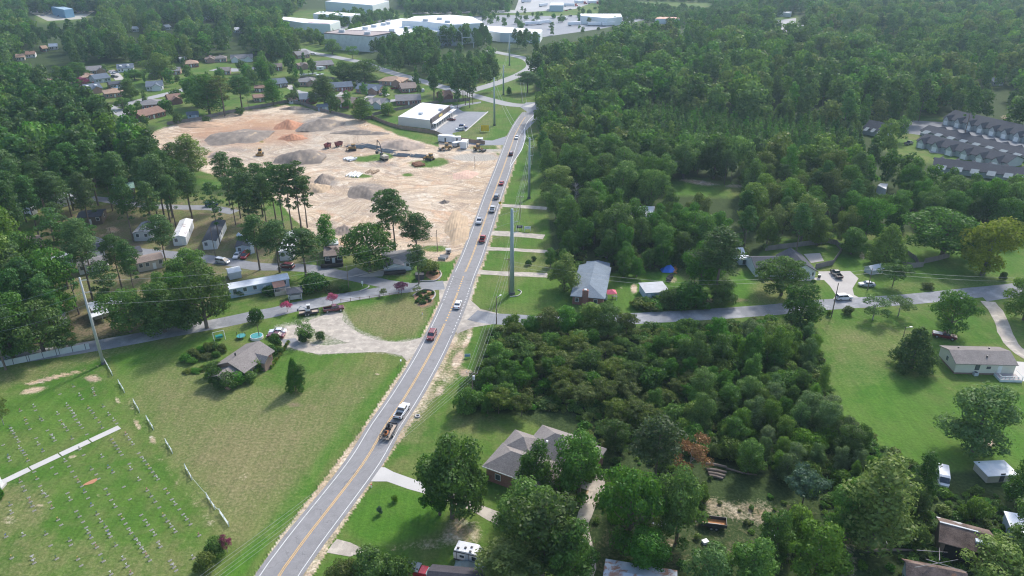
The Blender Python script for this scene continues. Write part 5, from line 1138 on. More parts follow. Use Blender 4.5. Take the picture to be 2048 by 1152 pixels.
# --- small white sheds
t = simple_house('small white gable shed with two dark windows at the edge of the wood', (1465, 519), (1487, 518), 4, 2.3, 'gable', .9, W_WHITE, R_PMET, wins=0, name='garden_shed', cat='shed', ov=.2); window(t, -1.1, 1, .5, .7); window(t, 1.1, 1, .5, .7); door(t, 0, h=1.8); t.done()
t = simple_house('small shed with a bright white roof just below the gable shed', (1478, 530), (1497, 530), 3, 2.0, 'gable', .5, W_GREY, R_WMET, wins=0, name='garden_shed', cat='shed', ov=.2); door(t, 0, h=1.7, m_=DARKM); t.done()
# --- grey roofed house with concrete drive
loc, Ln, rz = frame_of((1512, 556), (1616, 556)); rz += .03
t = T('house', 'white house with a charcoal gable roof beside the angular concrete drive', 'house', (loc.x, loc.y, 0), rz)
W = t.p('wall', W_WHITE); R = t.p('roof', R_DARK); x0 = -Ln / 2; gable(W, R, x0, x0 + 12, 1, 10.5, -.1, 2.8, 1.8, 'x'); gable(W, R, x0 + 10.5, x0 + 18, -1, 11.5, -.1, 2.85, 2.2, 'y', .5)
window(t, x0 + 15.6, 1, .9, 1.3, -1); window(t, x0 + 17.2, 1, .5, 1.3, -1); window(t, x0 + 3, 1, 1, 1.2, 1); window(t, x0 + 7, 1, 1, 1.2, 1); window(t, 3, 1, 1, 1.2, side='r', x1=x0 + 18); door(t, x0 + 12.5, -1)
t.done(); keep_rect(loc, rz, x0, x0 + 18, 0, 11)
# --- cream mobile home with deck
loc = Vector(G(1907, 748)); B = G(2022, 751); rz = math.atan2(B[1] - loc.y, B[0] - loc.x)
t = T('mobile_home', 'cream double-wide mobile home with a brown-grey roof and white lattice deck', 'mobile home', (loc.x, loc.y, 0), rz)
W = t.p('wall', W_CREAM); R = t.p('roof', R_TAUPE); gable(W, R, 0, 14.2, 0, 8.2, .5, 3.1, 1.3, 'x', .35); sk = t.p('skirting', mat('red_brown_skirting', (.25, .16, .13), .8)); sk.box(.1, 14.1, .1, 8.1, -.1, .5)
window(t, 5.2, 1.4, .9, 1.3, trim=DARKM); window(t, 7.9, 1.8, .8, .5, trim=DARKM); window(t, 4.2, 1.4, .9, 1.2, side='l', x1=0); door(t, 10.6, z=.6)
R.box(10, 10.0001, 0, 0.0001, 3, 3.0001)
dk = t.p('deck', mat('deck_boards', (.42, .36, .34), .8)); dk.box(9.6, 14.6, -3.0, -.1, .45, .6)
la = t.p('deck_lattice', LATT); la.box(9.55, 14.65, -3.1, -3.02, 0, .62); la.box(9.5, 9.58, -3.1, -.1, 0, .62); la.box(14.62, 14.7, -3.1, -.1, 0, .62)
rl = t.p('deck_railing', LATT)
for i in range(6): rl.box(9.55 + i, 9.65 + i, -3.08, -2.98, .6, 1.55)
rl.box(9.55, 14.65, -3.08, -2.98, 1.5, 1.58); rl.box(9.55, 14.65, -3.06, -3.0, 1.0, 1.06); rl.box(9.52, 9.6, -3, -.1, 1.5, 1.58); rl.box(14.6, 14.68, -3, -.1, 1.5, 1.58)
for x, y in ((3, 6), (10.5, 6), (8, 2)): t.p('roof_vent', DARKM).box(x - .15, x + .15, y - .15, y + .15, 3.5, 4.3)
t.done(); keep_rect(loc, rz, 0, 14, -3, 8)
# --- ruined barn and its neighbour, white metal shed, tin roof, charcoal roof
def barn(label, corners, h, rh, wall, rf, open_front=False, name='barn', cat='barn', ax='x'):
    A_, B_, D_ = (Vector(G(*c, h)) for c in corners); Ln = (B_ - A_).length; dp = (D_ - A_).length; rz = math.atan2(B_.y - A_.y, B_.x - A_.x)
    t = T(name, label, cat, (A_.x, A_.y, 0), rz); W = t.p('wall', wall); R = t.p('roof', rf); gable(W, R, .3, Ln - .3, .3, dp - .3, -.1, h, rh, ax, .5)
    keep_rect(A_, rz, 0, Ln, 0, dp); return t, Ln, dp
t, Ln, dp = barn('collapsing barn with a brown rusted roof streaked with white metal', ((1880, 1082), (1985, 1110), (1882, 1036)), 3.4, 1.4, W_BROWN, R_RUST)
t.p('doorway', mat('dark_opening', (.01, .01, .01), 1)).box(1, 6, .2, .28, .1, 2.8)
v_ = t.p('torn_roof_sheet', W_BLUE); v_.box(Ln - 2.6, Ln - .4, 1.2, 3.0, 3.9, 4.4)
v_ = t.p('ridge_cap', R_PMET); v_.box(-.2, Ln - 2, dp / 2 - .15, dp / 2 + .15, 4.9, 5.02); t.done()
t, Ln, dp = barn('rust brown shed roof with fallen branches at the bottom right corner', ((1815, 1152), (1935, 1175), (1822, 1122)), 3, 1.0, W_GREY, R_RUST2, name='old_shed', cat='shed')
b_ = t.p('fallen_branch', BARKG)
for q in (((1, 1, 4.2), (8, 4, 4.9)), ((3, 3, 4.6), (9, 2, 4.4)), ((2, 5, 4.4), (7, 6, 4.3)), ((5, 3, 4.9), (6, 7, 4.1))): b_.tube(q[0], q[1], .07, .03, 5)
t.done()
t = simple_house('white metal roofed shed at the right edge above the ruined barn', (1972, 966), (2030, 963), 4.2, 1.7, 'shed', .3, W_TAN, R_WMET, wins=0, name='metal_shed', cat='shed', ov=.2); door(t, 0, m_=DARKM); t.done()
t = simple_house('white sheet roofed lean-to hidden in leaves at the far right edge', (2018, 1082), (2060, 1090), 5, 2.3, 'shed', .3, W_BLUE, R_WMET, wins=0, name='lean_to', cat='shed', ov=.2); door(t, 0, m_=DARKM); t.done()
t, Ln, dp = barn('blue-grey tin roofed house with rusty edges at the bottom edge', ((1205, 1180), (1350, 1205), (1218, 1120)), 3, 1.0, W_WHITE, R_TIN, name='tin_roofed_house', cat='house'); t.done()
t, Ln, dp = barn('charcoal hip roofed house cut by the bottom edge beside the camper', ((850, 1190), (960, 1200), (875, 1130)), 3, 1.8, W_TAN, R_CHAR, name='house', cat='house'); t.done()
loc = Vector(G(905, 1150)); t = T('tarpaulin', 'grey-green tarpaulin draped over a heap below the camper', 'tarpaulin', (loc.x, loc.y, 0), -.1)
TP = t.p('sheet', mat('grey_green_tarpaulin', (.2, .25, .24), .6, .2), smooth=False)
rr = random.Random(3); gv = [[(x * .9, y * .8, max(.05, 1.6 * math.sin(math.pi * (x + .5) / 7) * math.sin(math.pi * (y + .5) / 5) + rr.uniform(-.2, .2))) for x in range(7)] for y in range(5)]
TP.add([p for r_ in gv for p in r_], [(j * 7 + i, j * 7 + i + 1, (j + 1) * 7 + i + 1, (j + 1) * 7 + i) for j in range(4) for i in range(6)]); t.done()
# --- mobile home park
def endon(front, back, w_):
    F, K = Vector(G(*front)), Vector(G(*back)); d = (K - F); n_ = Vector((d.y, -d.x)).normalized() * w_ / 2; return P(*(F - n_), 0), P(*(F + n_), 0), d.length
def mh(label, A, B, depth, **k):
    k.setdefault('h', 3.0); k.setdefault('rh', .7); t = simple_house(label, A, B, depth, name='mobile_home', cat='mobile home', ov=.2, wz=1.5, **k); 
    t.p('skirting', W_GREY).box(t.rect[0] + .1, t.rect[1] - .1, .1, depth - .1, -.1, .5); return t
t = mh('long pale blue mobile home with a bright white roof behind the mail shelter', (462, 597), (580, 575), 4.2, wall=W_BLUE, rf=R_WMET, wins=5)
pr = t.p('porch_roof', mat('orange_roof', (.48, .25, .17), .8)); pr.add([(3.5, -3.2, 2.2), (7, -3.2, 2.2), (7, .1, 2.8), (3.5, .1, 2.8), (3.5, -3.2, 2.3), (7, -3.2, 2.3), (7, .1, 2.9), (3.5, .1, 2.9)], [(0, 3, 2, 1), (4, 5, 6, 7), (0, 1, 5, 4), (1, 2, 6, 5), (2, 3, 7, 6), (3, 0, 4, 7)])
pp = t.p('porch_post', WT); [pp.box(x, x + .1, -3.1, -3, 0, 2.2) for x in (3.6, 5.2, 6.8)]
pd = t.p('porch_deck', W_TAN); pd.box(3.4, 8.6, -4.2, -.1, 0, .5); pd.box(3.4, 8.6, -4.3, -4.2, 0, 1.3); t.done()
t = mh('white mobile home with a grey gabled porch roof between the big oak and the pines', (768, 545), (826, 540), 9.5, wall=W_WHITE, rf=R_GREY, wins=2)
dk = t.p('deck', W_BLACK); dk.box(-4.6, 2.2, -2.6, -.1, .3, .5); dk.box(-4.6, 2.2, -2.66, -2.58, .5, 1.4); dk.box(-4.66, -4.58, -2.6, -.1, .5, 1.4)
gable(t.p('porch_gable', W_GREY), t.p('porch_roof', R_GREY), -4.4, 1.6, -2.4, 1.2, 2.6, 2.9, 1.1, 'y', .3); t.done()
t = mh('dark cabin with a brown hip roof and black railed porch left of the big oak', (650, 530), (686, 527), 8, wall=W_BLACK, rf=R_BROWN, roof='hip', rh=1.6, wins=2)
dk = t.p('deck', W_BLACK); dk.box(-4, 3, -3, -.1, .3, .5); dk.box(-4, 3, -3.06, -2.98, .5, 1.4); dk.box(-4.06, -3.98, -3, -.1, .5, 1.4); t.done()
t = mh('small white shed home with a white roof behind the dark cabin', (655, 507), (678, 504), 4, wall=W_WHITE, rf=R_WMET, wins=1); t.done()
t = mh('white mobile home with a black patched roof standing end-on beside a bush', *endon((421, 499), (441, 458), 4.4), wall=W_WHITE, rf=R_DARK, axis='y', wins=1); t.done(); view((428, 470, 10), (420, 490, 6))
t = mh('white mobile home with a rust-spotted white roof end-on, in the middle of the park', *endon((361, 491), (376, 456), 4.2), wall=W_WHITE, rf=metalroof('spotted_white_roof', (.78, .78, .78), (.3, .22, .2), 1.2, .58), axis='y', wins=1); t.done(); view((362, 470, 6))
t = mh('grey storm-damaged mobile home with a broken roof', *endon((286, 482), (304, 460), 5.5), wall=W_GREY, rf=metalroof('damaged_roof', (.4, .41, .43), (.14, .13, .13), .8, .5), axis='y', wins=2, dr=False); t.done(); view((285, 467, 10))
t = mh('dark roofed home beside a green lawn, upper left of the park', (158, 452), (206, 448), 8, wall=W_BROWN, rf=R_DARK, wins=2); t.done(); view((185, 436, 10), (222, 455, 8))
t = mh('long home under a green metal roof', (228, 396), (272, 390), 9, wall=W_BROWN, rf=R_GMET, wins=3); t.done(); view((250, 375, 8))
t = mh('pale grey mobile home end-on among the pines at the left', (95, 452), (110, 450), 12, wall=W_GREY, rf=R_PMET, axis='y', wins=1); t.done()
t = mh('white mobile home with a dark roof, upper one of the row below the park road', (178, 520), (212, 514), 6, wall=W_WHITE, rf=R_DARK, wins=2); t.done(); view((195, 508, 8))
t = mh('white mobile home with a dark roof, lower one of the row below the park road', (160, 550), (218, 540), 6, wall=W_WHITE, rf=R_GREY, wins=3); t.done(); view((198, 535, 10))
t = mh('pale blue grey-roofed mobile home at the left of the row below the park road', (80, 548), (150, 530), 5, wall=W_BLUE, rf=R_PMET, wins=3); t.done(); view((130, 535, 5))
t = mh('small white home with a dark roof beside the low brown roof', (270, 523), (288, 519), 5, wall=W_WHITE, rf=R_DARK, wins=1); t.done(); view((278, 515, 5))
t = mh('low brown roofed home behind the verge trees', (278, 545), (330, 534), 6, wall=W_TAN, rf=R_BROWN, wins=3); t.done()
t = mh('small home with a blue-white gable end above the parked red car', *endon((488, 510), (494, 490), 4.6), wall=W_BLUE, rf=R_DARK, axis='y', wins=1); t.done(); view((488, 500, 8))
t = mh('white trailer end-on just right of the blue-white gable home', (502, 508), (510, 506), 12, wall=W_WHITE, rf=R_WMET, axis='y', wins=0); t.done()
t = mh('bright white mobile home seen through the pines near the dark minivan', *endon((574, 521), (586, 482), 4.4), wall=W_WHITE, rf=R_WMET, axis='y', wins=1); t.done(); view((576, 505, 6))
t = mh('white metal roofed mobile home with an awning behind the verge trees', (190, 640), (262, 618), 5.5, wall=W_TAN, rf=R_WMET, wins=3)
aw = t.p('awning', R_WMET); aw.box(-6, -1, -3, -.1, 2.3, 2.4); aw2 = t.p('awning_post', WT); [aw2.box(x, x + .1, -2.9, -2.8, 0, 2.3) for x in (-5.9, -3.5, -1.2)]; t.done(); view((205, 605, 14), (232, 605, 10))
t = mh('white mobile home with a grey roof and one dark window behind the verge trees', (344, 625), (385, 614), 6, wall=W_WHITE, rf=R_GREY, wins=2); t.done(); view((360, 606, 6))
t = mh('white sided home with a blue window in the shade at the left', (112, 662), (133, 658), 6, wall=W_GREY, rf=R_GREY, wins=1); t.done()
t = mh('small carport with a white roof on the park road verge', (460, 560), (484, 555), 4, h=2.2, wall=W_WHITE, rf=R_WMET, wins=0); t.name = 'carport'; t.cat = 'carport'; t.done(); view((470, 548, 6))
t = mh('white camper-like trailer among the pines at the far left', (65, 430), (76, 426), 6, h=2.4, wall=W_WHITE, rf=R_WMET, wins=1); t.done(); view((70, 425, 3))
t = mh('pale mobile home partly hidden by pines, upper left', (120, 415), (150, 408), 8, wall=W_WHITE, rf=R_PMET, wins=2); t.done(); view((140, 408, 5))
t = mh('brown roofed home deep in the pines at the left', (52, 505), (85, 500), 7, wall=W_BROWN, rf=R_BROWN, wins=2); t.done()
# mail shelter
loc, Ln, rz = frame_of((580, 603), (603, 600)); t = T('mail_shelter', 'small open mail shelter with a dark hip roof beside the entrance road', 'shelter', (loc.x, loc.y, 0), rz)
hip(None, t.p('roof', R_DARK), -1.9, 1.9, 0, 3.4, 0, 2.5, 1.1, .4); ps = t.p('post', WT); [ps.box(x - .07, x + .07, y - .07, y + .07, 0, 2.5) for x in (-1.8, 1.8) for y in (.1, 3.3)]
t.p('mailbox_bank', mat('pale_grey_boxes', (.5, .5, .46), .6)).box(-1.5, 1.5, .4, .9, .3, 1.7); t.p('back_wall', WT).box(-1.7, 1.7, 3.1, 3.2, .1, 2.4); t.done()
# --- shop building
loc = Vector(G(797, 250)); B = G(861, 258); Ln = (Vector(B) - loc).length; rz = math.atan2(B[1] - loc.y, B[0] - loc.x)
C_ = Vector(G(903, 228)); dp = (C_ - Vector(B)).length * .93
t = T('shop_building', 'long low shop building with a white flat roof and dark fascia above the construction site', 'shop', (loc.x, loc.y, 0), rz)
sh = math.cos(rz), math.sin(rz); cb = C_ - Vector(B); skx = (cb.x * sh[0] + cb.y * sh[1]); sky_ = (-cb.x * sh[1] + cb.y * sh[0])
fp = [(0, 0), (Ln, 0), (Ln + skx, sky_), (skx, sky_)]
WL = t.p('wall', mat('beige_panel_wall', (.62, .59, .52), .7, .04, .3)); WL.prism(fp, -.1, 4.6)
RF = t.p('roof', R_FLATW); RF.prism([(a + (1 if a < Ln / 2 else -.2), b_) for a, b_ in fp], 4.62, 4.8)
FA = t.p('fascia', mat('dark_brown_fascia', (.10, .08, .08), .6)); ex = Vector((skx, sky_)).normalized(); nr = Vector((ex.y, -ex.x))
def along(u, o_, z): q = Vector((Ln, 0)) + ex * u + nr * o_; return (q.x, q.y, z)
LL = math.hypot(skx, sky_)
def slab(mb, u0, u1, o0, o1, z0, z1):
    mb.add([along(u0, o0, z0), along(u0, o1, z0), along(u1, o1, z0), along(u1, o0, z0), along(u0, o0, z1), along(u0, o1, z1), along(u1, o1, z1), along(u1, o0, z1)], [(0, 3, 2, 1), (4, 5, 6, 7), (0, 1, 5, 4), (1, 2, 6, 5), (2, 3, 7, 6), (3, 0, 4, 7)])
slab(FA, 0, LL, .02, .9, 3.0, 5.6); CN = t.p('canopy', R_FLATW); slab(CN, 0, LL, .9, 3.2, 2.9, 3.15)
for k in range(9): po = t.p('post', WT); slab(po, LL * (k + .3) / 9, LL * (k + .3) / 9 + .25, 2.8, 3.05, 0, 2.9)
SG = t.p('shop_sign', mat('yellow_sign', (.6, .45, .1), .5)); slab(SG, LL * .32, LL * .48, .92, 1.02, 3.7, 4.9)
WN = t.p('shopfront', WIN)
for k in range(8): slab(WN, LL * k / 8 + 1, LL * (k + 1) / 8 - .6, .03, .08, .3, 2.7)
for q in ((9, 9), (14, 22), (17, 30)): ac = t.p('rooftop_unit', R_PMET); ac.box(q[0] - 1, q[0] + 1, q[1] - .8, q[1] + .8, 4.8, 6)
t.done(); keep_rect(loc, rz, -2, 28, -2, 38); view((850, 240, 40), (880, 235, 25))
SW = road('shop_pavement', [(866, 262), (885, 247), (911, 230)], 3.5, CONC, .14)[0]
# --- big sheds and factories at the top: roof outlines surveyed at roof height
def block(label, pix, z, wall, rf, units=(), name='warehouse', cat='warehouse', rim=None, stripe=None):
    pts = [Vector(G(x, y, z)) for x, y in pix]; c = sum(pts, Vector((0, 0))) / len(pts); lp = [(p.x - c.x, p.y - c.y) for p in pts]
    t = T(name, label, cat, (c.x, c.y, 0)); t.p('wall', wall).prism(lp, -.2, z)
    t.p('roof', rf).prism([(x * .985, y * .985) for x, y in lp], z + .01, z + .35)
    if rim: 
        r_ = t.p('roof_edge', rim); t.p('roof_deck', rf)
        n = len(lp)
        for i in range(n): a, b_ = lp[i], lp[(i + 1) % n]; r_.tube((a[0], a[1], z + .3), (b_[0], b_[1], z + .3), .5, n=4)
    for ux, uy in units: q = G(ux, uy, z + 1); u = t.p('rooftop_unit', R_PMET); u.box(q[0] - c.x - 2.5, q[0] - c.x + 2.5, q[1] - c.y - 2, q[1] - c.y + 2, z + .3, z + 2.4)
    if stripe: 
        a, b_ = (Vector(G(*s_, z)) - c for s_ in stripe[0]); s_ = t.p('coloured_fascia', stripe[1]); d = (b_ - a).normalized(); n_ = Vector((d.y, -d.x))
        s_.prism([tuple(a), tuple(b_), tuple(b_ + n_ * .8), tuple(a + n_ * .8)], z - stripe[2], z + .6)
    t.lp = lp; t.c = c; return t
W_FAC = mat('white_factory_wall', (.66, .7, .7), .7, .05, .1); W_RIB = metalroof('ribbed_wall', (.62, .64, .62), None, .25)
block('brown roofed ribbed-wall warehouse joined to the left end of the white factory', [(648, 67), (677, 60), (791, 65), (744, 73)], 13, W_RIB, R_FLATB, ((684, 63), (735, 67)), rim=mat('dark_roof_edge', (.12, .09, .09))).done()
block('lower white-roofed front hall of the big factory', [(692, 60), (737, 51), (802, 37), (960, 52), (906, 60), (855, 66), (809, 78), (790, 67)], 11, W_FAC, R_FLATW, ((731, 57), (776, 47), (767, 49), (784, 61), (832, 63), (815, 56), (748, 53)), 'factory', 'factory').done()
block('taller white-roofed rear hall of the big factory', [(803, 42), (829, 33), (900, 30), (945, 34), (968, 46), (905, 50), (860, 45)], 17, W_FAC, R_FLATW, ((879, 38), (895, 44), (851, 41)), 'factory', 'factory').done()
block('long low white wing at the right end of the big factory', [(955, 50), (1030, 56), (1085, 60), (1080, 68), (1000, 66), (950, 58)], 8, W_FAC, R_FLATW).done()
block('long white roofed warehouse at the very top left of centre', [(650, 3), (700, -4), (778, 2), (745, 11)], 11, W_FAC, R_FLATW).done()
block('white roofed workshop left of the far trees', [(626, 28), (640, 23), (722, 28), (700, 33)], 9, W_FAC, R_FLATW).done()
block('white roofed warehouse with a red fascia', [(552, 38), (566, 34), (622, 39), (680, 42), (660, 49), (604, 46)], 9, W_FAC, R_FLATW, stripe=(((617, 45.5), (660, 48.5)), mat('red_fascia', (.55, .1, .1)), 3)).done()
block('blue steel workshop building in the far clearing', [(102, 14), (120, 12), (146, 18), (128, 20)], 9, mat('blue_steel_wall', (.16, .34, .5), .6, .05), mat('blue_steel_roof', (.3, .42, .5), .6, .05), name='workshop', cat='workshop').done()
block('grey-white truck depot with a long roof', [(1162, 32), (1160, 28), (1242, 28), (1244, 34), (1215, 37)], 8, W_FAC, R_FLATW, name='depot', cat='depot').done()
block('pale blue office block between the truck trailers', [(1099, 11), (1102, 6), (1127, 6), (1127, 11)], 7, W_BLUE, R_FLATW, name='office_building', cat='office').done()
block('low orange-roofed building at the right end of the truck yard', [(1310, 38), (1316, 34), (1358, 35), (1360, 38)], 5, W_FAC, mat('orange_roof_far', (.6, .3, .2)), name='warehouse').done()
block('small white farmhouse in the far clearing at the top right', [(1556, 25), (1560, 22), (1584, 23), (1582, 27)], 4, W_WHITE, R_FLATW, name='farmhouse', cat='house').done()
block('pale shed roof beyond the far white farmhouse', [(1595, 55), (1600, 50), (1618, 51), (1618, 56)], 4, W_WHITE, R_PMET, name='farm_shed', cat='shed').done()
t = block('pale flat roof glimpsed behind the trees right of the main road', [(1240, 420), (1244, 414), (1310, 414), (1304, 432), (1256, 434)], 3, W_GREY, R_FLATW, name='hidden_house', cat='house'); t.done(); KEEP.append((t.c.x, t.c.y, 7))
t = block('white roof deep in the wood right of the young plantation', [(1755, 372), (1760, 368), (1776, 369), (1772, 380)], 3, W_WHITE, R_FLATW, name='hidden_shed', cat='shed'); t.done(); KEEP.append((t.c.x, t.c.y, 3)); view((1766, 370, 3))
t = block('blue-grey roof in a gap of the wood beside the plantation', [(1612, 316), (1625, 312), (1645, 315), (1635, 320)], 3, W_GREY, R_BLUE, name='hidden_house', cat='house'); t.done(); KEEP.append((t.c.x, t.c.y, 4))
for i, (x, y, w_, wl, rf, lb) in enumerate([(42, 122, 16, W_TAN, R_TANR, 'pale tan roof peeping out of the top left wood beside the pinkish one'), (62, 116, 18, W_WHITE, R_RED, 'pinkish roof peeping out of the top left wood'), (108, 100, 16, W_WHITE, R_WMET, 'white roof deep in the top left wood'), (92, 104, 10, W_BRICK, R_TANR, 'small brown roof next to the white one in the top left wood'),
    (272, 64, 12, W_WHITE, R_PMET, 'small white house in the wood above the upper estate row'), (478, 66, 12, W_WHITE, R_WMET, 'white house in the wood beside the warehouses'), (418, 42, 12, W_WHITE, R_PMET, 'pale roof far back in the top wood'), (338, 60, 10, W_WHITE, R_PMET, 'pale shed far back above the estate'), (555, 142, 20, W_BRICK, R_BROWN, 'brown roof behind the trees of the upper estate'), (350, 150, 22, W_TANB, R_GREY, 'grey roof right of the brick cottage in the estate'), (405, 170, 22, W_BRICK, R_RED, 'red-brown roof half hidden by the ragged estate trees'), (450, 150, 22, W_TANB, R_TAUPE, 'taupe roof in the middle of the estate trees'), (128, 185, 20, W_TANB, R_BROWN, 'brown roof at the left fringe of the estate'), (1995, 172, 20, W_GREY, R_BLUE, 'grey-blue roof in the wood gap above the townhouses')]):
    t = simple_house(lb, (x - w_ / 2, y), (x + w_ / 2, y - 1), 9, 2.8, 'gable', 1.8, wl, rf, wins=3, name='distant_house'); t.done(); view((x, y - 4, 5))
# --- housing estate
EST = [((176, 150), (214, 147), 12, 'gable', R_GREY, W_TANB, 'grey gabled estate house at the upper left of the estate'), ((236, 145), (268, 143), 11, 'gable', R_BLUE, W_WHITE, 'dark blue roofed estate house with white dormers'),
 ((296, 139), (318, 137), 10, 'hip', R_BROWN, W_BRICK, 'brown roofed estate garage house behind the driveway'), ((302, 158), (320, 157), 9, 'gable', R_DARK, W_BRICK, 'dark roofed brick cottage below the brown garage house'),
 ((362, 126), (374, 125), 8, 'gable', R_PMET, W_WHITE, 'pale gable just right of the big light green estate tree'), ((368, 136), (398, 134), 11, 'hip', R_TANR, W_BRICK, 'tan roofed brick house right of the big light green estate tree'),
 ((411, 126), (432, 125), 10, 'hip', R_BROWN, W_TANB, 'plain brown roofed house in the upper estate row'), ((430, 125), (453, 124), 10, 'hip', R_TAUPE, W_TANB, 'taupe roofed house beside the white and blue one'),
 ((463, 125), (506, 123), 10, 'gable', R_GREY, W_WHITE, 'white and blue house with two gables at the upper right of the estate'), ((82, 174), (100, 173), 10, 'gable', R_BROWN, W_TANB, 'brown gabled house at the left end of the estate road'),
 ((162, 164), (188, 162), 11, 'hip', R_TANR, W_TANB, 'pinkish tan roof behind the purple-brown tree'), ((192, 167), (222, 163), 12, 'gable', R_BLUE, W_GREY, 'blue-grey roofed house with low wings in the middle of the estate'),
 ((175, 188), (206, 184), 12, 'gable', R_BLUE, W_TANB, 'house with white dormers and a brick chimney on the estate corner'), ((222, 178), (248, 175), 9, 'gable', R_DARK, W_BROWN, 'dark roofed house behind the garden pool'),
 ((212, 197), (250, 193), 12, 'hip', R_TANR, W_TANB, 'tan hip roof between the two round estate trees'), ((294, 182), (326, 180), 13, 'gable', R_BLUE, W_WHITE, 'slate blue roofed house facing the estate street'),
 ((283, 221), (328, 217), 12, 'hip', R_GREY, W_BRICK, 'dark grey roofed house behind the long red-brown one'), ((286, 243), (332, 232), 12, 'gable', R_RED, W_BRICK, 'long red-brown roofed brick house nearest the construction site'),
 ((340, 209), (366, 206), 11, 'gable', R_RED, W_BRICK, 'red-brown roofed house at the right end of the estate street'), ((376, 238), (398, 236), 6, 'gable', R_BLUE, W_BLUE, 'small blue-grey shed in the garden next to the construction site'),
 ((596, 118), (620, 115), 11, 'gable', R_GREY, W_TANB, 'grey roofed house with skylights by the far road'), ((599, 139), (617, 137), 9, 'gable', R_BROWN, W_TANB, 'small brown roofed house below the skylight house'),
 ((632, 139), (668, 136), 12, 'gable', R_GREY, W_BRICK, 'grey roofed brick house above the parked boats'), ((548, 177), (576, 174), 13, 'gable', R_BLUE, W_BROWN, 'steep dark blue roofed house left of the dark round bush'),
 ((600, 173), (634, 171), 12, 'hip', R_GREY, W_TANB, 'grey hip roofed bungalow on the estate lawn'), ((510, 185), (530, 184), 9, 'hip', R_RED, W_TANB, 'reddish roof beside the tall narrow estate tree, upper one'),
 ((510, 205), (532, 203), 9, 'gable', R_RED, W_TANB, 'reddish roof beside the tall narrow estate tree, lower one'), ((601, 208), (634, 206), 12, 'gable', R_BLUE, W_BRICK, 'dark blue roofed house with a row of white windows by the site fence'),
 ((580, 208), (596, 206), 4, 'gable', R_TANR, W_WHITE, 'tiny pinkish garden shed on the site fence'), ((664, 184), (706, 181), 10, 'gable', R_BLUE, W_BRICK, 'long dark roofed brick bungalow with a red car in front'),
 ((712, 186), (758, 189), 11, 'gable', R_BLUE, W_TANB, 'long grey-blue roofed bungalow with a concrete drive'), ((658, 214), (706, 216), 11, 'gable', R_BROWN, W_BRICK, 'grey-brown roofed house with two brick gable ends'),
 ((730, 216), (766, 218), 12, 'gable', R_GREY, W_GREY, 'grey cross-gabled house behind the construction site fence'), ((758, 170), (805, 172), 13, 'hip', R_TANR, W_TANB, 'orange-tan hip roofed brick house'),
 ((804, 186), (834, 184), 13, 'gable', R_BROWN, W_BRICK, 'brown gabled brick house with a chimney right of the orange-tan one'), ((793, 211), (842, 209), 13, 'gable', R_GREY, W_BRICK, 'brick house with two grey gables above the shop building'),
 ((886, 202), (906, 200), 11, 'gable', R_RED, W_BRICK, 'red brick house behind the pine stand'), ((638, 222), (657, 220), 5, 'gable', R_BLUE, W_BLUE, 'blue-white garden shed at the site fence')]
for i, (A, B, dp, rt, rf, wl, lb) in enumerate(EST):
    wg = []
    L_ = (Vector(G(*B)) - Vector(G(*A))).length
    if 'two gables' in lb or 'cross-gabled' in lb or 'two brick' in lb: wg = [(-L_ / 2 + .5, -L_ / 2 + 5.5, -2, 6, 2.8, 1.9, 'y'), (L_ / 2 - 6, L_ / 2 - 1, -1.6, 6, 2.8, 1.7, 'y')]
    elif i % 3 == 0 and dp > 8: wg = [(L_ / 2 - 6.5, L_ / 2 - .8, -2.2, 5, 2.7, 1.7, 'y')]
    t = simple_house(lb, A, B, dp, 2.8 if dp > 7 else 2.2, rt, 2.3 if dp > 9 else 1.1, wl, rf, wins=4 if dp > 7 else 1, wing=wg, chim=(L_ * .2, dp * .6, .8) if 'chimney' in lb else None, group=None, name='estate_house' if dp > 7 else 'garden_shed', cat='house' if dp > 7 else 'shed')
    if 'dormers' in lb:
        for x in (-3, 2): q = t.p('dormer', WT); q.box(x - .8, x + .8, dp * .12, dp * .4, 3, 4.6)
    t.done()
    mx, my = (A[0] + B[0]) / 2, (A[1] + B[1]) / 2; view((mx, my - 6, 8 if dp > 9 else 4))
# --- townhouse rows
def row(label, A, B, n, depth, face=1, hid=False, h=3.2, rh=3.2):
    loc, Ln, rz = frame_of(A, B); t = T('townhouse_row', label, 'townhouses', (loc.x, loc.y, 0), rz)
    W = t.p('wall', mat('pale_sage_siding', (.36, .39, .39), .7, .05)); R = t.p('roof', shingle('slate_grey_shingles', (.05, .055, .07)))
    gable(W, R, -Ln / 2, Ln / 2, 0, depth, -.1, h, rh, 'x', .5); gw = Ln / n
    gm = mat('pale_gable_siding', (.42, .44, .43), .7, .05)
    for i in range(n):
        x = -Ln / 2 + gw * (i + .5)
        if face > 0:
            fg = t.p('front_gable', gm); gable(fg, R, x - gw * .28, x + gw * .2, -2.2, depth * .42, -.1, h - .3, 2.1, 'y', .3)
            t.p('garage_door', WT).box(x - gw * .2, x + gw * .12, -2.27, -2.2, .1, 2.3)
        else:
            fg = t.p('rear_gable', gm); gable(fg, R, x - gw * .25, x + gw * .25, depth * .55, depth + 1.2, -.1, h - .2, 1.5, 'y', .3)
        if face < 0: sk = t.p('sunroom_roof', mat('dull_grey_sheet', (.26, .3, .31), .8)); sk.add([(x - gw * .3, -2, h - .8), (x + gw * .22, -2, h - .8), (x + gw * .3, .6, h + .6), (x - gw * .2, .6, h + .6)], [(0, 1, 2, 3)])
    keep_rect(loc, rz, -Ln / 2, Ln / 2, -3, depth); return t.done()
row('top row of attached townhouses with pale front gables', (1885, 247), (2075, 292), 8, 17); row('second row of townhouses seen from behind its grey roof', (1840, 270), (2075, 331), 9, 12, -1, h=2.5, rh=1.9)
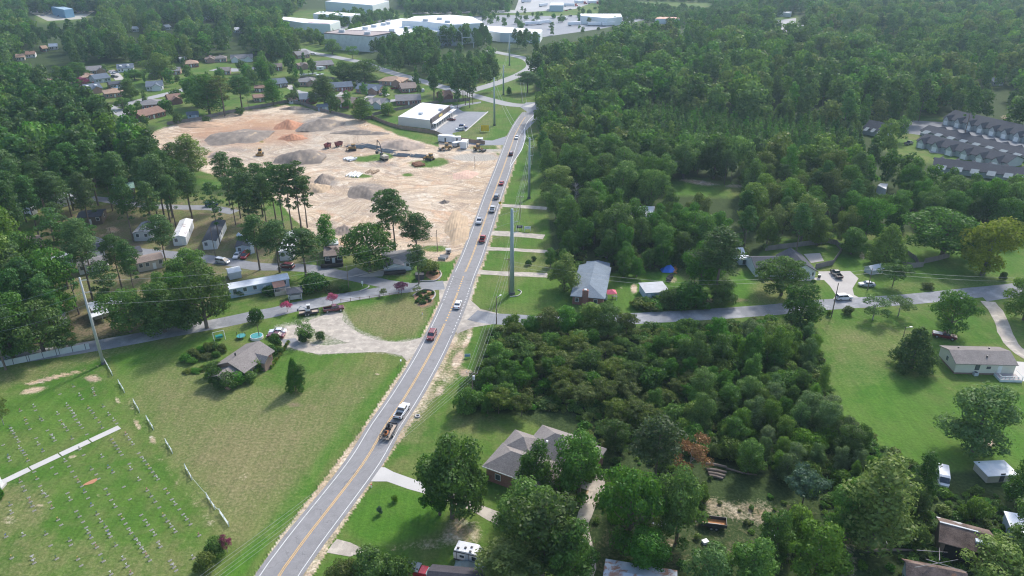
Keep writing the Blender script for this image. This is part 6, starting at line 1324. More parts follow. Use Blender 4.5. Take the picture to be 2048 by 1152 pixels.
row('third row of townhouses with pale gables facing the parked cars', (1832, 292), (2010, 338), 6, 13, h=2.9, rh=2.4); row('nearest townhouse row showing only a long slate roof', (1865, 343), (2100, 372), 7, 12, -1, h=2.6, rh=2.2)
row('short row of townhouses at the left end of the townhouse street', (1725, 268), (1765, 276), 3, 12, -1)
view((1950, 262, 14), (2000, 275, 14), (2035, 285, 14), (1900, 255, 10), (1860, 262, 6), (1900, 275, 8), (1960, 290, 6), (2020, 306, 6), (1880, 300, 10), (1910, 308, 8), (1990, 325, 4), (2030, 330, 8), (1900, 322, 6), (1740, 262, 4))
view((1460, 510, 16), (1490, 525, 14), (1560, 530, 10), (1600, 535, 14), (1180, 540, 26), (1180, 580, 22), (1240, 560, 20), (1280, 560, 16), (1310, 570, 12), (1342, 545, 8), (1420, 368, 6), (1375, 372, 5), (1455, 372, 4))
# ------------------------------------------------------------------ VEHICLES
TYRE = mat('tyre_rubber', (.02, .02, .02), .85, .1, 4); RIM = mat('wheel_rim', (.5, .5, .52), .35, .05, 4, metal=.6); LAMP = mat('headlight_lens', (.75, .76, .78), .15, .05, 4); RED = mat('taillight_lens', (.4, .02, .02), .3, .05, 4); PLAS = mat('black_plastic', (.025, .025, .028), .6, .1, 4)
CARC = {'white': (.75, .76, .78), 'silver': (.5, .52, .55), 'red': (.38, .02, .025), 'maroon': (.14, .02, .03), 'black': (.015, .016, .02), 'grey': (.16, .17, .18), 'blue': (.03, .06, .2), 'darkred': (.22, .03, .03)}
def wheel(t, x, y, r, w_=.22, small=False):
    ty = t.p('wheel', TYRE, smooth=False); ty.tube((x, y - w_ / 2, r), (x, y + w_ / 2, r), r, n=14)
    s_ = 1 if y > 0 else -1
    t.p('rim', RIM, ty).tube((x, y + s_ * w_ * .45, r), (x, y + s_ * (w_ * .5 + .02), r), r * .62, n=10)
def sec(x, hw, z0, z1, cz=.1, ci=.1): return [(x, -hw + .04, z0), (x, -hw, z0 + .12), (x, -hw, z1 - cz), (x, -hw + ci, z1), (x, hw - ci, z1), (x, hw, z1 - cz), (x, hw, z0 + .12), (x, hw - .04, z0)]
def vehicle(kind, color, label, px, toward, group=None, cover=None, name=None, small=False, at=None, rz=None):
    X, Y = at if at else G(*px); rz = heading(px, toward) if rz is None else rz
    nm = {'sedan': 'parked_car', 'suv': 'suv', 'pickup': 'pickup_truck', 'van': 'van', 'minivan': 'minivan'}[kind]
    t = T(name or nm, label, {'sedan': 'car', 'suv': 'car', 'pickup': 'pickup truck', 'van': 'van', 'minivan': 'van'}[kind], (X, Y, .07), rz, group, small)
    B = t.p('body', paint('car_paint_' + color, CARC[color]))
    def cabin(xb0, xb1, xt0, xt1, zb, zt, hw, tw):
        g_ = t.p('windows', GL); g_.frust((xb0, xb1, -hw + .03, hw - .03), (xt0, xt1, -tw, tw), zb, zt - .03)
        B.frust((xt0 - .02, xt1 + .02, -tw - .02, tw + .02), (xt0 + .1, xt1 - .1, -tw + .1, tw - .1), zt - .04, zt + .03)
        for s_ in (-1, 1):
            for a, b_ in (((xb0, s_ * (hw - .03)), (xt0, s_ * tw)), ((xb1, s_ * (hw - .03)), (xt1, s_ * tw)), (((xb0 + xb1) / 2, s_ * (hw - .02)), ((xt0 + xt1) / 2, s_ * (tw + .01)))):
                B.tube((*a, zb), (*b_, zt), .05, n=4)
    if kind == 'sedan':
        L_, W2 = 4.8, .9; B.loft([sec(-2.4, .72, .35, .85), sec(-2.25, .86, .25, .98), sec(-1.5, W2, .2, 1.02), sec(0, W2 + .02, .18, 1.0), sec(1.0, W2, .2, .97), sec(2.1, .85, .25, .82), sec(2.4, .68, .35, .68)]); cabin(-1.75, 1.05, -1.05, .35, .95, 1.45, .84, .66); wx = (-1.45, 1.45); wr = .33
    elif kind == 'suv':
        B.loft([sec(-2.45, .82, .4, 1.05), sec(-2.3, .94, .32, 1.12), sec(-1.2, .97, .28, 1.14), sec(.6, .97, .28, 1.12), sec(1.3, .95, .3, 1.1), sec(2.25, .9, .35, 1.0), sec(2.45, .74, .42, .82)]); cabin(-2.32, 1.25, -2.1, .55, 1.08, 1.75, .92, .76); wx = (-1.45, 1.5); wr = .38
    elif kind == 'minivan':
        B.loft([sec(-2.5, .8, .35, 1.0), sec(-2.35, .94, .28, 1.08), sec(-1, .98, .24, 1.1), sec(1, .97, .24, 1.08), sec(2.3, .88, .3, .86), sec(2.5, .7, .38, .72)]); cabin(-2.42, 1.8, -2.2, .75, 1.04, 1.75, .93, .76); wx = (-1.5, 1.6); wr = .35
    elif kind == 'van':
        B.loft([sec(-2.8, .92, .4, 2.1), sec(-2.6, .98, .35, 2.2), sec(1.0, .98, .35, 2.2), sec(1.5, .97, .35, 1.95)]); B.loft([sec(1.45, .97, .35, 1.25), sec(2.3, .93, .38, 1.12), sec(2.7, .8, .45, .9)])
        g_ = t.p('windscreen', GL); g_.frust((1.45, 2.25, -.88, .88), (1.4, 1.55, -.8, .8), 1.2, 1.98); wx = (-1.75, 1.75); wr = .37
    else:      # crew cab pickup
        B.loft([sec(-.6, .96, .4, 1.2), sec(.9, .98, .38, 1.2), sec(1.6, .97, .4, 1.2), sec(2.65, .93, .45, 1.12), sec(2.9, .8, .5, .95)]); cabin(-.58, 1.5, -.45, .75, 1.15, 1.85, .9, .76)
        for s_ in (-1, 1): a, b_ = sorted((s_ * .86, s_ * .97)); B.box(-2.85, -.6, a, b_, .55, 1.22)
        B.box(-2.9, -2.8, -.95, .95, .55, 1.2); bd = t.p('bed_liner', PLAS if cover is None else mat('bed_cover_' + cover, CARC[cover], .4)); bd.box(-2.8, -.62, -.86, .86, .5, .68 if cover is None else 1.24)
        B.box(-.7, -.58, -.95, .95, .5, 1.2); wx = (-1.85, 1.85); wr = .42
        t.p('rear_bumper', PLAS).box(-3.02, -2.91, -.9, .9, .45, .68)
    hw = .86 if kind == 'sedan' else .9
    for x in wx:
        for s_ in (-1, 1): wheel(t, x, s_ * hw, wr)
    fr = {'sedan': 2.3, 'suv': 2.36, 'minivan': 2.36, 'van': 2.6, 'pickup': 2.78}[kind]; bk = {'sedan': -2.38, 'suv': -2.44, 'minivan': -2.48, 'van': -2.79, 'pickup': -2.9}[kind]; zl = {'sedan': .62, 'suv': .78, 'minivan': .66, 'van': .8, 'pickup': .85}[kind]
    for s_ in (-1, 1):
        a, b_ = sorted((s_ * .48, s_ * .74)); t.p('headlight', LAMP).box(fr - .1, fr + .08, a, b_, zl, zl + .14)
        a, b_ = sorted((s_ * .55, s_ * .82)); t.p('taillight', RED).box(bk - .04, bk + .1, a, b_, zl + .05, zl + .3)
    t.p('grille', PLAS).box(fr - .1, fr + .09, -.42, .42, zl - .1, zl + .1)
    return t.done()
UP = lambda x, y: (x + 12, y - 26)
def on_road(py, off, away=True):
    """a spot and heading on the main road at row py, off metres right of the centre line"""
    s_ = arc_at(py); q = lambda s: np.array((np.interp(s, ARC, [p[0] for p in ML]), np.interp(s, ARC, [p[1] for p in ML])))
    p = q(s_); d = q(s_ + 3) - q(s_ - 3); d /= np.linalg.norm(d); n = np.array((d[1], -d[0])); p = p + n * off; rz = math.atan2(d[1], d[0]) + (0 if away else math.pi)
    return (p[0], p[1]), rz
for kind, col, py, off, aw, lb in (('pickup', 'white', 832, 1.75, 1, 'white pickup truck towing a flat trailer up the main road'), ('suv', 'darkred', 679, -1.75, 0, 'dark red SUV coming down the main road beside the gravel driveway mouth'),
    ('sedan', 'white', 612, 1.6, 1, 'white sedan crossing the junction on the main road'), ('pickup', 'red', 486, 1.7, 1, 'bright red pickup on the main road just above the junction'), ('pickup', 'silver', 447, -1.7, 0, 'silver pickup coming towards the junction in the left lane'),
    ('pickup', 'white', 425, 1.7, 1, 'white pickup on the main road beside the yellow road sign'), ('suv', 'grey', 399, 1.7, 1, 'dark grey SUV on the main road just ahead of the white pickup'), ('sedan', 'red', 370, 1.7, 1, 'small red car on the main road beside the pale sand'),
    ('suv', 'maroon', 313, 1.5, 1, 'dark red vehicle on the main road near the site entrance'), ('sedan', 'white', 277, 1.5, 0, 'white car farthest up the main road beside the turn lane')):
    at_, rz = on_road(py, off, aw); vehicle(kind, col, lb, (0, 0), (1, 1), at=at_, rz=rz, name='white_sedan' if 0 else None, cover='black' if 0 else None)
PK = [('sedan', 'white', (556, 667), (540, 667), 'white sedan parked at the top of the gravel driveway'), ('sedan', 'maroon', (552, 675), (536, 674), 'dark red sedan parked in front of the white sedan by the ranch house'),
 ('pickup', 'maroon', (668, 622), (690, 619), 'dark red pickup parked on the grass with a trailer behind'), ('pickup', 'black', (1672, 552), (1665, 545), 'black pickup parked on the angular concrete drive'),
 ('sedan', 'silver', (1733, 572), (1700, 571), 'silver sedan parked on the lawn beside the concrete drive'), ('suv', 'white', (1687, 599), (1720, 597), 'white SUV driving along the side road past the concrete drive'),
 ('pickup', 'maroon', (1888, 676), (1915, 681), 'maroon pickup with a pale bed cover under the round oak'), ('van', 'white', (1884, 962), (1887, 985), 'white van parked at the edge of the undergrowth'),
 ('minivan', 'maroon', (574, 536), (545, 533), 'dark maroon minivan standing on the park road'), ('suv', 'grey', (260, 398), (285, 396), 'grey car in front of the green metal roof'), ('minivan', 'silver', (446, 526), (470, 530), 'silver minivan on the park road left of the white car'),
 ('sedan', 'white', (475, 514), (469, 521), 'white car parked beside the red one at the small gable home'), ('minivan', 'red', (491, 514), (484, 522), 'red minivan parked at the small gable home'),
 ('sedan', 'white', (172, 495), (176, 503), 'white car left of two in the shade beside the park road'), ('sedan', 'silver', (184, 497), (188, 505), 'silver car right of two in the shade beside the park road'),
 ('sedan', 'maroon', (903, 241), (890, 240), 'dark red car in the shop car park beside the canopy'), ('suv', 'blue', (927, 256), (940, 258), 'dark blue SUV at the kerb of the shop car park'), ('suv', 'white', (920, 261), (905, 262), 'white SUV next to the dark blue one in the shop car park'),
 ('pickup', 'white', (165, 183), (190, 183), 'white pickup beside the corner house with the dormers'), ('sedan', 'white', (221, 146), (228, 150), 'white car on the upper estate drive, left one'), ('sedan', 'silver', (228, 147), (234, 151), 'silver car on the upper estate drive, right one'),
 ('suv', 'black', (230, 155), (245, 155), 'black car on the upper estate drive'), ('sedan', 'silver', (271, 236), (280, 240), 'silver car on the estate street nearest the left wood, upper one'), ('sedan', 'black', (267, 241), (276, 245), 'dark car on the estate street nearest the left wood, lower one'),
 ('sedan', 'white', (293, 222), (304, 221), 'white car beside the dark grey roofed estate house'), ('suv', 'white', (627, 110), (640, 110), 'white SUV beside the skylight house'), ('sedan', 'darkred', (693, 184), (705, 183), 'red car in front of the long dark roofed brick bungalow'),
 ('sedan', 'white', (774, 192), (782, 189), 'white car on the lawn right of the concrete estate drive'), ('sedan', 'grey', (763, 190), (768, 187), 'grey car on the lawn right of the concrete estate drive'), ('suv', 'white', (846, 183), (847, 178), 'white SUV right of the brown gabled brick house'),
 ('pickup', 'darkred', (790, 179), (800, 178), 'red vehicle beside the orange-tan hip roofed house'), ('pickup', 'grey', (1817, 289), (1840, 283), 'pickup parked under the trees at the townhouse lot'), ('sedan', 'white', (1860, 288), (1870, 285), 'white car at the left end of the townhouse cars'),
 ('sedan', 'red', (1871, 291), (1882, 288), 'red car among the townhouse cars'), ('suv', 'white', (1895, 297), (1910, 293), 'white SUV at the right end of the townhouse cars'), ('suv', 'blue', (424, 412), (435, 411), 'blue pickup on the upper park road near the sand'),
 ('sedan', 'black', (62, 508), (75, 505), 'dark car beside the brown roofed home deep in the pines')]
for kd, c_, p_, tw, lb in PK:
    vehicle(kd, c_, lb, p_, tw, cover='silver' if 'bed cover' in lb else None); X, Y = G(*p_); KEEP.append((X, Y, 3.5)); view((p_[0], p_[1] - 3, 7 if p_[1] > 350 else 4))
# trailer of the white pickup, with load
def deck_trailer(label, at_, rz, L_=5.6, W2=1.0, ramp=True):
    t = T('flat_trailer', label, 'trailer', (*at_, .06), rz); t.p('deck', mat('trailer_planks', (.45, .36, .28), .8, .2, 2)).box(-L_ / 2, L_ / 2, -W2, W2, .55, .65)
    f = t.p('frame', DARKM)
    for s_ in (-1, 1): a, b_ = sorted((s_ * W2, s_ * (W2 + .08))); f.box(-L_ / 2, L_ / 2, a, b_, .45, .95)
    f.box(L_ / 2, L_ / 2 + .08, -W2, W2, .45, .95); f.tube((L_ / 2, -W2, .5), (L_ / 2 + 1.3, 0, .5), .06, n=5); f.tube((L_ / 2, W2, .5), (L_ / 2 + 1.3, 0, .5), .06, n=5)
    if ramp: r_ = t.p('ramp_gate', DARKM); [r_.tube((-L_ / 2, y, .6), (-L_ / 2 - .15, y, 1.9), .04, n=4) for y in np.linspace(-W2, W2, 7)]; [r_.tube((-L_ / 2 - .12 * k, -W2, .6 + 1.3 * k), (-L_ / 2 - .12 * k, W2, .6 + 1.3 * k), .04, n=4) for k in (0, .5, 1)]
    for x in (-.9, -.1):
        for s_ in (-1, 1): wheel(t, x, s_ * (W2 + .2), .36)
        fd = t.p('mudguard', DARKM); [fd.box(x - .42, x + .42, s_ * (W2 + .2) - .13, s_ * (W2 + .2) + .13, .76, .8) for s_ in (-1, 1)]
    return t.done()
at_, rz = on_road(875, 1.75); deck_trailer('black flat trailer with a ramp gate behind the white pickup', at_, rz)
def mower(label, at_, z, rz, col='black', scale=1.):
    t = T('ride_on_mower', label, 'mower', (*at_, z), rz); B = t.p('body', paint('mower_paint_' + col, {'black': (.03, .03, .03), 'orange': (.5, .16, .03)}[col])); B.loft([sec(-.8, .4, .3, .7), sec(0, .45, .3, .75), sec(.8, .35, .3, .65)]); t.p('seat', PLAS).box(-.4, .1, -.25, .25, .75, 1.0); t.p('backrest', PLAS).box(-.5, -.38, -.25, .25, .9, 1.4)
    t.p('mower_deck', DARKM).box(-.3, .7, -.6, .6, .12, .28); t.p('roll_bar', DARKM).tube((-.6, -.4, .6), (-.6, -.4, 1.7), .04, n=5).tube((-.6, .4, .6), (-.6, .4, 1.7), .04, n=5).tube((-.6, -.4, 1.7), (-.6, .4, 1.7), .04, n=5)
    for x, r_ in ((-.6, .3), (.65, .2)):
        for s_ in (-1, 1): wheel(t, x, s_ * .5, r_, .2)
    return t.done()
fx = lambda d, o_: (at_[0] + math.cos(rz) * d - math.sin(rz) * o_, at_[1] + math.sin(rz) * d + math.cos(rz) * o_)
mower('black ride-on mower at the front of the moving trailer', fx(1.2, .3), .71, rz); mower('orange ride-on mower at the back of the moving trailer', fx(-1.3, .1), .71, rz + .1, 'orange')
# trailer with mini excavator on the grass
p_ = G(618, 628); rz = heading((618, 628), (668, 622)); deck_trailer('wooden-decked trailer on the grass behind the dark red pickup', p_, rz, 5.4, 1.0, False)
t = T('mini_excavator', 'white and grey mini excavator loaded on the parked trailer', 'excavator', (p_[0], p_[1], .72), rz)
tr = t.p('track', PLAS); [tr.box(-.9, .9, s_ * .7 - .15, s_ * .7 + .15, 0, .4) for s_ in (-1, 1)]; t.p('body', paint('machine_white', (.7, .7, .7))).box(-.8, .5, -.6, .6, .5, 1.1); cb_ = t.p('cab', GL); cb_.box(-.4, .5, -.5, .5, 1.1, 2.2); t.p('cab_roof', MATS['machine_white']).box(-.5, .6, -.55, .55, 2.2, 2.3)
t.p('boom', MATS['machine_white']).tube((-.5, 0, 1), (-1.9, 0, 2.1), .14, .12, 6).tube((-1.9, 0, 2.1), (-2.9, 0, 1.2), .12, .08, 6); t.p('bucket', DARKM).box(-3.1, -2.7, -.3, .3, .7, 1.2); t.done(); view((640, 620, 26))
# camper trailer
loc = Vector(G(908, 1124)); B_ = G(950, 1134); rz = math.atan2(B_[1] - loc.y, B_[0] - loc.x); t = T('camper_trailer', 'white travel trailer camper with black trim standing on the grass', 'camper', (loc.x, loc.y, 0), rz)
CW = paint('camper_white', (.78, .78, .79), .4); bd = t.p('body', CW); prof = [(0, .6), (3.9, .6), (4.6, 1.3), (4.5, 2.2), (4.0, 2.9), (3.4, 3.0), (.1, 2.9), (-.1, 2.0)]
bd.add([(x, 0, z) for x, z in prof] + [(x, 2.3, z) for x, z in prof], [tuple(range(8)), tuple(range(15, 7, -1))] + [(i, i + 8, (i + 1) % 8 + 8, (i + 1) % 8) for i in range(8)])
st_ = t.p('black_trim', DARKM); st_.box(-.02, 4.45, -.03, -.005, 2.45, 2.65); st_.box(.0, 4.1, -.03, -.005, .6, .95); st_.box(2.75, 2.85, -.03, -.005, .95, 2.45); st_.box(.5, .58, -.03, -.005, .95, 2.45)
t.p('window', GL).box(1.1, 1.9, -.05, -.01, 1.5, 2.0); t.p('window', GL).box(3.3, 4.1, -.05, -.01, 1.4, 2.2); t.p('door', mat('grey_door', (.5, .55, .6), .5)).box(2.05, 2.7, -.06, -.005, .75, 2.5)
for x, y in ((.7, .5), (1.9, .9), (2.9, 1.3), (3.0, .3)): t.p('roof_vent', DARKM).box(x - .2, x + .2, y - .18, y + .18, 2.95, 3.12)
for x in (1.6,): wheel(t, x, .1, .36); wheel(t, x, 2.2, .36)
hh_ = t.p('hitch', DARKM); hh_.tube((4.0, .4, .6), (5.6, 1.15, .5), .06).tube((4.0, 1.9, .6), (5.6, 1.15, .5), .06); t.p('gas_bottle', WT).tube((4.9, 1.15, .6), (4.9, 1.15, 1.15), .18); t.done()
# red truck with a grey load bed at the bottom edge
loc = Vector(G(812, 1150)); B_ = G(858, 1160); rz = math.atan2(B_[1] - loc.y, B_[0] - loc.x); t = T('box_truck', 'red truck with a grey covered bed at the bottom edge', 'truck', (loc.x, loc.y, 0), rz)
t.p('cargo_box', mat('red_panel', (.35, .03, .04), .5)).box(-1, 2.6, -1, 1, .7, 2.3); t.p('cargo_cover', mat('grey_cover', (.22, .25, .27), .7)).box(-1.05, 2.62, -1.05, 1.05, 2.3, 2.42); t.p('cab', paint('bright_red', (.6, .03, .05))).loft([sec(2.7, .95, .5, 2.2), sec(3.9, .95, .5, 2.2), sec(4.3, .9, .5, 1.5)]); t.p('windscreen', glass('pale_glass', (.25, .3, .3))).frust((3.9, 4.6, -.85, .85), (3.85, 4.05, -.8, .8), 1.4, 2.15); t.p('bonnet', MATS['bright_red']).loft([sec(4.2, .9, .5, 1.4), sec(5.4, .8, .5, 1.2)])
for x in (0, 4.6):
    for s_ in (-1, 1): wheel(t, x, s_ * .9, .45)
t.done()
# black dump trailer with rusty floor
loc = Vector(G(1426, 1052)); rz = heading((1402, 1052), (1450, 1058)); t = T('dump_trailer', 'black dump trailer with a rust orange floor in the shady yard', 'trailer', (loc.x, loc.y, 0), rz)
s_ = t.p('side_wall', DARKM); s_.box(-2.3, 2.3, -1.05, -.98, .7, 1.5); s_.box(-2.3, 2.3, .98, 1.05, .7, 1.5); s_.box(-2.3, -2.23, -1, 1, .7, 1.5); s_.box(2.23, 2.3, -1, 1, .7, 1.5)
t.p('floor', mat('rust_floor', (.42, .17, .05), .8, .3, 1.5)).box(-2.22, 2.22, -.97, .97, .7, .8); t.p('plank', W_TAN).box(-2.1, 1.2, -.9, -.3, .9, .98); [wheel(t, x, y, .36) for x in (-.4, .5) for y in (-1.15, 1.15)]; t.p('drawbar', DARKM).box(-3.4, -2.3, -.1, .1, .5, .65).box(-2.9, -2.4, -.35, .35, .65, 1.2); t.done(); KEEP.append((*loc, 4)); view((1426, 1042, 22))
# rowboat
loc = Vector(G(1318, 1050)); rz = heading((1302, 1050), (1335, 1044)) + math.pi; t = T('rowboat', 'small aluminium rowboat lying in the grass', 'boat', (loc.x, loc.y, .0), rz)
hl = t.p('hull', mat('aluminium_hull', (.55, .57, .6), .45, .06, 2, metal=.3)); st = [(-1.7, .6), (-.8, .68), (.4, .62), (1.2, .38), (1.75, .04)]
vs = []; 
for x, w_ in st: vs += [(x, -w_, .5), (x, -w_ * .7, .05), (x, w_ * .7, .05), (x, w_, .5)]
fs = [(4 * k + i, 4 * k + i + 1, 4 * k + i + 5, 4 * k + i + 4) for k in range(4) for i in range(3)] + [(0, 1, 2, 3)]; hl.add(vs, fs)
for x in (-1.0, .1, .9): t.p('bench', DARKM if x == -1 else WT).box(x - .14, x + .14, -.55 if x < .8 else -.35, .55 if x < .8 else .35, .36, .41)
t.done(); view((1318, 1047, 14)); KEEP.append((*loc, 3))
# semi trailers and yard vehicles at the top
def semi(label, a, b_, tractor=None, small=False):
    A_ = Vector(G(*a)); rz = heading(a, b_); L_ = 14.5; t = T('semi_trailer', label, 'truck', (A_.x, A_.y, 0), rz)
    t.p('trailer_box', mat('trailer_white', (.75, .76, .78), .5, .04)).box(0, L_, -1.3, 1.3, 1.2, 4.1); t.p('chassis', DARKM).box(.3, L_ - .3, -1, 1, .8, 1.2)
    for x in (1.5, 2.8): [wheel(t, x, y, .5, .5) for y in (-1.0, 1.0)]
    if tractor:
        c = t.p('cab', paint('tractor_' + tractor, CARC[tractor])); c.box(L_ + .4, L_ + 2.8, -1.2, 1.2, .9, 3.6); c.box(L_ + 2.8, L_ + 4.6, -1, 1, .7, 2.1); t.p('windscreen', GL).box(L_ + 2.78, L_ + 2.86, -1, 1, 2.2, 3.2); [wheel(t, L_ + q, y, .5, .4) for q in (1, 4) for y in (-1, 1)]
    t.done()
for lb, a, b_, tc_ in (('white semi trailer parked highest left in the truck yard', (1043, 6), (1064, 5), None), ('white semi trailer left of the pale blue office block', (1079, 14), (1098, 12), None), ('white semi trailer with a red cab right of the pale blue office block', (1127, 13), (1146, 13), 'red'), ('grey semi trailer with a red cab at the top of the truck yard', (1149, 7), (1165, 8), 'red'),
    ('semi trailer with a red cab at the yard corner', (1175, 7), (1190, 8), 'red'), ('white semi trailer in front of the yard trees, left one', (1050, 51), (1072, 50), 'white'), ('white semi trailer in front of the yard trees, right one', (1076, 49), (1100, 47), 'white'), ('white semi trailer at the left of the depot apron', (1136, 52), (1160, 51), None),
    ('white semi trailer below the depot, middle of the apron', (1175, 52), (1195, 52), 'white'), ('white semi trailer at the right of the depot apron', (1205, 53), (1225, 52), None), ('white semi trailer behind the factory right wing', (985, 66), (1005, 65), None), ('white semi trailer half hidden by pines at the factory end', (1000, 72), (1018, 70), 'white')):
    semi(lb, a, b_, tc_); view((a[0] + 9, a[1] - 3, 7))
def fleet(name, cols, spots, lab, grp, kinds=('sedan', 'suv')):
    first = {}
    for i, (x, y) in enumerate(spots):
        c_ = cols[i % len(cols)]; k_ = kinds[(i // 2) % len(kinds)]; key = (c_, k_); X, Y = G(x, y); rz = random.choice((0, math.pi)) + random.uniform(-.15, .15) + (1.2 if i % 3 == 0 else 0)
        if key not in first: first[key] = vehicle(k_, c_, lab.format(c_), (x, y), (x + 5, y), at=(X, Y), rz=rz, group=grp.format(c_), small=True)
        else: o_ = first[key].copy(); COL.objects.link(o_); o_.location = (X, Y, .07); o_.rotation_euler = (0, 0, rz)
fleet('c', ('white', 'grey', 'silver', 'black', 'blue'), [(65, 24), (70, 25), (76, 24), (82, 26), (90, 24), (98, 22), (94, 29), (104, 30), (112, 28), (118, 33), (124, 31), (132, 32), (140, 30), (150, 26), (156, 24), (164, 26), (172, 25), (85, 32)], '{} vehicle crowded in the yard of the blue workshop', '{} vehicles in the yard of the blue workshop')
fleet('c', ('white', 'silver', 'black', 'grey', 'red'), [(1095, 21), (1103, 20), (1112, 21), (1121, 20), (1132, 22), (1126, 35), (1130, 37), (1140, 33), (1250, 40), (1256, 42), (1246, 45), (1254, 47), (1262, 36), (1275, 34), (1285, 38), (1208, 46), (1216, 45), (1140, 20), (1132, 40)], '{} vehicle in the far truck yard', '{} vehicles in the far truck yard')
fleet('c', ('white', 'silver', 'grey', 'white'), [(640, 50), (650, 51), (660, 50), (672, 48), (682, 45), (690, 47), (700, 45), (640, 38), (648, 39), (657, 40), (668, 40), (740, 40), (750, 38)], '{} vehicle in the yard of the red-fascia warehouse', '{} vehicles in the yard of the red-fascia warehouse')
# boats and campers beside the estate
for lb, a, b_ in (('white covered camper beside the dark roofed brick house', (641, 141), (652, 140)), ('white boat on a trailer in the fenced storage plot, left one', (608, 152), (622, 150)), ('white boat on a trailer in the fenced storage plot, middle one', (626, 150), (640, 149)), ('white boat on a trailer in the fenced storage plot, right one', (640, 152), (652, 150)), ('white camper behind the long grey-blue roofed bungalow', (720, 170), (728, 170))):
    A_ = Vector(G(*a)); t = T('camper' if 'camper' in lb else 'boat', lb, 'camper' if 'camper' in lb else 'boat', (A_.x, A_.y, 0), heading(a, b_)); bd = t.p('body', CW)
    if 'camper' in lb: bd.box(-2.6, 2.6, -1.1, 1.1, .6, 2.9); t.p('window', GL).box(-1, .5, -1.14, -1.1, 1.5, 2.1)
    else: bd.loft([[(x, -w_, 1.3), (x, -w_ * .6, .6), (x, w_ * .6, .6), (x, w_, 1.3)] for x, w_ in ((-3, 1), (0, 1.1), (2, .8), (3.2, .1))]); t.p('console', GL).box(-.6, .4, -.5, .5, 1.3, 2)
    [wheel(t, -.3, y, .35) for y in (-.9, .9)]; t.done()
# ------------------------------------------------------------------ CONSTRUCTION SITE
def heap(label, cx, cy, wpx, dpx, h, m_, seed, a=0.):
    """spoil heap surveyed by centre, width and depth in pixels"""
    C_ = Vector(G(cx, cy)); hw = abs(G(cx + wpx / 2, cy)[0] - C_.x); hd = abs(G(cx, cy - dpx / 2)[1] - G(cx, cy + dpx / 2)[1]) / 2; n, m2 = 34, 22; r = random.Random(seed); ph = [r.uniform(0, 6.28) for _ in range(12)]
    mb = MB(); mb.smooth = True; vs = []
    for j in range(m2 + 1):
        for i in range(n + 1):
            u, v = i / n * 2 - 1, j / m2 * 2 - 1; d = math.hypot(u, v); an = math.atan2(v, u)
            d /= 1 + .16 * math.sin(2 * an + ph[0]) + .1 * math.sin(5 * an + ph[1]); z = max(0, 1 - d) ** .9 * h
            z *= 1 + .25 * math.sin(u * 4 + ph[2]) * math.sin(v * 3 + ph[3]) ; z += (.16 * math.sin(u * 17 + ph[4] + 3 * v) * math.sin(v * 13 + ph[5]) + .1 * math.sin(u * 31 + ph[6])) * min(1, z) * .9 + r.uniform(-.08, .08) * min(1, z)
            vs.append((u * hw, v * hd, z - .08))
    fs = [(j * (n + 1) + i, j * (n + 1) + i + 1, (j + 1) * (n + 1) + i + 1, (j + 1) * (n + 1) + i) for j in range(m2) for i in range(n)]
    fs = [f for f in fs if max(vs[i][2] for i in f) > -.07]; mb.add(vs, fs)
    o_ = link(bpy.data.objects.new('dirt_mound', mb.mesh('dirt_mound', [m_]))); o_.location = (C_.x, C_.y, 0); o_.rotation_euler = (0, 0, math.radians(a)); tag(o_, label, 'dirt mound')
M_GREY = mat('grey_spoil', (.225, .185, .15), .95, .28, .7, bmp=.9, dirt=((.42, .32, .21), .2, .6)); M_CLAY = mat('orange_clay', (.42, .2, .11), .95, .15, 1., bmp=.8); M_TAN = mat('tan_spoil', (.46, .34, .22), .95, .15, .8, bmp=.8); M_BRN = mat('brown_spoil', (.4, .31, .24), .95, .18, .8, bmp=.8)
for q in (('broad low grey spoil bank at the left of the construction site', 478, 274, 120, 34, 3.2, M_GREY, 1), ('high grey spoil heap at the top of the site beside the orange one', 640, 252, 92, 24, 3.8, M_GREY, 2), ('conical dark grey heap above the row of pines', 602, 318, 96, 30, 5.2, M_GREY, 3),
          ('round orange clay heap at the top of the site', 579, 252, 56, 18, 3.2, M_CLAY, 4), ('long ridged orange clay windrow', 585, 276, 60, 12, 2.2, M_CLAY, 5, 22), ('small grey heap left of the tan one below the debris', 648, 362, 42, 22, 3.2, M_GREY, 6),
          ('wide grey heap in the centre of the site', 738, 384, 84, 34, 2.6, M_GREY, 7), ('tan heap beside the row of pines', 630, 378, 60, 20, 2.8, M_TAN, 8), ('ribbed grey-tan bank behind the green strip', 806, 291, 92, 20, 3.5, M_BRN, 9), ('low tan-brown heap at the left edge of the site', 448, 312, 70, 16, 2.6, M_BRN, 10),
          ('long low grey bank along the upper haul road', 720, 266, 120, 9, 1.6, M_GREY, 11), ('brown eroded bank beside the road verge', 915, 455, 50, 70, 1.6, M_TAN, 12), ('low grey-brown bank left of the old oak', 690, 462, 70, 20, 2.2, M_BRN, 13), ('little pale heap beside the verge', 889, 405, 20, 7, 1.2, M_GREY, 14),
          ('low pink clay rise near the road', 930, 350, 54, 18, 1.2, mat('pink_clay', (.6, .4, .3), .95, .12, 1), 15), ('grey earth strip at the top edge of the site', 590, 218, 60, 6, 1.8, M_GREY, 16), ('pale ridge in front of the big oak', 800, 440, 80, 12, 1.0, M_TAN, 17), ('pale ridge below the wide grey heap', 850, 480, 60, 16, 1.0, M_TAN, 18), ('brown cut bank at the top left of the site', 400, 250, 120, 10, 2.2, mat('orange_brown_bank', (.5, .33, .21), .95, .15, 1), 19)):
    heap(*q)
YEL = mat('machine_yellow', (.34, .2, .06), .6, .15, 2)
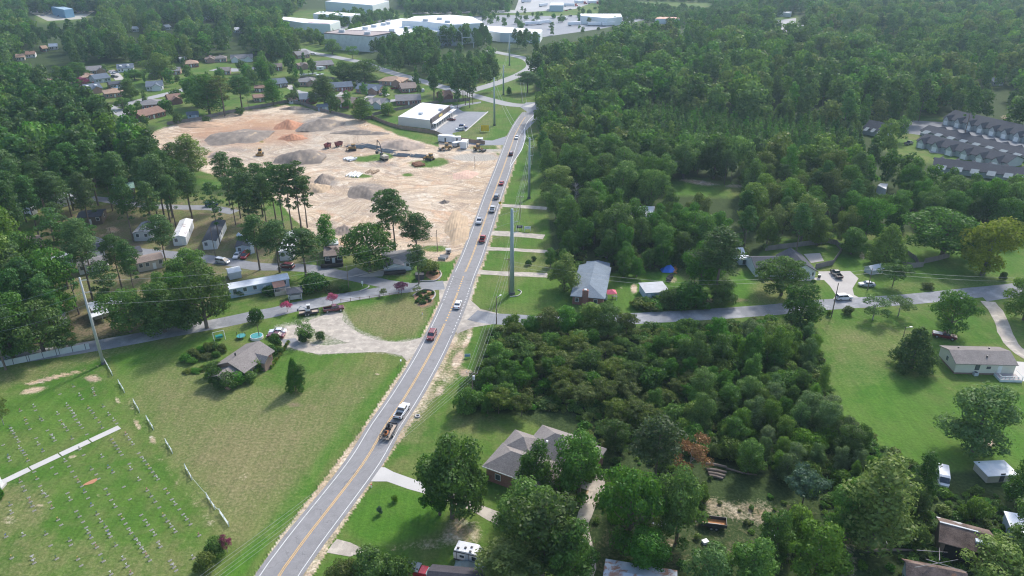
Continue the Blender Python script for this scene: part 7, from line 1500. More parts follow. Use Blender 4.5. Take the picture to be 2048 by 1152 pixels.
def machine(label, px, rz, kind):
    X, Y = G(*px); t = T({'dozer': 'bulldozer', 'exc': 'excavator', 'load': 'wheel_loader'}[kind], label, {'dozer': 'bulldozer', 'exc': 'excavator', 'load': 'loader'}[kind], (X, Y, .1), rz)
    if kind != 'load':
        for s_ in (-1, 1): tk = t.p('track', PLAS); tk.loft([[(x, s_ * 1.1 - .28, z) for x, z in pr] for pr in []] or [[(-2, s_ * 1.1 - .28, .3), (-1.7, s_ * 1.1 - .28, .9), (1.7, s_ * 1.1 - .28, .9), (2, s_ * 1.1 - .28, .3), (1.7, s_ * 1.1 - .28, 0), (-1.7, s_ * 1.1 - .28, 0)], [(-2, s_ * 1.1 + .28, .3), (-1.7, s_ * 1.1 + .28, .9), (1.7, s_ * 1.1 + .28, .9), (2, s_ * 1.1 + .28, .3), (1.7, s_ * 1.1 + .28, 0), (-1.7, s_ * 1.1 + .28, 0)]])
    if kind == 'dozer':
        t.p('body', YEL).box(-1.6, 1.8, -.75, .75, .6, 1.9); c = t.p('cab', GL); c.box(-1.3, .2, -.7, .7, 1.9, 3.0); t.p('cab_roof', YEL).box(-1.5, .4, -.85, .85, 3.0, 3.12); t.p('blade', YEL).add([(2.6, -1.8, .1), (2.6, 1.8, .1), (2.9, 1.8, .7), (2.9, -1.8, .7), (2.6, -1.8, 1.3), (2.6, 1.8, 1.3), (2.45, 1.8, .7), (2.45, -1.8, .7)], [(0, 1, 2, 3), (3, 2, 5, 4), (7, 6, 1, 0), (4, 5, 6, 7), (0, 3, 4, 7), (1, 6, 5, 2)]); t.p('push_arm', DARKM).box(.2, 2.5, -1.5, -1.35, .4, .65).box(.2, 2.5, 1.35, 1.5, .4, .65)
    elif kind == 'exc':
        t.p('body', mat('machine_cream', (.42, .38, .3), .6, .15)).box(-2.6, 1.3, -1.3, 1.3, 1.1, 2.4); c = t.p('cab', GL); c.box(.1, 1.6, .3, 1.3, 2.4, 3.5); t.p('boom', DARKM).tube((1.2, 0, 2), (3.2, 0, 7.2), .3, .22, 6).tube((3.2, 0, 7.2), (5.6, 0, 8.2), .2, .2, 6); t.p('stick', DARKM).tube((5.6, 0, 8.2), (6.8, 0, 2.6), .22, .16, 6); t.p('bucket', DARKM).box(6.3, 7.4, -.6, .6, 1.4, 2.6)
    else:
        t.p('body', YEL).box(-2.4, .6, -.9, .9, .9, 2.1); c = t.p('cab', GL); c.box(-.9, .6, -.7, .7, 2.1, 3.3); t.p('cab_roof', YEL).box(-1, .7, -.8, .8, 3.3, 3.4); t.p('lift_arm', YEL).tube((.6, -.5, 1.6), (2.8, -.5, .8), .14, n=4).tube((.6, .5, 1.6), (2.8, .5, .8), .14, n=4); t.p('bucket', DARKM).box(2.7, 3.7, -1.3, 1.3, .2, 1.1)
        [wheel(t, x, y, .7, .5) for x in (-1.6, 1.5) for y in (-1, 1)]
    t.done()
machine('yellow bulldozer facing the camera at the left of the site', (521, 310), -1.4, 'dozer'); machine('yellow bulldozer behind the blue-grey pipe strips', (705, 301), 3.3, 'dozer'); machine('tracked excavator with its boom raised on the green strip', (768, 320), 2.2, 'exc')
machine('brown bulldozer at the right end of the green strip', (860, 320), 2.6, 'dozer'); machine('wheel loader beside the white trucks at the site entrance', (957, 302), -.5, 'load'); machine('wheel loader parked left of the white trucks', (893, 300), 3.5, 'load')
for lb, p_, rz in (('dark red dump hopper, left of two at the top of the site', (656, 296), 1.3), ('dark red dump hopper, right of two at the top of the site', (678, 293), 1.0)):
    X, Y = G(*p_); t = T('dump_hopper', lb, 'dump body', (X, Y, 0), rz); m_ = mat('faded_red_steel', (.24, .07, .07), .7, .15); b_ = t.p('hopper', m_)
    b_.add([(-1.6, -.9, .7), (1.6, -.9, .7), (1.6, .9, .7), (-1.6, .9, .7), (-1.9, -1.2, 2.3), (1.9, -1.2, 2.3), (1.9, 1.2, 2.3), (-1.9, 1.2, 2.3)], [(0, 3, 2, 1), (0, 1, 5, 4), (1, 2, 6, 5), (2, 3, 7, 6), (3, 0, 4, 7)]); t.p('inside', DARKM).box(-1.5, 1.5, -.8, .8, .72, .9); [wheel(t, x, y, .45, .3) for x in (-.9, .9) for y in (-.9, .9)]; t.done()
def crate(name, lb, cat, p_, L_, W_, z, m_, rz=0., top=None):
    X, Y = G(*p_); t = T(name, lb, cat, (X, Y, 0), rz); t.p('body', m_).box(-L_ / 2, L_ / 2, -W_ / 2, W_ / 2, .5, z); t.p('roof', top or R_WMET).box(-L_ / 2 - .05, L_ / 2 + .05, -W_ / 2 - .05, W_ / 2 + .05, z, z + .12); t.p('skid', DARKM).box(-L_ / 2 + .3, L_ / 2 - .3, -W_ / 2 + .2, W_ / 2 - .2, 0, .5); t.p('door', DARKM).box(-.4, .4, -W_ / 2 - .03, -W_ / 2, .6, min(z - .3, 2.5)); t.done()
crate('office_trailer', 'white office trailer behind the brown site fence, left one', 'trailer', (893, 284), 8, 3, 3.4, W_WHITE, -.3); crate('cargo_truck', 'small white truck body next to the office trailer', 'truck', (914, 285), 4, 2.4, 3, W_WHITE, .1); crate('cargo_truck', 'tipped white truck body beside the haul road', 'truck', (929, 296), 5.5, 3, 3.6, W_WHITE, 1.4); crate('storage_box', 'small white box at the right end of the site fence', 'container', (960, 286), 3, 2.2, 2.4, W_WHITE, 0); crate('storage_box', 'grey-white tank box among the machines', 'container', (913, 293), 4, 2.4, 2.2, W_GREY, .8)
crate('utility_box', 'pale concrete utility box at the corner of the site', 'utility box', (897, 507), 1.8, 1.4, 1.6, CONC, .1, CONC); crate('dumpster', 'black rubbish container beside the corner flower bed', 'dumpster', (840, 558), 2.6, 2, 1.8, DARKM, .1, DARKM); crate('chicken_crate', 'pale green utility cabinet at the corner of the brick house roof', 'utility box', (1208, 601), 1.6, 1.2, 1.4, mat('pale_green', (.5, .62, .55)), 0., mat('pale_green', (.5, .62, .55)))
PB = mat('pipe_blue_grey', (.2, .24, .27), .6, .15, 1)
def pipes(lb, a, b_, n, name='pipe_stack', m_=PB, r_=.14, cat='pipes'):
    A_, B_ = Vector(G(*a)), Vector(G(*b_)); L_ = (B_ - A_).length; t = T(name, lb, cat, (A_.x, A_.y, 0), math.atan2(B_.y - A_.y, B_.x - A_.x)); rr = random.Random(n)
    for k in range(n): q = t.p('pipe', m_); s0 = rr.uniform(0, L_ * .25); q.tube((s0, (k % 6) * .95 - 2.4 + rr.uniform(-.2, .2), r_ + (k // 6) * .4), (s0 + L_ * rr.uniform(.6, .75), (k % 6) * .95 - 2.4 + rr.uniform(-.2, .2), r_ + (k // 6) * .4), r_, n=6)
    t.done()
pipes('blue-grey pipes laid in a strip, left group', (692, 291), (745, 297), 9); pipes('blue-grey pipes laid in a strip, second group', (718, 288), (768, 299), 10); pipes('blue-grey pipes laid in a strip behind the excavator', (760, 299), (800, 307), 8); pipes('blue-grey pipes laid in a strip, fourth group', (785, 309), (830, 312), 9); pipes('blue-grey pipes laid in a strip, right group', (820, 311), (862, 314), 9)
pipes('scattered pale beams on the sand left of the timber', (692, 354), (712, 342), 4, 'beam_pile', W_WHITE, .3, 'beams'); pipes('second bundle of pale beams beside the first', (704, 356), (718, 344), 3, 'beam_pile', W_WHITE, .3, 'beams'); pipes('pile of brown timber on the sand', (737, 348), (756, 338), 8, 'timber_pile', mat('brown_timber', (.35, .25, .16), .8), .2, 'timber'); pipes('rusty orange scrap iron on the green strip', (826, 332), (850, 328), 12, 'scrap_pile', mat('rusty_iron', (.32, .16, .09), .9, .3, 2), .35, 'scrap')
pipes('white and green rubbish heap at the left end of the green strip', (690, 322), (708, 317), 10, 'rubbish_heap', W_WHITE, .4, 'rubbish'); pipes('fallen concrete pipe at the foot of the site', (880, 513), (902, 515), 3, 'drain_pipe', CONC2, .5, 'pipe')
# ------------------------------------------------------------------ FENCES
def fence(label, pts, h, m_, name='wooden_fence', cat='fence', solid=True, sp=2.4, post=None, rails=(.3, .9), px=True, rail_r=.05):
    w_ = [Vector(G(*p)) if px else Vector(p) for p in pts]; c = w_[0]; t = T(name, label, cat, (c.x, c.y, 0)); pn = t.p('panel' if solid else 'rail', m_); ps = t.p('post', post or m_)
    for i in range(len(w_) - 1):
        a, b_ = w_[i] - c, w_[i + 1] - c; d = b_ - a; L_ = d.length; d /= L_; n_ = Vector((-d.y, d.x)) * .04
        if solid: pn.prism([tuple(a + n_), tuple(b_ + n_), tuple(b_ - n_), tuple(a - n_)], .03, h)
        else:
            for z in rails: pn.tube((a.x, a.y, z), (b_.x, b_.y, z), rail_r, n=4)
        for k in range(int(L_ / sp) + 1): q = a + d * min(k * sp, L_); ps.box(q.x - .07, q.x + .07, q.y - .07, q.y + .07, 0, h + .08)
    return t.done()
WF = mat('weathered_fence_boards', (.24, .21, .19), .9, .2, 1.5, streak=True); WFB = mat('brown_fence_boards', (.3, .21, .15), .9, .2, 1.5, streak=True); GF = mat('pale_green_grey_mesh', (.45, .49, .47), .7, .08, .4)
fence('grey-green screened fence along the entrance road at the left edge', [(-40, 743), (0, 735), (60, 722), (120, 709), (180, 698)], 1.7, GF, 'screened_fence', post=DARKM, sp=3)
fence('wooden privacy fence around the back garden of the charcoal roofed house', [(1530, 502), (1600, 493), (1655, 486), (1672, 490), (1683, 503), (1665, 530), (1630, 538)], 1.8, WF); fence('leaning grey wooden fence in front of the broad oak, left part', [(1795, 530), (1820, 536), (1846, 534)], 1.8, WF); fence('grey wooden fence in front of the broad oak, right part', [(1848, 527), (1875, 521), (1898, 515)], 1.8, WF)
fence('brown board fence along the lower side of the shop building', [(743, 237), (775, 250), (800, 258), (870, 268), (890, 277), (950, 287), (970, 289)], 1.9, WFB); fence('long weathered fence between the housing estate and the site', [(335, 250), (400, 240), (450, 228), (570, 206), (600, 208), (640, 222), (700, 236), (742, 238), (745, 232), (780, 224), (830, 214), (880, 206), (940, 201)], 1.8, WF)
fence('low grey fence around the boat storage plot', [(600, 158), (640, 156), (700, 162), (760, 166), (830, 166)], 1.6, WF); fence('rustic split rail fence along the entrance road', [(682, 604), (720, 600), (760, 595), (800, 589)], .95, WFB, 'rail_fence', solid=False, sp=2.8, rails=(.35, .8))
fence('small corner of dark fence behind the cedar-like bright tree', [(1800, 500), (1830, 520), (1836, 532)], 1.5, WF)
# retaining walls and flower beds
def kerbwall(lb, pts, h=.45, m_=CONC2): w_ = [G(*p) for p in pts]; c = w_[0]; t = T('retaining_wall', lb, 'wall', (c[0], c[1], 0)); mb = t.p('wall', m_); ln = spline([np.array(p) - np.array(c) for p in w_], .8); [mb.tube((ln[i][0], ln[i][1], h / 2), (ln[i + 1][0], ln[i + 1][1], h / 2), h / 2, n=6) for i in range(len(ln) - 1)]; t.done()
kerbwall('curved block wall of the flower bed left of the junction', [(826, 592), (845, 580), (866, 582), (870, 592), (862, 602)]); kerbwall('curved block wall of the corner flower bed with the utility boxes', [(840, 563), (870, 562), (882, 552), (880, 543)]); kerbwall('curved pale kerb around the base of the steel monopole', [(1020, 594), (1036, 592), (1043, 584), (1036, 580)], .3, CONC); kerbwall('curved kerb at the planted point of the two park roads', [(720, 583), (735, 577), (738, 573)], .4)
for i, (x, y) in enumerate([(836, 590), (842, 594), (848, 598), (838, 600), (846, 604), (852, 594), (856, 598), (842, 608), (850, 607), (858, 590), (866, 588), (850, 585), (842, 586), (834, 604), (860, 603)]):
    X, Y = G(x, y); plant('flower_bed_shrub', 'clipped round shrub in the flower bed left of the junction' if i not in (9,) else 'yellow-green clipped shrub in the flower bed left of the junction', X, Y, .9, 1.5, 'bush', 'yellow' if i == 9 else 'cedar', i % 3, None if i == 9 else 'clipped shrubs in the flower bed left of the junction', True, cat='shrub')
for i, (x, y) in enumerate([(862, 548), (868, 550), (874, 548), (870, 543), (866, 540)]):
    X, Y = G(x, y); plant('flower_bed_shrub', 'small shrub in the corner flower bed above the junction', X, Y, .8, 1.3, 'bush', 'olive', i % 3, 'shrubs in the corner flower bed above the junction', True, cat='shrub')
# bushes around the ranch house, hedge row, bramble patch
for i, (x, y, w_, h_, lf) in enumerate([(436, 768, 36, 4, 'cedar'), (455, 774, 40, 3.6, 'cedar'), (476, 768, 34, 3, 'broad'), (492, 757, 26, 2.6, 'cedar'), (508, 742, 28, 3, 'bright'), (500, 762, 24, 2.4, 'broad'), (520, 728, 24, 3, 'cedar'), (534, 722, 22, 2.6, 'broad'), (545, 712, 22, 3, 'cedar'), (552, 694, 22, 3.6, 'cedar'), (430, 750, 26, 3.5, 'broad'), (470, 745, 18, 2, 'cedar'), (560, 706, 14, 1.6, 'broad'), (524, 738, 18, 1.8, 'broad')]):
    X, Y = G(x, y); plant('bush', 'dark bush in the ring of shrubs around the ranch house', X, Y, h_ * 1.15, 1.3 * w_ / pxm(Y), 'bush', lf, i % 3, 'bushes in the ring around the ranch house', True, cat='bush')
for i in range(11):
    x, y = 543 + i * 3.4, 736 - i * 5.0; X, Y = G(x, y); plant('hedge_plant', 'little clipped plant in the low hedge row by the ranch house walk', X, Y, .9, 1.1, 'bush', 'yellow' if i % 2 else 'bright', i % 3, 'plants of the low hedge row by the ranch house walk', True, cat='hedge')
for i, (x, y, w_, h_) in enumerate([(372, 722, 26, 2.2), (388, 714, 26, 2.6), (402, 708, 24, 2.4), (416, 705, 26, 3), (430, 700, 24, 2.6), (446, 703, 22, 2.4), (384, 726, 24, 1.6), (410, 718, 26, 1.5), (432, 714, 22, 1.6), (375, 745, 22, .8), (392, 744, 26, .8), (410, 738, 26, .8), (428, 732, 24, .8)]):
    X, Y = G(x, y); plant('bramble_bush', 'weedy bush in the overgrown patch left of the ranch house', X, Y, h_, w_ / pxm(Y), 'bush', 'olive' if i % 2 else 'broad', i % 3, 'weedy bushes in the overgrown patch left of the ranch house', True, cat='bush')
# ------------------------------------------------------------------ POLES AND WIRES
STEEL = mat('galvanised_steel', (.3, .37, .36), .6, .08, .5, metal=.2); WOODP = mat('pole_timber', (.2, .15, .11), .9, .15, 1, streak=True); WIRE = mat('bare_wire', (.32, .33, .32), .5, .05, 1); INS = mat('insulator_grey', (.6, .6, .6), .4)
def monopole(lb, b_, ty, r0, r1, arms=3, side=1, m_=STEEL):
    X, Y = G(*b_); h = height_to(b_, ty); t = T('steel_monopole', lb, 'power pole', (X, Y, 0)); t.p('base', mat('dark_concrete', (.1, .1, .1), .9)).tube((0, 0, -.1), (0, 0, .7), r0 * 1.2, n=12); t.p('shaft', m_, smooth=True).tube((0, 0, .6), (0, 0, h), r0, r1, n=12)
    for k in range(arms): z = h - .8 - k * 3.2; t.p('insulator', INS).tube((side * r1, 0, z), (side * (r1 + 1.4), 0, z + .25), .09, .06, 6)
    t.done(); return X, Y, h
LP = monopole('tall leaning-looking pale steel monopole beside the cemetery', (207, 728), 555, .42, .2, m_=mat('pale_steel', (.4, .41, .4), .6, .06, .5)); MP = monopole('thick grey-green steel monopole right of the junction', (1024, 588), 418, .78, .42, 3); M2 = monopole('grey-green steel monopole beyond the white house signs', (1058, 397), 275, .6, .32)
M3 = monopole('distant steel monopole on the lawn by the shop building', (989, 251), 155, .6, .3, 3, -1); M4 = monopole('distant steel monopole on the roundabout lawn', (1007, 190), 130, .6, .3, 2); M5 = monopole('distant steel monopole above the round lawn', (1019, 131), 70, .6, .3, 3)
def wire(mb, a, b_, sag, r_=.022, n=12):
    a, b_ = Vector(a), Vector(b_); pr = None
    for k in range(n + 1):
        t_ = k / n; p = a.lerp(b_, t_); p.z -= sag * 4 * t_ * (1 - t_)
        if pr is not None: mb.tube(pr, p, r_, n=3, cap=False)
        pr = p
def wires(lb, name, A_, B_, offs, sag, r_=.022):
    d = Vector((B_[0] - A_[0], B_[1] - A_[1])).normalized(); n_ = Vector((d.y, -d.x))
    for i, (o_, z) in enumerate(offs):
        t = T(name, lb, 'wire', (A_[0], A_[1], 0), 0, lb.replace('overhead wire', 'overhead wires')); mb = t.p('strand', WIRE)
        wire(mb, (n_.x * o_, n_.y * o_, A_[2] + z), (B_[0] - A_[0] + n_.x * o_, B_[1] - A_[1] + n_.y * o_, B_[2] + z), sag, r_); t.done()
def top(p): return (p[0], p[1], p[2])
wires('overhead wire from the cemetery monopole to the junction monopole', 'power_line', LP, MP, [(0, -.8), (0, -4), (0, -7.2)], 5); wires('overhead wire from the junction monopole up the road', 'power_line', MP, M2, [(0, -.8), (0, -4), (0, -7.2)], 4)
wires('overhead wire between the far monopoles', 'power_line', M2, M3, [(0, -.8), (0, -4)], 4, .05); wires('overhead wire beyond the shop lawn', 'power_line', M3, M4, [(0, -.8), (0, -4)], 3, .05); wires('overhead wire above the round lawn', 'power_line', M4, M5, [(0, -.8), (0, -4)], 3, .05)
lx = G(-260, 640, 22); wires('overhead wire running off the left edge', 'power_line', LP, (lx[0], lx[1], 24), [(0, -.8), (0, -4), (0, -7.2)], 3)
def wpole(lb, b_, ty=None, h=None, cross=True, lamp=False, tr=False, rz=0., r_=.16):
    X, Y = G(*b_); h = h or height_to(b_, ty); t = T('utility_pole', lb, 'utility pole', (X, Y, 0), rz); t.p('pole', WOODP).tube((0, 0, -.1), (0, 0, h), r_, r_ * .65, 8)
    if cross:
        ca = t.p('crossarm', WOODP); ca.box(-1.3, 1.3, -.06, .06, h - .5, h - .35)
        for x in (-1.2, -.5, .5, 1.2): t.p('insulator', INS).tube((x, 0, h - .35), (x, 0, h - .1), .06, n=6)
    if tr: t.p('transformer', INS).tube((.35, 0, h - 2.1), (.35, 0, h - 1.1), .28, n=10)
    if lamp: a_ = t.p('lamp_arm', INS); a_.tube((0, 0, h - .6), (.9, -.5, h), .05, n=5); t.p('lamp_head', WT).box(.7, 1.4, -.75, -.35, h - .02, h + .12)
    t.done(); return X, Y, h
rzr = math.atan2(*(lambda d: (d[1], d[0]))(np.array(G(1018, 560)) - np.array(G(946, 818)))) - math.pi / 2
P1 = wpole('wooden utility pole with crossarm and transformer beside the overgrown lot', (946, 818), 743, tr=True, rz=rzr); P2 = wpole('wooden pole with a street lamp at the mouth of the side road', (993, 648), 592, cross=False, lamp=True, rz=.8); P3 = wpole('dark wooden pole just left of the thick monopole', (1018, 585), 516, rz=rzr)
P4 = wpole('wooden utility pole on the lawn beside the white house signs', (1040, 440), 392, rz=rzr); P5 = wpole('distant wooden H-frame-like pole at the turn lane', (1064, 330), 290, rz=rzr); P6 = wpole('far wooden pole at the top junction', (1044, 206), 165, rz=rzr)
P0x = G(300, 1240, 10); P0 = (P0x[0], P0x[1], 10.3)
offs = [(-1.2, -.1), (-.5, -.1), (.5, -.1), (1.2, -.1)]
wires('overhead wire crossing the main road at the bottom of the picture', 'overhead_wire', P0, P1, offs + [(0, -2.2)], 1.2); wires('overhead wire over the bare verge beside the main road', 'overhead_wire', P1, (P3[0], P3[1], P3[2]), offs, 1.4); wires('overhead wire above the driveway lawns', 'overhead_wire', P3, P4, offs, 1.2); wires('overhead wire beyond the white house signs', 'overhead_wire', P4, P5, offs, 1.2)
wires('overhead wire near the top junction', 'overhead_wire', P5, P6, [(-1, -.1), (1, -.1)], 2, .05)
R1 = wpole('dark pole beside the gap in the hedge on the side road', (1384, 610), 560, cross=False, rz=0); R2 = wpole('tall dark wooden pole on the verge of the right lawn', (1663, 633), 566, cross=False, r_=.17); R3 = wpole('thin pole behind the silver sedan', (1735, 580), 537, cross=False); R4 = wpole('white-topped lamp post in the right lawn', (1807, 672), 652, cross=False, lamp=True, r_=.1)
rx_ = G(2200, 560, 8); wires('overhead wire above the right side road', 'overhead_wire', P3, R1, [(0, -1), (0, -2.4)], 1.0); wires('overhead wire above the side road past the concrete drive', 'overhead_wire', R1, R3, [(0, -.2), (0, -1.4)], 1.0); wires('overhead wire running off the right edge', 'overhead_wire', R3, (rx_[0], rx_[1], 9), [(0, -.2), (0, -1.4)], 1.2)
for lb, b_, ty in (('leaning pole beside the park road lawn', (226, 486), 455), ('pole on the park road verge by the damaged home', (242, 512), 470), ('pole beside the park road lawn near the silver minivan', (431, 512), 455), ('pole at the shaded entrance road beside the mail shelter', (698, 580), 530), ('thin pole in front of the dark cabin', (635, 530), 490), ('pole at the bottom of the construction site', (875, 503), 460), ('thin pole behind the ranch house roof', (519, 676), 650), ('pole in the upper construction site near the haul road', (950, 338), 312), ('pole at the estate corner, left', (198, 217), 190), ('pole at the estate street, nearest the left wood', (251, 234), 200), ('tall pole at the top edge of the construction site', (497, 215), 155), ('pole on the curve of the far road', (831, 146), 118)):
    wpole(lb, b_, ty, cross=False, r_=.13)
t = T('substation', 'small grey electrical substation among the far pines', 'substation', (*G(895, 92), 0)); f = t.p('frame', STEEL)
for x in range(-12, 13, 6): f.tube((x, 0, 0), (x, 0, 9), .25, n=4); f.tube((x, 8, 0), (x, 8, 9), .25, n=4)
f.tube((-12, 0, 9), (12, 0, 9), .3, n=4); f.tube((-12, 8, 9), (12, 8, 9), .3, n=4); f.tube((-12, 0, 6), (12, 0, 6), .3, n=4); t.p('transformer', R_PMET).box(-8, -3, 2, 6, 0, 4).box(3, 8, 2, 6, 0, 4); t.done(); view((895, 87, 10))
t = T('gantry', 'pale steel H-frame gantry beside the substation', 'gantry', (*G(936, 96), 0)); f = t.p('frame', WT); f.tube((-5, 0, 0), (-5, 0, 13), .3, n=5).tube((5, 0, 0), (5, 0, 13), .3, n=5).tube((-5, 0, 9), (5, 0, 9), .3, n=5); t.p('crossbar_insulator', INS).tube((-4, 0, 8), (-4, 0, 9), .15).tube((4, 0, 8), (4, 0, 9), .15); t.done(); view((936, 90, 8))
# ------------------------------------------------------------------ SIGNS AND SMALL THINGS
def sign(lb, px, w_, h_, z, m_, rz=0., legs=2, name='sign', text=None, tm=None):
    X, Y = G(*px); t = T(name, lb, 'sign', (X, Y, 0), rz); b_ = t.p('board', m_); b_.box(-w_ / 2, w_ / 2, -.04, .04, z, z + h_); ps = t.p('post', WT)
    for x in ((-w_ / 2, w_ / 2) if legs == 2 else (0,)): ps.box(x - .06, x + .06, -.05, .05, 0, z + h_)
    if text:
        for k, ln in enumerate(text): t.p('lettering', tm, b_).box(-w_ / 2 * ln, w_ / 2 * ln, -.06, -.045, z + h_ * (.75 - k * .3), z + h_ * (.85 - k * .3))
    t.done()
SB = mat('sign_black', (.05, .05, .06)); SWt = mat('sign_pale', (.65, .7, .68)); SBl = mat('sign_blue', (.2, .35, .5)); SYe = mat('sign_yellow', (.75, .5, .02))
sign('dark house sign on white posts beside the gravel driveway', (1039, 461), 2.2, 1.1, .9, SB, .05, text=(.7, .4), tm=WT); sign('pale green house sign on white posts beside the gravel driveway', (1055, 463), 2.2, 1.1, .9, SWt, .05, text=(.7, .5), tm=SBl)
sign('blue and white board sign in the verge beside the wires', (935, 716), 1.4, .8, .4, SBl, .1, text=(.8,), tm=WT); sign('white real estate style sign beside the entrance road', (725, 572), .6, .9, .8, WT, 0, 1); sign('yellow banner sign on the lawn below the shop car park', (970, 264), 4.5, 3, .6, SYe, 0, 2)
X, Y = G(1000, 417); t = T('road_sign', 'yellow diamond road sign seen from the side beside the driveway', 'sign', (X, Y, 0), .4); t.p('panel', SYe).add([(0, -.05, 1.6), (.75, -.05, 2.35), (0, -.05, 3.1), (-.75, -.05, 2.35), (0, .02, 1.6), (.75, .02, 2.35), (0, .02, 3.1), (-.75, .02, 2.35)], [(0, 1, 2, 3), (7, 6, 5, 4), (0, 4, 5, 1), (1, 5, 6, 2), (2, 6, 7, 3), (3, 7, 4, 0)]); t.p('post', STEEL).box(-.04, .04, .02, .1, 0, 3.0); t.done()
# pink canopy
X, Y = G(1222, 597); t = T('canopy', 'pink pop-up canopy on the lawn beside the blue-grey roof', 'canopy', (X, Y, 0), .05); PKm = mat('pink_canvas', (.62, .12, .17), .8); t.p('roof', PKm).frust((-1.5, 1.5, -1.5, 1.5), (-.05, .05, -.05, .05), 2.1, 3.0); [t.p('leg', WT).box(x - .04, x + .04, y - .04, y + .04, 0, 2.1) for x in (-1.4, 1.4) for y in (-1.4, 1.4)]; t.done()
X, Y = G(1229, 597); t = T('garden_table', 'dark table with clutter under the pink canopy', 'table', (X, Y, 0)); t.p('table_top', DARKM).box(-.8, .8, -.4, .4, .7, .76); [t.p('leg', DARKM).box(x - .04, x + .04, y - .04, y + .04, 0, .7) for x in (-.7, .7) for y in (-.3, .3)]; t.done()
X, Y = G(1336, 541); t = T('tarpaulin', 'bright blue tarpaulin over a heap at the wood edge', 'tarpaulin', (X, Y, 0)); sh_ = t.p('sheet', mat('blue_tarpaulin', (.02, .14, .6), .5, .15)); sh_.add([(-2.2, -1.5, 0), (0, -2, .1), (2.3, -1.2, 0), (2.4, 1.2, 0), (0, 1.8, 0), (-2.4, 1, 0), (-.8, 0, 1.7), (.7, .2, 2.0)], [(0, 1, 6), (1, 7, 6), (1, 2, 7), (2, 3, 7), (3, 4, 7), (4, 6, 7), (4, 5, 6), (5, 0, 6)]); t.done()
pipes('orange rubbish beside the blue tarpaulin', (1346, 540), (1356, 541), 6, 'rubbish_heap', mat('orange_junk', (.45, .2, .05), .8, .3), .25, 'rubbish'); pipes('dark scrap pile on bare ground behind the pale shed', (1334, 556), (1346, 558), 10, 'scrap_pile', mat('dark_scrap', (.07, .06, .06), .8, .3), .3, 'scrap')
# firepit ring, pool, playset, swing
X, Y = G(835, 833); t = T('concrete_ring', 'round concrete drain ring lying in the grass verge', 'concrete ring', (X, Y, 0)); mb = t.p('ring', CONC, smooth=True)
for i in range(20): a, b_ = 2 * math.pi * i / 20, 2 * math.pi * (i + 1) / 20; mb.tube((.5 * math.cos(a), .5 * math.sin(a), .15), (.5 * math.cos(b_), .5 * math.sin(b_), .15), .17, n=6, cap=False)
t.p('hole', mat('dark_hole', (.02, .02, .02), 1)).tube((0, 0, 0), (0, 0, .1), .35, n=14); t.done()
TEAL = mat('teal_water', (.05, .28, .26), .15, .1, 1)
def pool(lb, px, r_, m_): X, Y = G(*px); t = T('paddling_pool', lb, 'pool', (X, Y, 0)); t.p('wall', WT).tube((0, 0, 0), (0, 0, .75), r_, n=24); t.p('water', m_).tube((0, 0, .7), (0, 0, .77), r_ * .93, n=24); t.done()
pool('round teal swimming pool behind the ranch house', (514, 676), 1.7, TEAL); pool('round blue garden pool in the housing estate', (233, 176), 3.4, mat('blue_water', (.2, .5, .7), .2))
X, Y = G(483, 676); t = T('trampoline', 'small teal trampoline behind the ranch house', 'trampoline', (X, Y, 0)); t.p('mat', TEAL).tube((0, 0, .7), (0, 0, .76), 1.2, n=16); [t.p('leg', DARKM).box(1.1 * math.cos(a) - .04, 1.1 * math.cos(a) + .04, 1.1 * math.sin(a) - .04, 1.1 * math.sin(a) + .04, 0, 1.9) for a in (0, 1.57, 3.14, 4.71)]; t.done()
X, Y = G(439, 678); t = T('swing_set', 'white framed swing set with teal seat on the lawn', 'swing', (X, Y, 0), .5); f = t.p('frame', WT)
for x in (-1.4, 1.4): f.tube((x, -1, 0), (x, 0, 2.3), .06, n=5); f.tube((x, 1, 0), (x, 0, 2.3), .06, n=5)
f.tube((-1.4, 0, 2.3), (1.4, 0, 2.3), .06, n=5); t.p('seat', TEAL).box(-.9, .9, -.5, .5, .5, 1.1); t.done()
# log pile, fallen logs
LOGM = mat('log_bark', (.2, .16, .13), .95, .25, 2)
def log(lb, a, b_, r_, z=0., name='log', rt=None, m_=LOGM, grp=None, bend=0.): A_, B_ = Vector(G(*a)), Vector(G(*b_)); t = T(name, lb, 'log', (A_.x, A_.y, 0), 0, grp); mb = t.p('bole', m_); mid = (B_ - A_) / 2 + Vector((0, bend)); mb.tube((0, 0, r_ + z), (mid.x, mid.y, r_ + z + .1), r_, (r_ + (rt or r_ * .8)) / 2, 8).tube((mid.x, mid.y, r_ + z + .1), (B_.x - A_.x, B_.y - A_.y, (rt or r_ * .8) + z), (r_ + (rt or r_ * .8)) / 2, rt or r_ * .8, 8); t.done()
log('topmost grey log of the pile below the dead rust brown tree', (1411, 933), (1452, 940), .32, .5); log('upper middle log of the log pile', (1413, 942), (1452, 948), .34, .15); log('lower middle log of the log pile', (1416, 948), (1450, 954), .34); log('front log of the log pile', (1418, 953), (1446, 959), .3)
log('long thin trunk trailing right from the log pile', (1452, 938), (1514, 951), .22, rt=.12, bend=-.6); log('bare white branch lying above the log pile', (1428, 909), (1455, 911), .12, 1.2, rt=.05, m_=mat('bleached_wood', (.55, .52, .5), .8)); log('fallen trunk in the tangle left of the ruined barn, upper', (1672, 1056), (1738, 1064), .3, .3); log('fallen trunk in the tangle left of the ruined barn, lower', (1680, 1066), (1752, 1072), .22)
log('pale fallen trunk at the foot of the leaning tree', (1730, 1104), (1830, 1102), .3, rt=.2); log('slanting broken stick above the fallen trunk', (1766, 1078), (1775, 1096), .1, .4, m_=MATS['bleached_wood'])
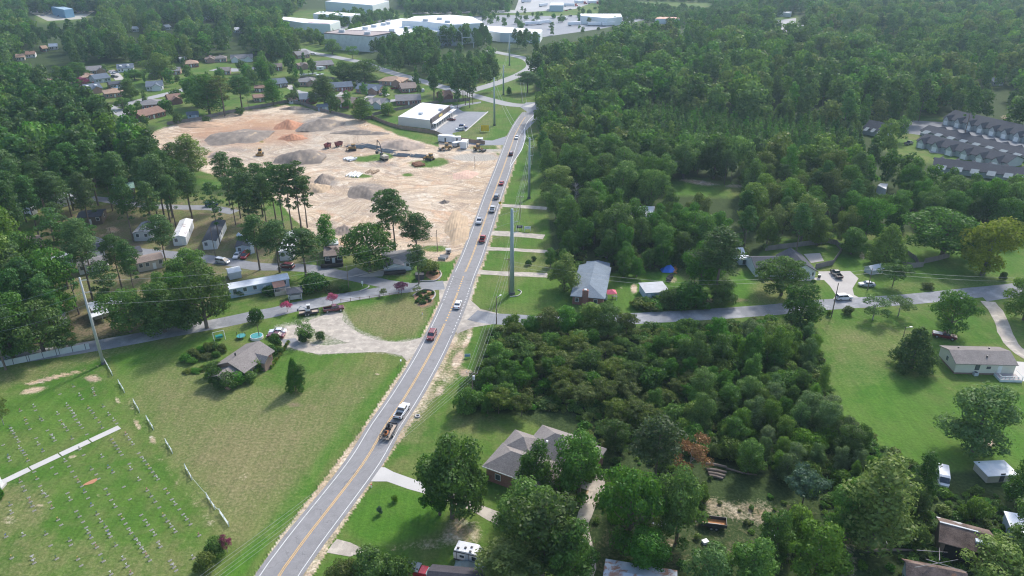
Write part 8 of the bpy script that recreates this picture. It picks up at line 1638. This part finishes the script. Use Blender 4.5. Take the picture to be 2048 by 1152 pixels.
for lb, p_, L_ in (('white plastic drum in the shady yard', (1410, 1086), 1.0), ('white cushion left at the edge of the shady yard', (1540, 1070), 1.6), ('white box on the ground left of the lower thicket', (1545, 1078), 1.6)):
    X, Y = G(*p_); t = T('debris', lb, 'debris', (X, Y, 0), .4); t.p('body', W_WHITE).box(-L_ / 2, L_ / 2, -.4, .4, .0, .5); t.p('lid', WT).box(-L_ / 2 - .04, L_ / 2 + .04, -.44, .44, .5, .56); t.done()
X, Y = G(1638, 556); t = T('rubbish_bin', 'black wheeled bin beside the concrete drive', 'bin', (X, Y, 0)); t.p('body', DARKM).frust((-.3, .3, -.3, .3), (-.38, .38, -.38, .38), .1, 1.1); t.p('lid', WT).box(-.4, .4, -.4, .4, 1.1, 1.18); t.done()
t = T('air_conditioner', 'grey air conditioner beside the cream mobile home wall', 'air conditioner', (*G(1950, 751), 0)); t.p('case', R_PMET).box(-.5, .5, -.45, .45, .1, .95); t.p('fan_grille', DARKM).tube((0, 0, .95), (0, 0, 1.0), .38, n=12); t.done()
t = T('lean_to_shed', 'small grey peaked shed right of the silver sedan', 'shed', (*G(1754, 548), 0), .4); gable(t.p('wall', W_GREY), t.p('roof', R_PMET), -2.4, 2.4, 0, 3, 0, 1.6, .9, 'x', .3); t.done(); view((1752, 545, 10))
# ------------------------------------------------------------------ CEMETERY
STN = mat('bronze_granite_marker', (.22, .2, .18), .6, .15, 6); GRN = mat('pale_granite_base', (.4, .38, .34), .8, .1, 4)
FLC = {'white': (.68, .68, .64), 'pink': (.6, .25, .25), 'yellow': (.65, .5, .12), 'blue': (.12, .18, .4), 'green': (.12, .22, .12)}
def marker_proto(fl):
    t = T('grave_marker', 'flat grave marker' if fl is None else 'x', 'grave marker', (0, 0, 0)); t.p('base', GRN).box(-.36, .36, -.2, .2, -.05, .04); t.p('plaque', STN).box(-.3, .3, -.15, .15, .04, .07)
    if fl:
        v_ = t.p('vase', mat('bronze_vase', (.2, .15, .1), .5)); v_.tube((0, .28, .1), (0, .28, .38), .07, .09, 8); f = t.p('flowers', mat('flowers_' + fl, FLC[fl], .8, .3, 8), v_); rr = random.Random(len(fl))
        for k in range(7): f.ball((rr.uniform(-.14, .14), .28 + rr.uniform(-.14, .14), .5 + rr.uniform(-.1, .15)), .085, 5, 3)
    return t.done()
ROWS = [((895, 60), (975, 185), 6), ((1035, 255), (1050, 300), 2), ((1010, 20), (1065, 100), 3), ((1110, 170), (1265, 380), 8), ((870, 285), (905, 325), 2), ((640, 140), (670, 185), 2), ((820, 200), 0, 1), ((735, 300), (770, 340), 2), ((790, 375), 0, 1), ((525, 235), (630, 400), 5), ((655, 435), (705, 530), 3), ((415, 285), (450, 335), 2), ((275, 320), (345, 490), 4), ((375, 515), (420, 610), 3), ((165, 400), (200, 470), 3), ((230, 525), (275, 630), 4), ((540, 490), (565, 545), 2), ((85, 585), 0, 1), ((95, 650), 0, 1), ((845, 455), (890, 545), 3), ((925, 600), 0, 1), ((960, 660), (1050, 810), 5), ((1085, 855), (1200, 1030), 6), ((990, 440), 0, 1), ((1040, 540), 0, 1), ((1115, 385), 0, 1), ((1180, 470), (1275, 605), 4), ((1310, 670), 0, 1), ((1340, 715), (1405, 800), 3), ((1320, 455), (1345, 490), 2), ((1375, 540), (1525, 740), 6), ((1130, 665), (1240, 825), 5), ((1265, 880), (1285, 920), 2), ((610, 635), (665, 720), 3), ((690, 765), (750, 890), 4), ((775, 925), (830, 1035), 3), ((735, 590), 0, 1), ((845, 760), (885, 840), 4), ((810, 718), 0, 1), ((930, 910), 0, 1), ((465, 705), (490, 745), 2), ((370, 820), 0, 1), ((560, 870), (568, 905), 2), ((405, 910), 0, 1), ((455, 1015), 0, 1), ((625, 1020), (650, 1070), 2), ((255, 990), (275, 1050), 3), ((95, 1010), 0, 1), ((190, 830), 0, 1), ((50, 840), 0, 1), ((990, 1020), (1050, 1135), 3), ((890, 1140), 0, 1), ((1360, 1030), (1410, 1110), 4), ((1550, 1010), 0, 1), ((1595, 830), 0, 1), ((780, 660), 0, 1), ((110, 10), (125, 40), 2), ((290, 50), (310, 100), 2), ((410, 20), (440, 70), 3), ((580, 55), 0, 1), ((695, 20), 0, 1), ((150, 80), 0, 1), ((160, 130), (205, 185), 4), ((70, 200), (80, 230), 2), ((345, 155), 0, 1), ((225, 230), 0, 1), ((25, 105), 0, 1)]
ROWS2 = [((590, 790), 0, 1), ((480, 850), 0, 1), ((640, 860), (660, 890), 2), ((740, 800), (760, 860), 3), ((710, 960), (745, 1000), 3), ((830, 950), 0, 1), ((875, 1015), 0, 1), ((915, 1060), (935, 1085), 2), ((275, 950), (285, 980), 2), ((165, 985), 0, 1), ((465, 1010), 0, 1), ((540, 940), (600, 1020), 5), ((590, 1030), (660, 1120), 5), ((325, 1045), (340, 1060), 2), ((205, 1055), (215, 1085), 2), ((480, 1060), (540, 1140), 4), ((820, 1120), 0, 1), ((85, 1120), (95, 1140), 2), ((240, 1130), 0, 1), ((380, 1140), 0, 1), ((765, 1040), 0, 1), ((795, 1075), 0, 1)]
pts = []
for R_, oy in ((ROWS, 864), (ROWS2, 576)):
    for a, b_, n in R_:
        for k in range(n): x, y = a if n == 1 else (a[0] + (b_[0] - a[0]) * k / (n - 1), a[1] + (b_[1] - a[1]) * k / (n - 1)); pts.append((x / 4, y / 4 + oy))
PR = {}; rr = random.Random(11); mrz = math.atan2(*reversed(np.array(G(240, 854)) - np.array(G(0, 967))))
FLL = {None: ('flat grave marker without flowers in the cemetery lawn', 'flat grave markers without flowers'), 'white': ('grave marker with a vase of white flowers', 'grave markers with white flowers'), 'pink': ('grave marker with a vase of pink flowers', 'grave markers with pink flowers'), 'yellow': ('grave marker with a vase of yellow flowers', 'grave markers with yellow flowers'), 'blue': ('grave marker with a vase of blue flowers', 'grave markers with blue flowers'), 'green': ('grave marker with dark green foliage in its vase', 'grave markers with green foliage')}
for x, y in pts:
    fl = rr.choice([None, None, None, 'white', 'white', 'white', 'pink', 'yellow', 'green', 'green', 'blue' if y > 880 and x < 240 else 'white'])
    X, Y = G(x, y)
    if fl not in PR: PR[fl] = o_ = marker_proto(fl)
    else: o_ = copy_tree(PR[fl])
    zn = 'above the concrete path' if y < 967 - x * .475 else 'by the white railings' if x - 200 > (y - 870) * .95 else 'in worn grass at the left edge' if x < 120 and y > 1000 else 'far below the path' if y > 1050 else 'just below the concrete path' if y < 1010 - x * .4 else 'mid lower lawn'
    o_['label'], o_['group'] = FLL[fl][0].replace(' in the cemetery lawn', '') + ' ' + zn, FLL[fl][1] + ' ' + zn; o_.location = (X, Y, .02); o_.scale = (.9, .9, .9); o_.rotation_euler = (0, 0, mrz + rr.uniform(-.06, .06))
# fresh grave and granite column at the left edge
plot('fresh_grave_soil', [(165, 971), (172, 966), (184, 960), (193, 956), (195, 960), (186, 967), (174, 971)], M_CLAY, .05, .12, st=1)
# the row of collapsed white railings between cemetery and lawn
RAILW = mat('white_vinyl', (.68, .72, .7), .5, .06, 4)
FN = [((210, 724), (225, 751)), ((238, 767), (249, 785)), ((268, 806), (279, 825)), ((294, 839), (307, 860)), ((332, 886), (345, 907)), ((371, 937), (384, 960)), ((414, 995), (430, 1019)), ((440, 1027), (458, 1053))]
for i, (a, b_) in enumerate(FN):
    A_, B_ = Vector(G(*a)), Vector(G(*b_)); d = B_ - A_; L_ = d.length; t = T('railing_section', ('%s white railing section beside the cemetery, %s' % (('upright' if i in (0, 7) else 'sagging crossed'), ['just below the pale monopole', 'second from the monopole', 'third from the monopole', 'level with the end of the path', 'fifth from the monopole', 'at the top of the rope', 'in the middle of the rope', 'nearest the dark corner bush'][i])), 'fence', (A_.x, A_.y, 0), math.atan2(d.y, d.x))
    for x in (0, L_ / 2 if i not in (7,) else L_ * .5, L_): t.p('post', RAILW).box(x - .06, x + .06, -.06, .06, 0, 1.2)
    r_ = t.p('rail', RAILW)
    if i == 7:
        for z in (.2, .45, .7, .95): r_.tube((0, 0, z), (L_, 0, z), .05, n=4)
    else:
        for z0, z1, z2 in ((1.05, .5, .15), (.8, .3, .1)): r_.tube((0, 0, z0), (L_ / 2, .1, z1), .05, n=4); r_.tube((0, 0, z2), (L_ / 2, .1, z1), .04, n=4)
        for z0, z1, z2 in ((.5, 1.05, .15), (.3, .8, .1)): r_.tube((L_ / 2, .1, z0), (L_, 0, z1), .05, n=4); r_.tube((L_ / 2, .1, z0), (L_, 0, z2), .04, n=4)
    t.done()
t = T('rope_line', 'thin white rope strung between the lower railing sections', 'rope', (*G(384, 960), 0)); A_ = Vector(G(384, 960)); mb = t.p('rope', RAILW)
for a, b_ in (((384, 960), (414, 995)), ((430, 1019), (440, 1027))): wire(mb, (*(Vector(G(*a)) - A_), .9), (*(Vector(G(*b_)) - A_), .9), .15, .035)
t.done()
t = T('stone_column', 'white stone monument cut by the left edge at the end of the path', 'monument', (*G(1, 974), 0)); t.p('base', CONC).box(-.8, .8, -.8, .8, 0, .4); t.p('shaft', WT).frust((-.45, .45, -.45, .45), (-.35, .35, -.35, .35), .4, 2.6); t.done()
t = T('mailbox', 'white mailbox on the verge of the main road by the lower lawn', 'mailbox', (*G(802, 729), 0)); t.p('box', WT).box(-.15, .15, -.3, .3, 1, 1.3); t.p('post', WOODP).box(-.05, .05, -.05, .05, 0, 1); t.done()
for p_, lb in (((845, 629), 'small white marker post beside the road edge above the dark red SUV'), ((743, 975), 'white litter box on the verge below the concrete driveway')):
    t = T('marker_post', lb, 'marker', (*G(*p_), 0)); t.p('post', WT).box(-.1, .1, -.1, .1, 0, .7); t.p('cap', RED).box(-.11, .11, -.11, .11, .7, .78); t.done()
# undergrowth: low leafy cover nobody could count
def undergrowth(name, lb, poly, sp, hr, lfs, seed):
    pts_ = [G(*q) for q in poly]; xs = [p[0] for p in pts_]; ys = [p[1] for p in pts_]; r = np.random.default_rng(seed); gx_, gy_ = np.meshgrid(np.arange(min(xs), max(xs), sp), np.arange(min(ys), max(ys), sp)); gx_ = (gx_ + r.uniform(-.5, .5, gx_.shape) * sp).ravel(); gy_ = (gy_ + r.uniform(-.5, .5, gy_.shape) * sp).ravel()
    ok = inpoly(gx_, gy_, pts_); P_ = []
    for X, Y in zip(gx_[ok], gy_[ok]):
        if any((X - a) ** 2 + (Y - b_) ** 2 < c * c * .8 for a, b_, c in KEEP if c > 3.4): continue
        h = random.uniform(*hr); P_.append((X, Y, h, h * random.uniform(1.3, 2.2), 'bush', random.choice(lfs)))
    if P_: far_wood(name, P_, lb, 'undergrowth')
UG = [('undergrowth', 'weeds and seedlings scattered over the shady yard', [(1200, 975), (1400, 985), (1600, 1000), (1640, 1100), (1480, 1150), (1150, 1150), (1180, 1060)], 3.2, (.3, 1.3), ['broad', 'bright', 'olive'], 9),
      ('undergrowth', 'low leafy undergrowth covering the floor of the overgrown lot', [(930, 770), (975, 720), (985, 660), (1100, 645), (1330, 655), (1600, 635), (1640, 700), (1660, 800), (1750, 885), (1850, 950), (1700, 1000), (1600, 940), (1420, 910), (1340, 900), (1180, 880), (1150, 830), (1040, 820), (950, 815), (905, 825)], 1.7, (.6, 2.0), ['broad', 'bright', 'broad', 'olive'], 1),
      ('undergrowth', 'low leafy undergrowth around the ruined barn', [(1630, 960), (1830, 960), (1960, 985), (2100, 1000), (2100, 1180), (1760, 1180), (1660, 1090), (1600, 1010)], 1.9, (.5, 1.6), ['broad', 'bright'], 2),
      ('undergrowth', 'ragged undergrowth behind the brick house and in the shady yard', [(1125, 870), (1400, 880), (1420, 960), (1390, 1040), (1300, 1090), (1200, 1080), (1195, 980), (1180, 930), (1130, 890)], 2.4, (.3, 1.2), ['broad', 'bright', 'olive'], 3),
      ('undergrowth', 'shady undergrowth between the back garden and the wood', [(1100, 500), (1220, 515), (1340, 480), (1480, 480), (1500, 505), (1430, 545), (1360, 540), (1220, 545), (1110, 530)], 2.4, (.6, 2.0), ['broad', 'olive'], 4),
      ('hedge_growth', 'tangled hedge along the upper side of the side road', [(1270, 605), (1340, 605), (1470, 600), (1475, 612), (1400, 620), (1290, 622), (1262, 615)], 1.5, (1.0, 2.6), ['broad', 'olive'], 5)]
view((1240, 1130, 20), (1420, 940, 20), (1505, 1045, 25), (1455, 1020, 40), (1880, 955, 18), (1990, 955, 20), (1910, 1060, 25), (1540, 1075, 6), (1690, 1110, 14), (1185, 980, 12), (1170, 1030, 8), (1010, 950, 20), (1150, 832, 30), (1100, 840, 20), (1010, 870, 24), (820, 240, 30), (945, 240, 40), (1130, 52, 20))
for q in UG: undergrowth(*q)
FARPTS = grow_woods()
far_wood('far_wood', FARPTS, 'dark green woodland mass covering the far land under the haze')
print('trees', len(CAND), 'far', len(FARPTS))
for o_ in bpy.data.objects:
    if 'label' in o_ and len(o_['label'].split()) > 16: print('LONG', o_.name, '|', o_['label'])
# ------------------------------------------------------------------ haze
HZ = 0.00011
mb = MB(); mb.box(-2600, 2600, -300, 3200, -2, 104)
m, nt, b, out = new_mat('haze_air'); nt.nodes.remove(b)
pv = N(nt, 'ShaderNodeVolumePrincipled'); pv.inputs['Density'].default_value = HZ; pv.inputs['Color'].default_value = (.6, .8, 1, 1); pv.inputs['Anisotropy'].default_value = .3
L(nt, pv.outputs[0], out.inputs['Volume'])
hz = link(bpy.data.objects.new('haze', mb.mesh('haze', [m]))); hz['kind'] = 'stuff'
S.render.engine = 'CYCLES'; S.cycles.filter_width = 1.15; S.cycles.max_bounces = 6; S.cycles.diffuse_bounces = 3; S.cycles.transmission_bounces = 3; S.cycles.volume_bounces = 1
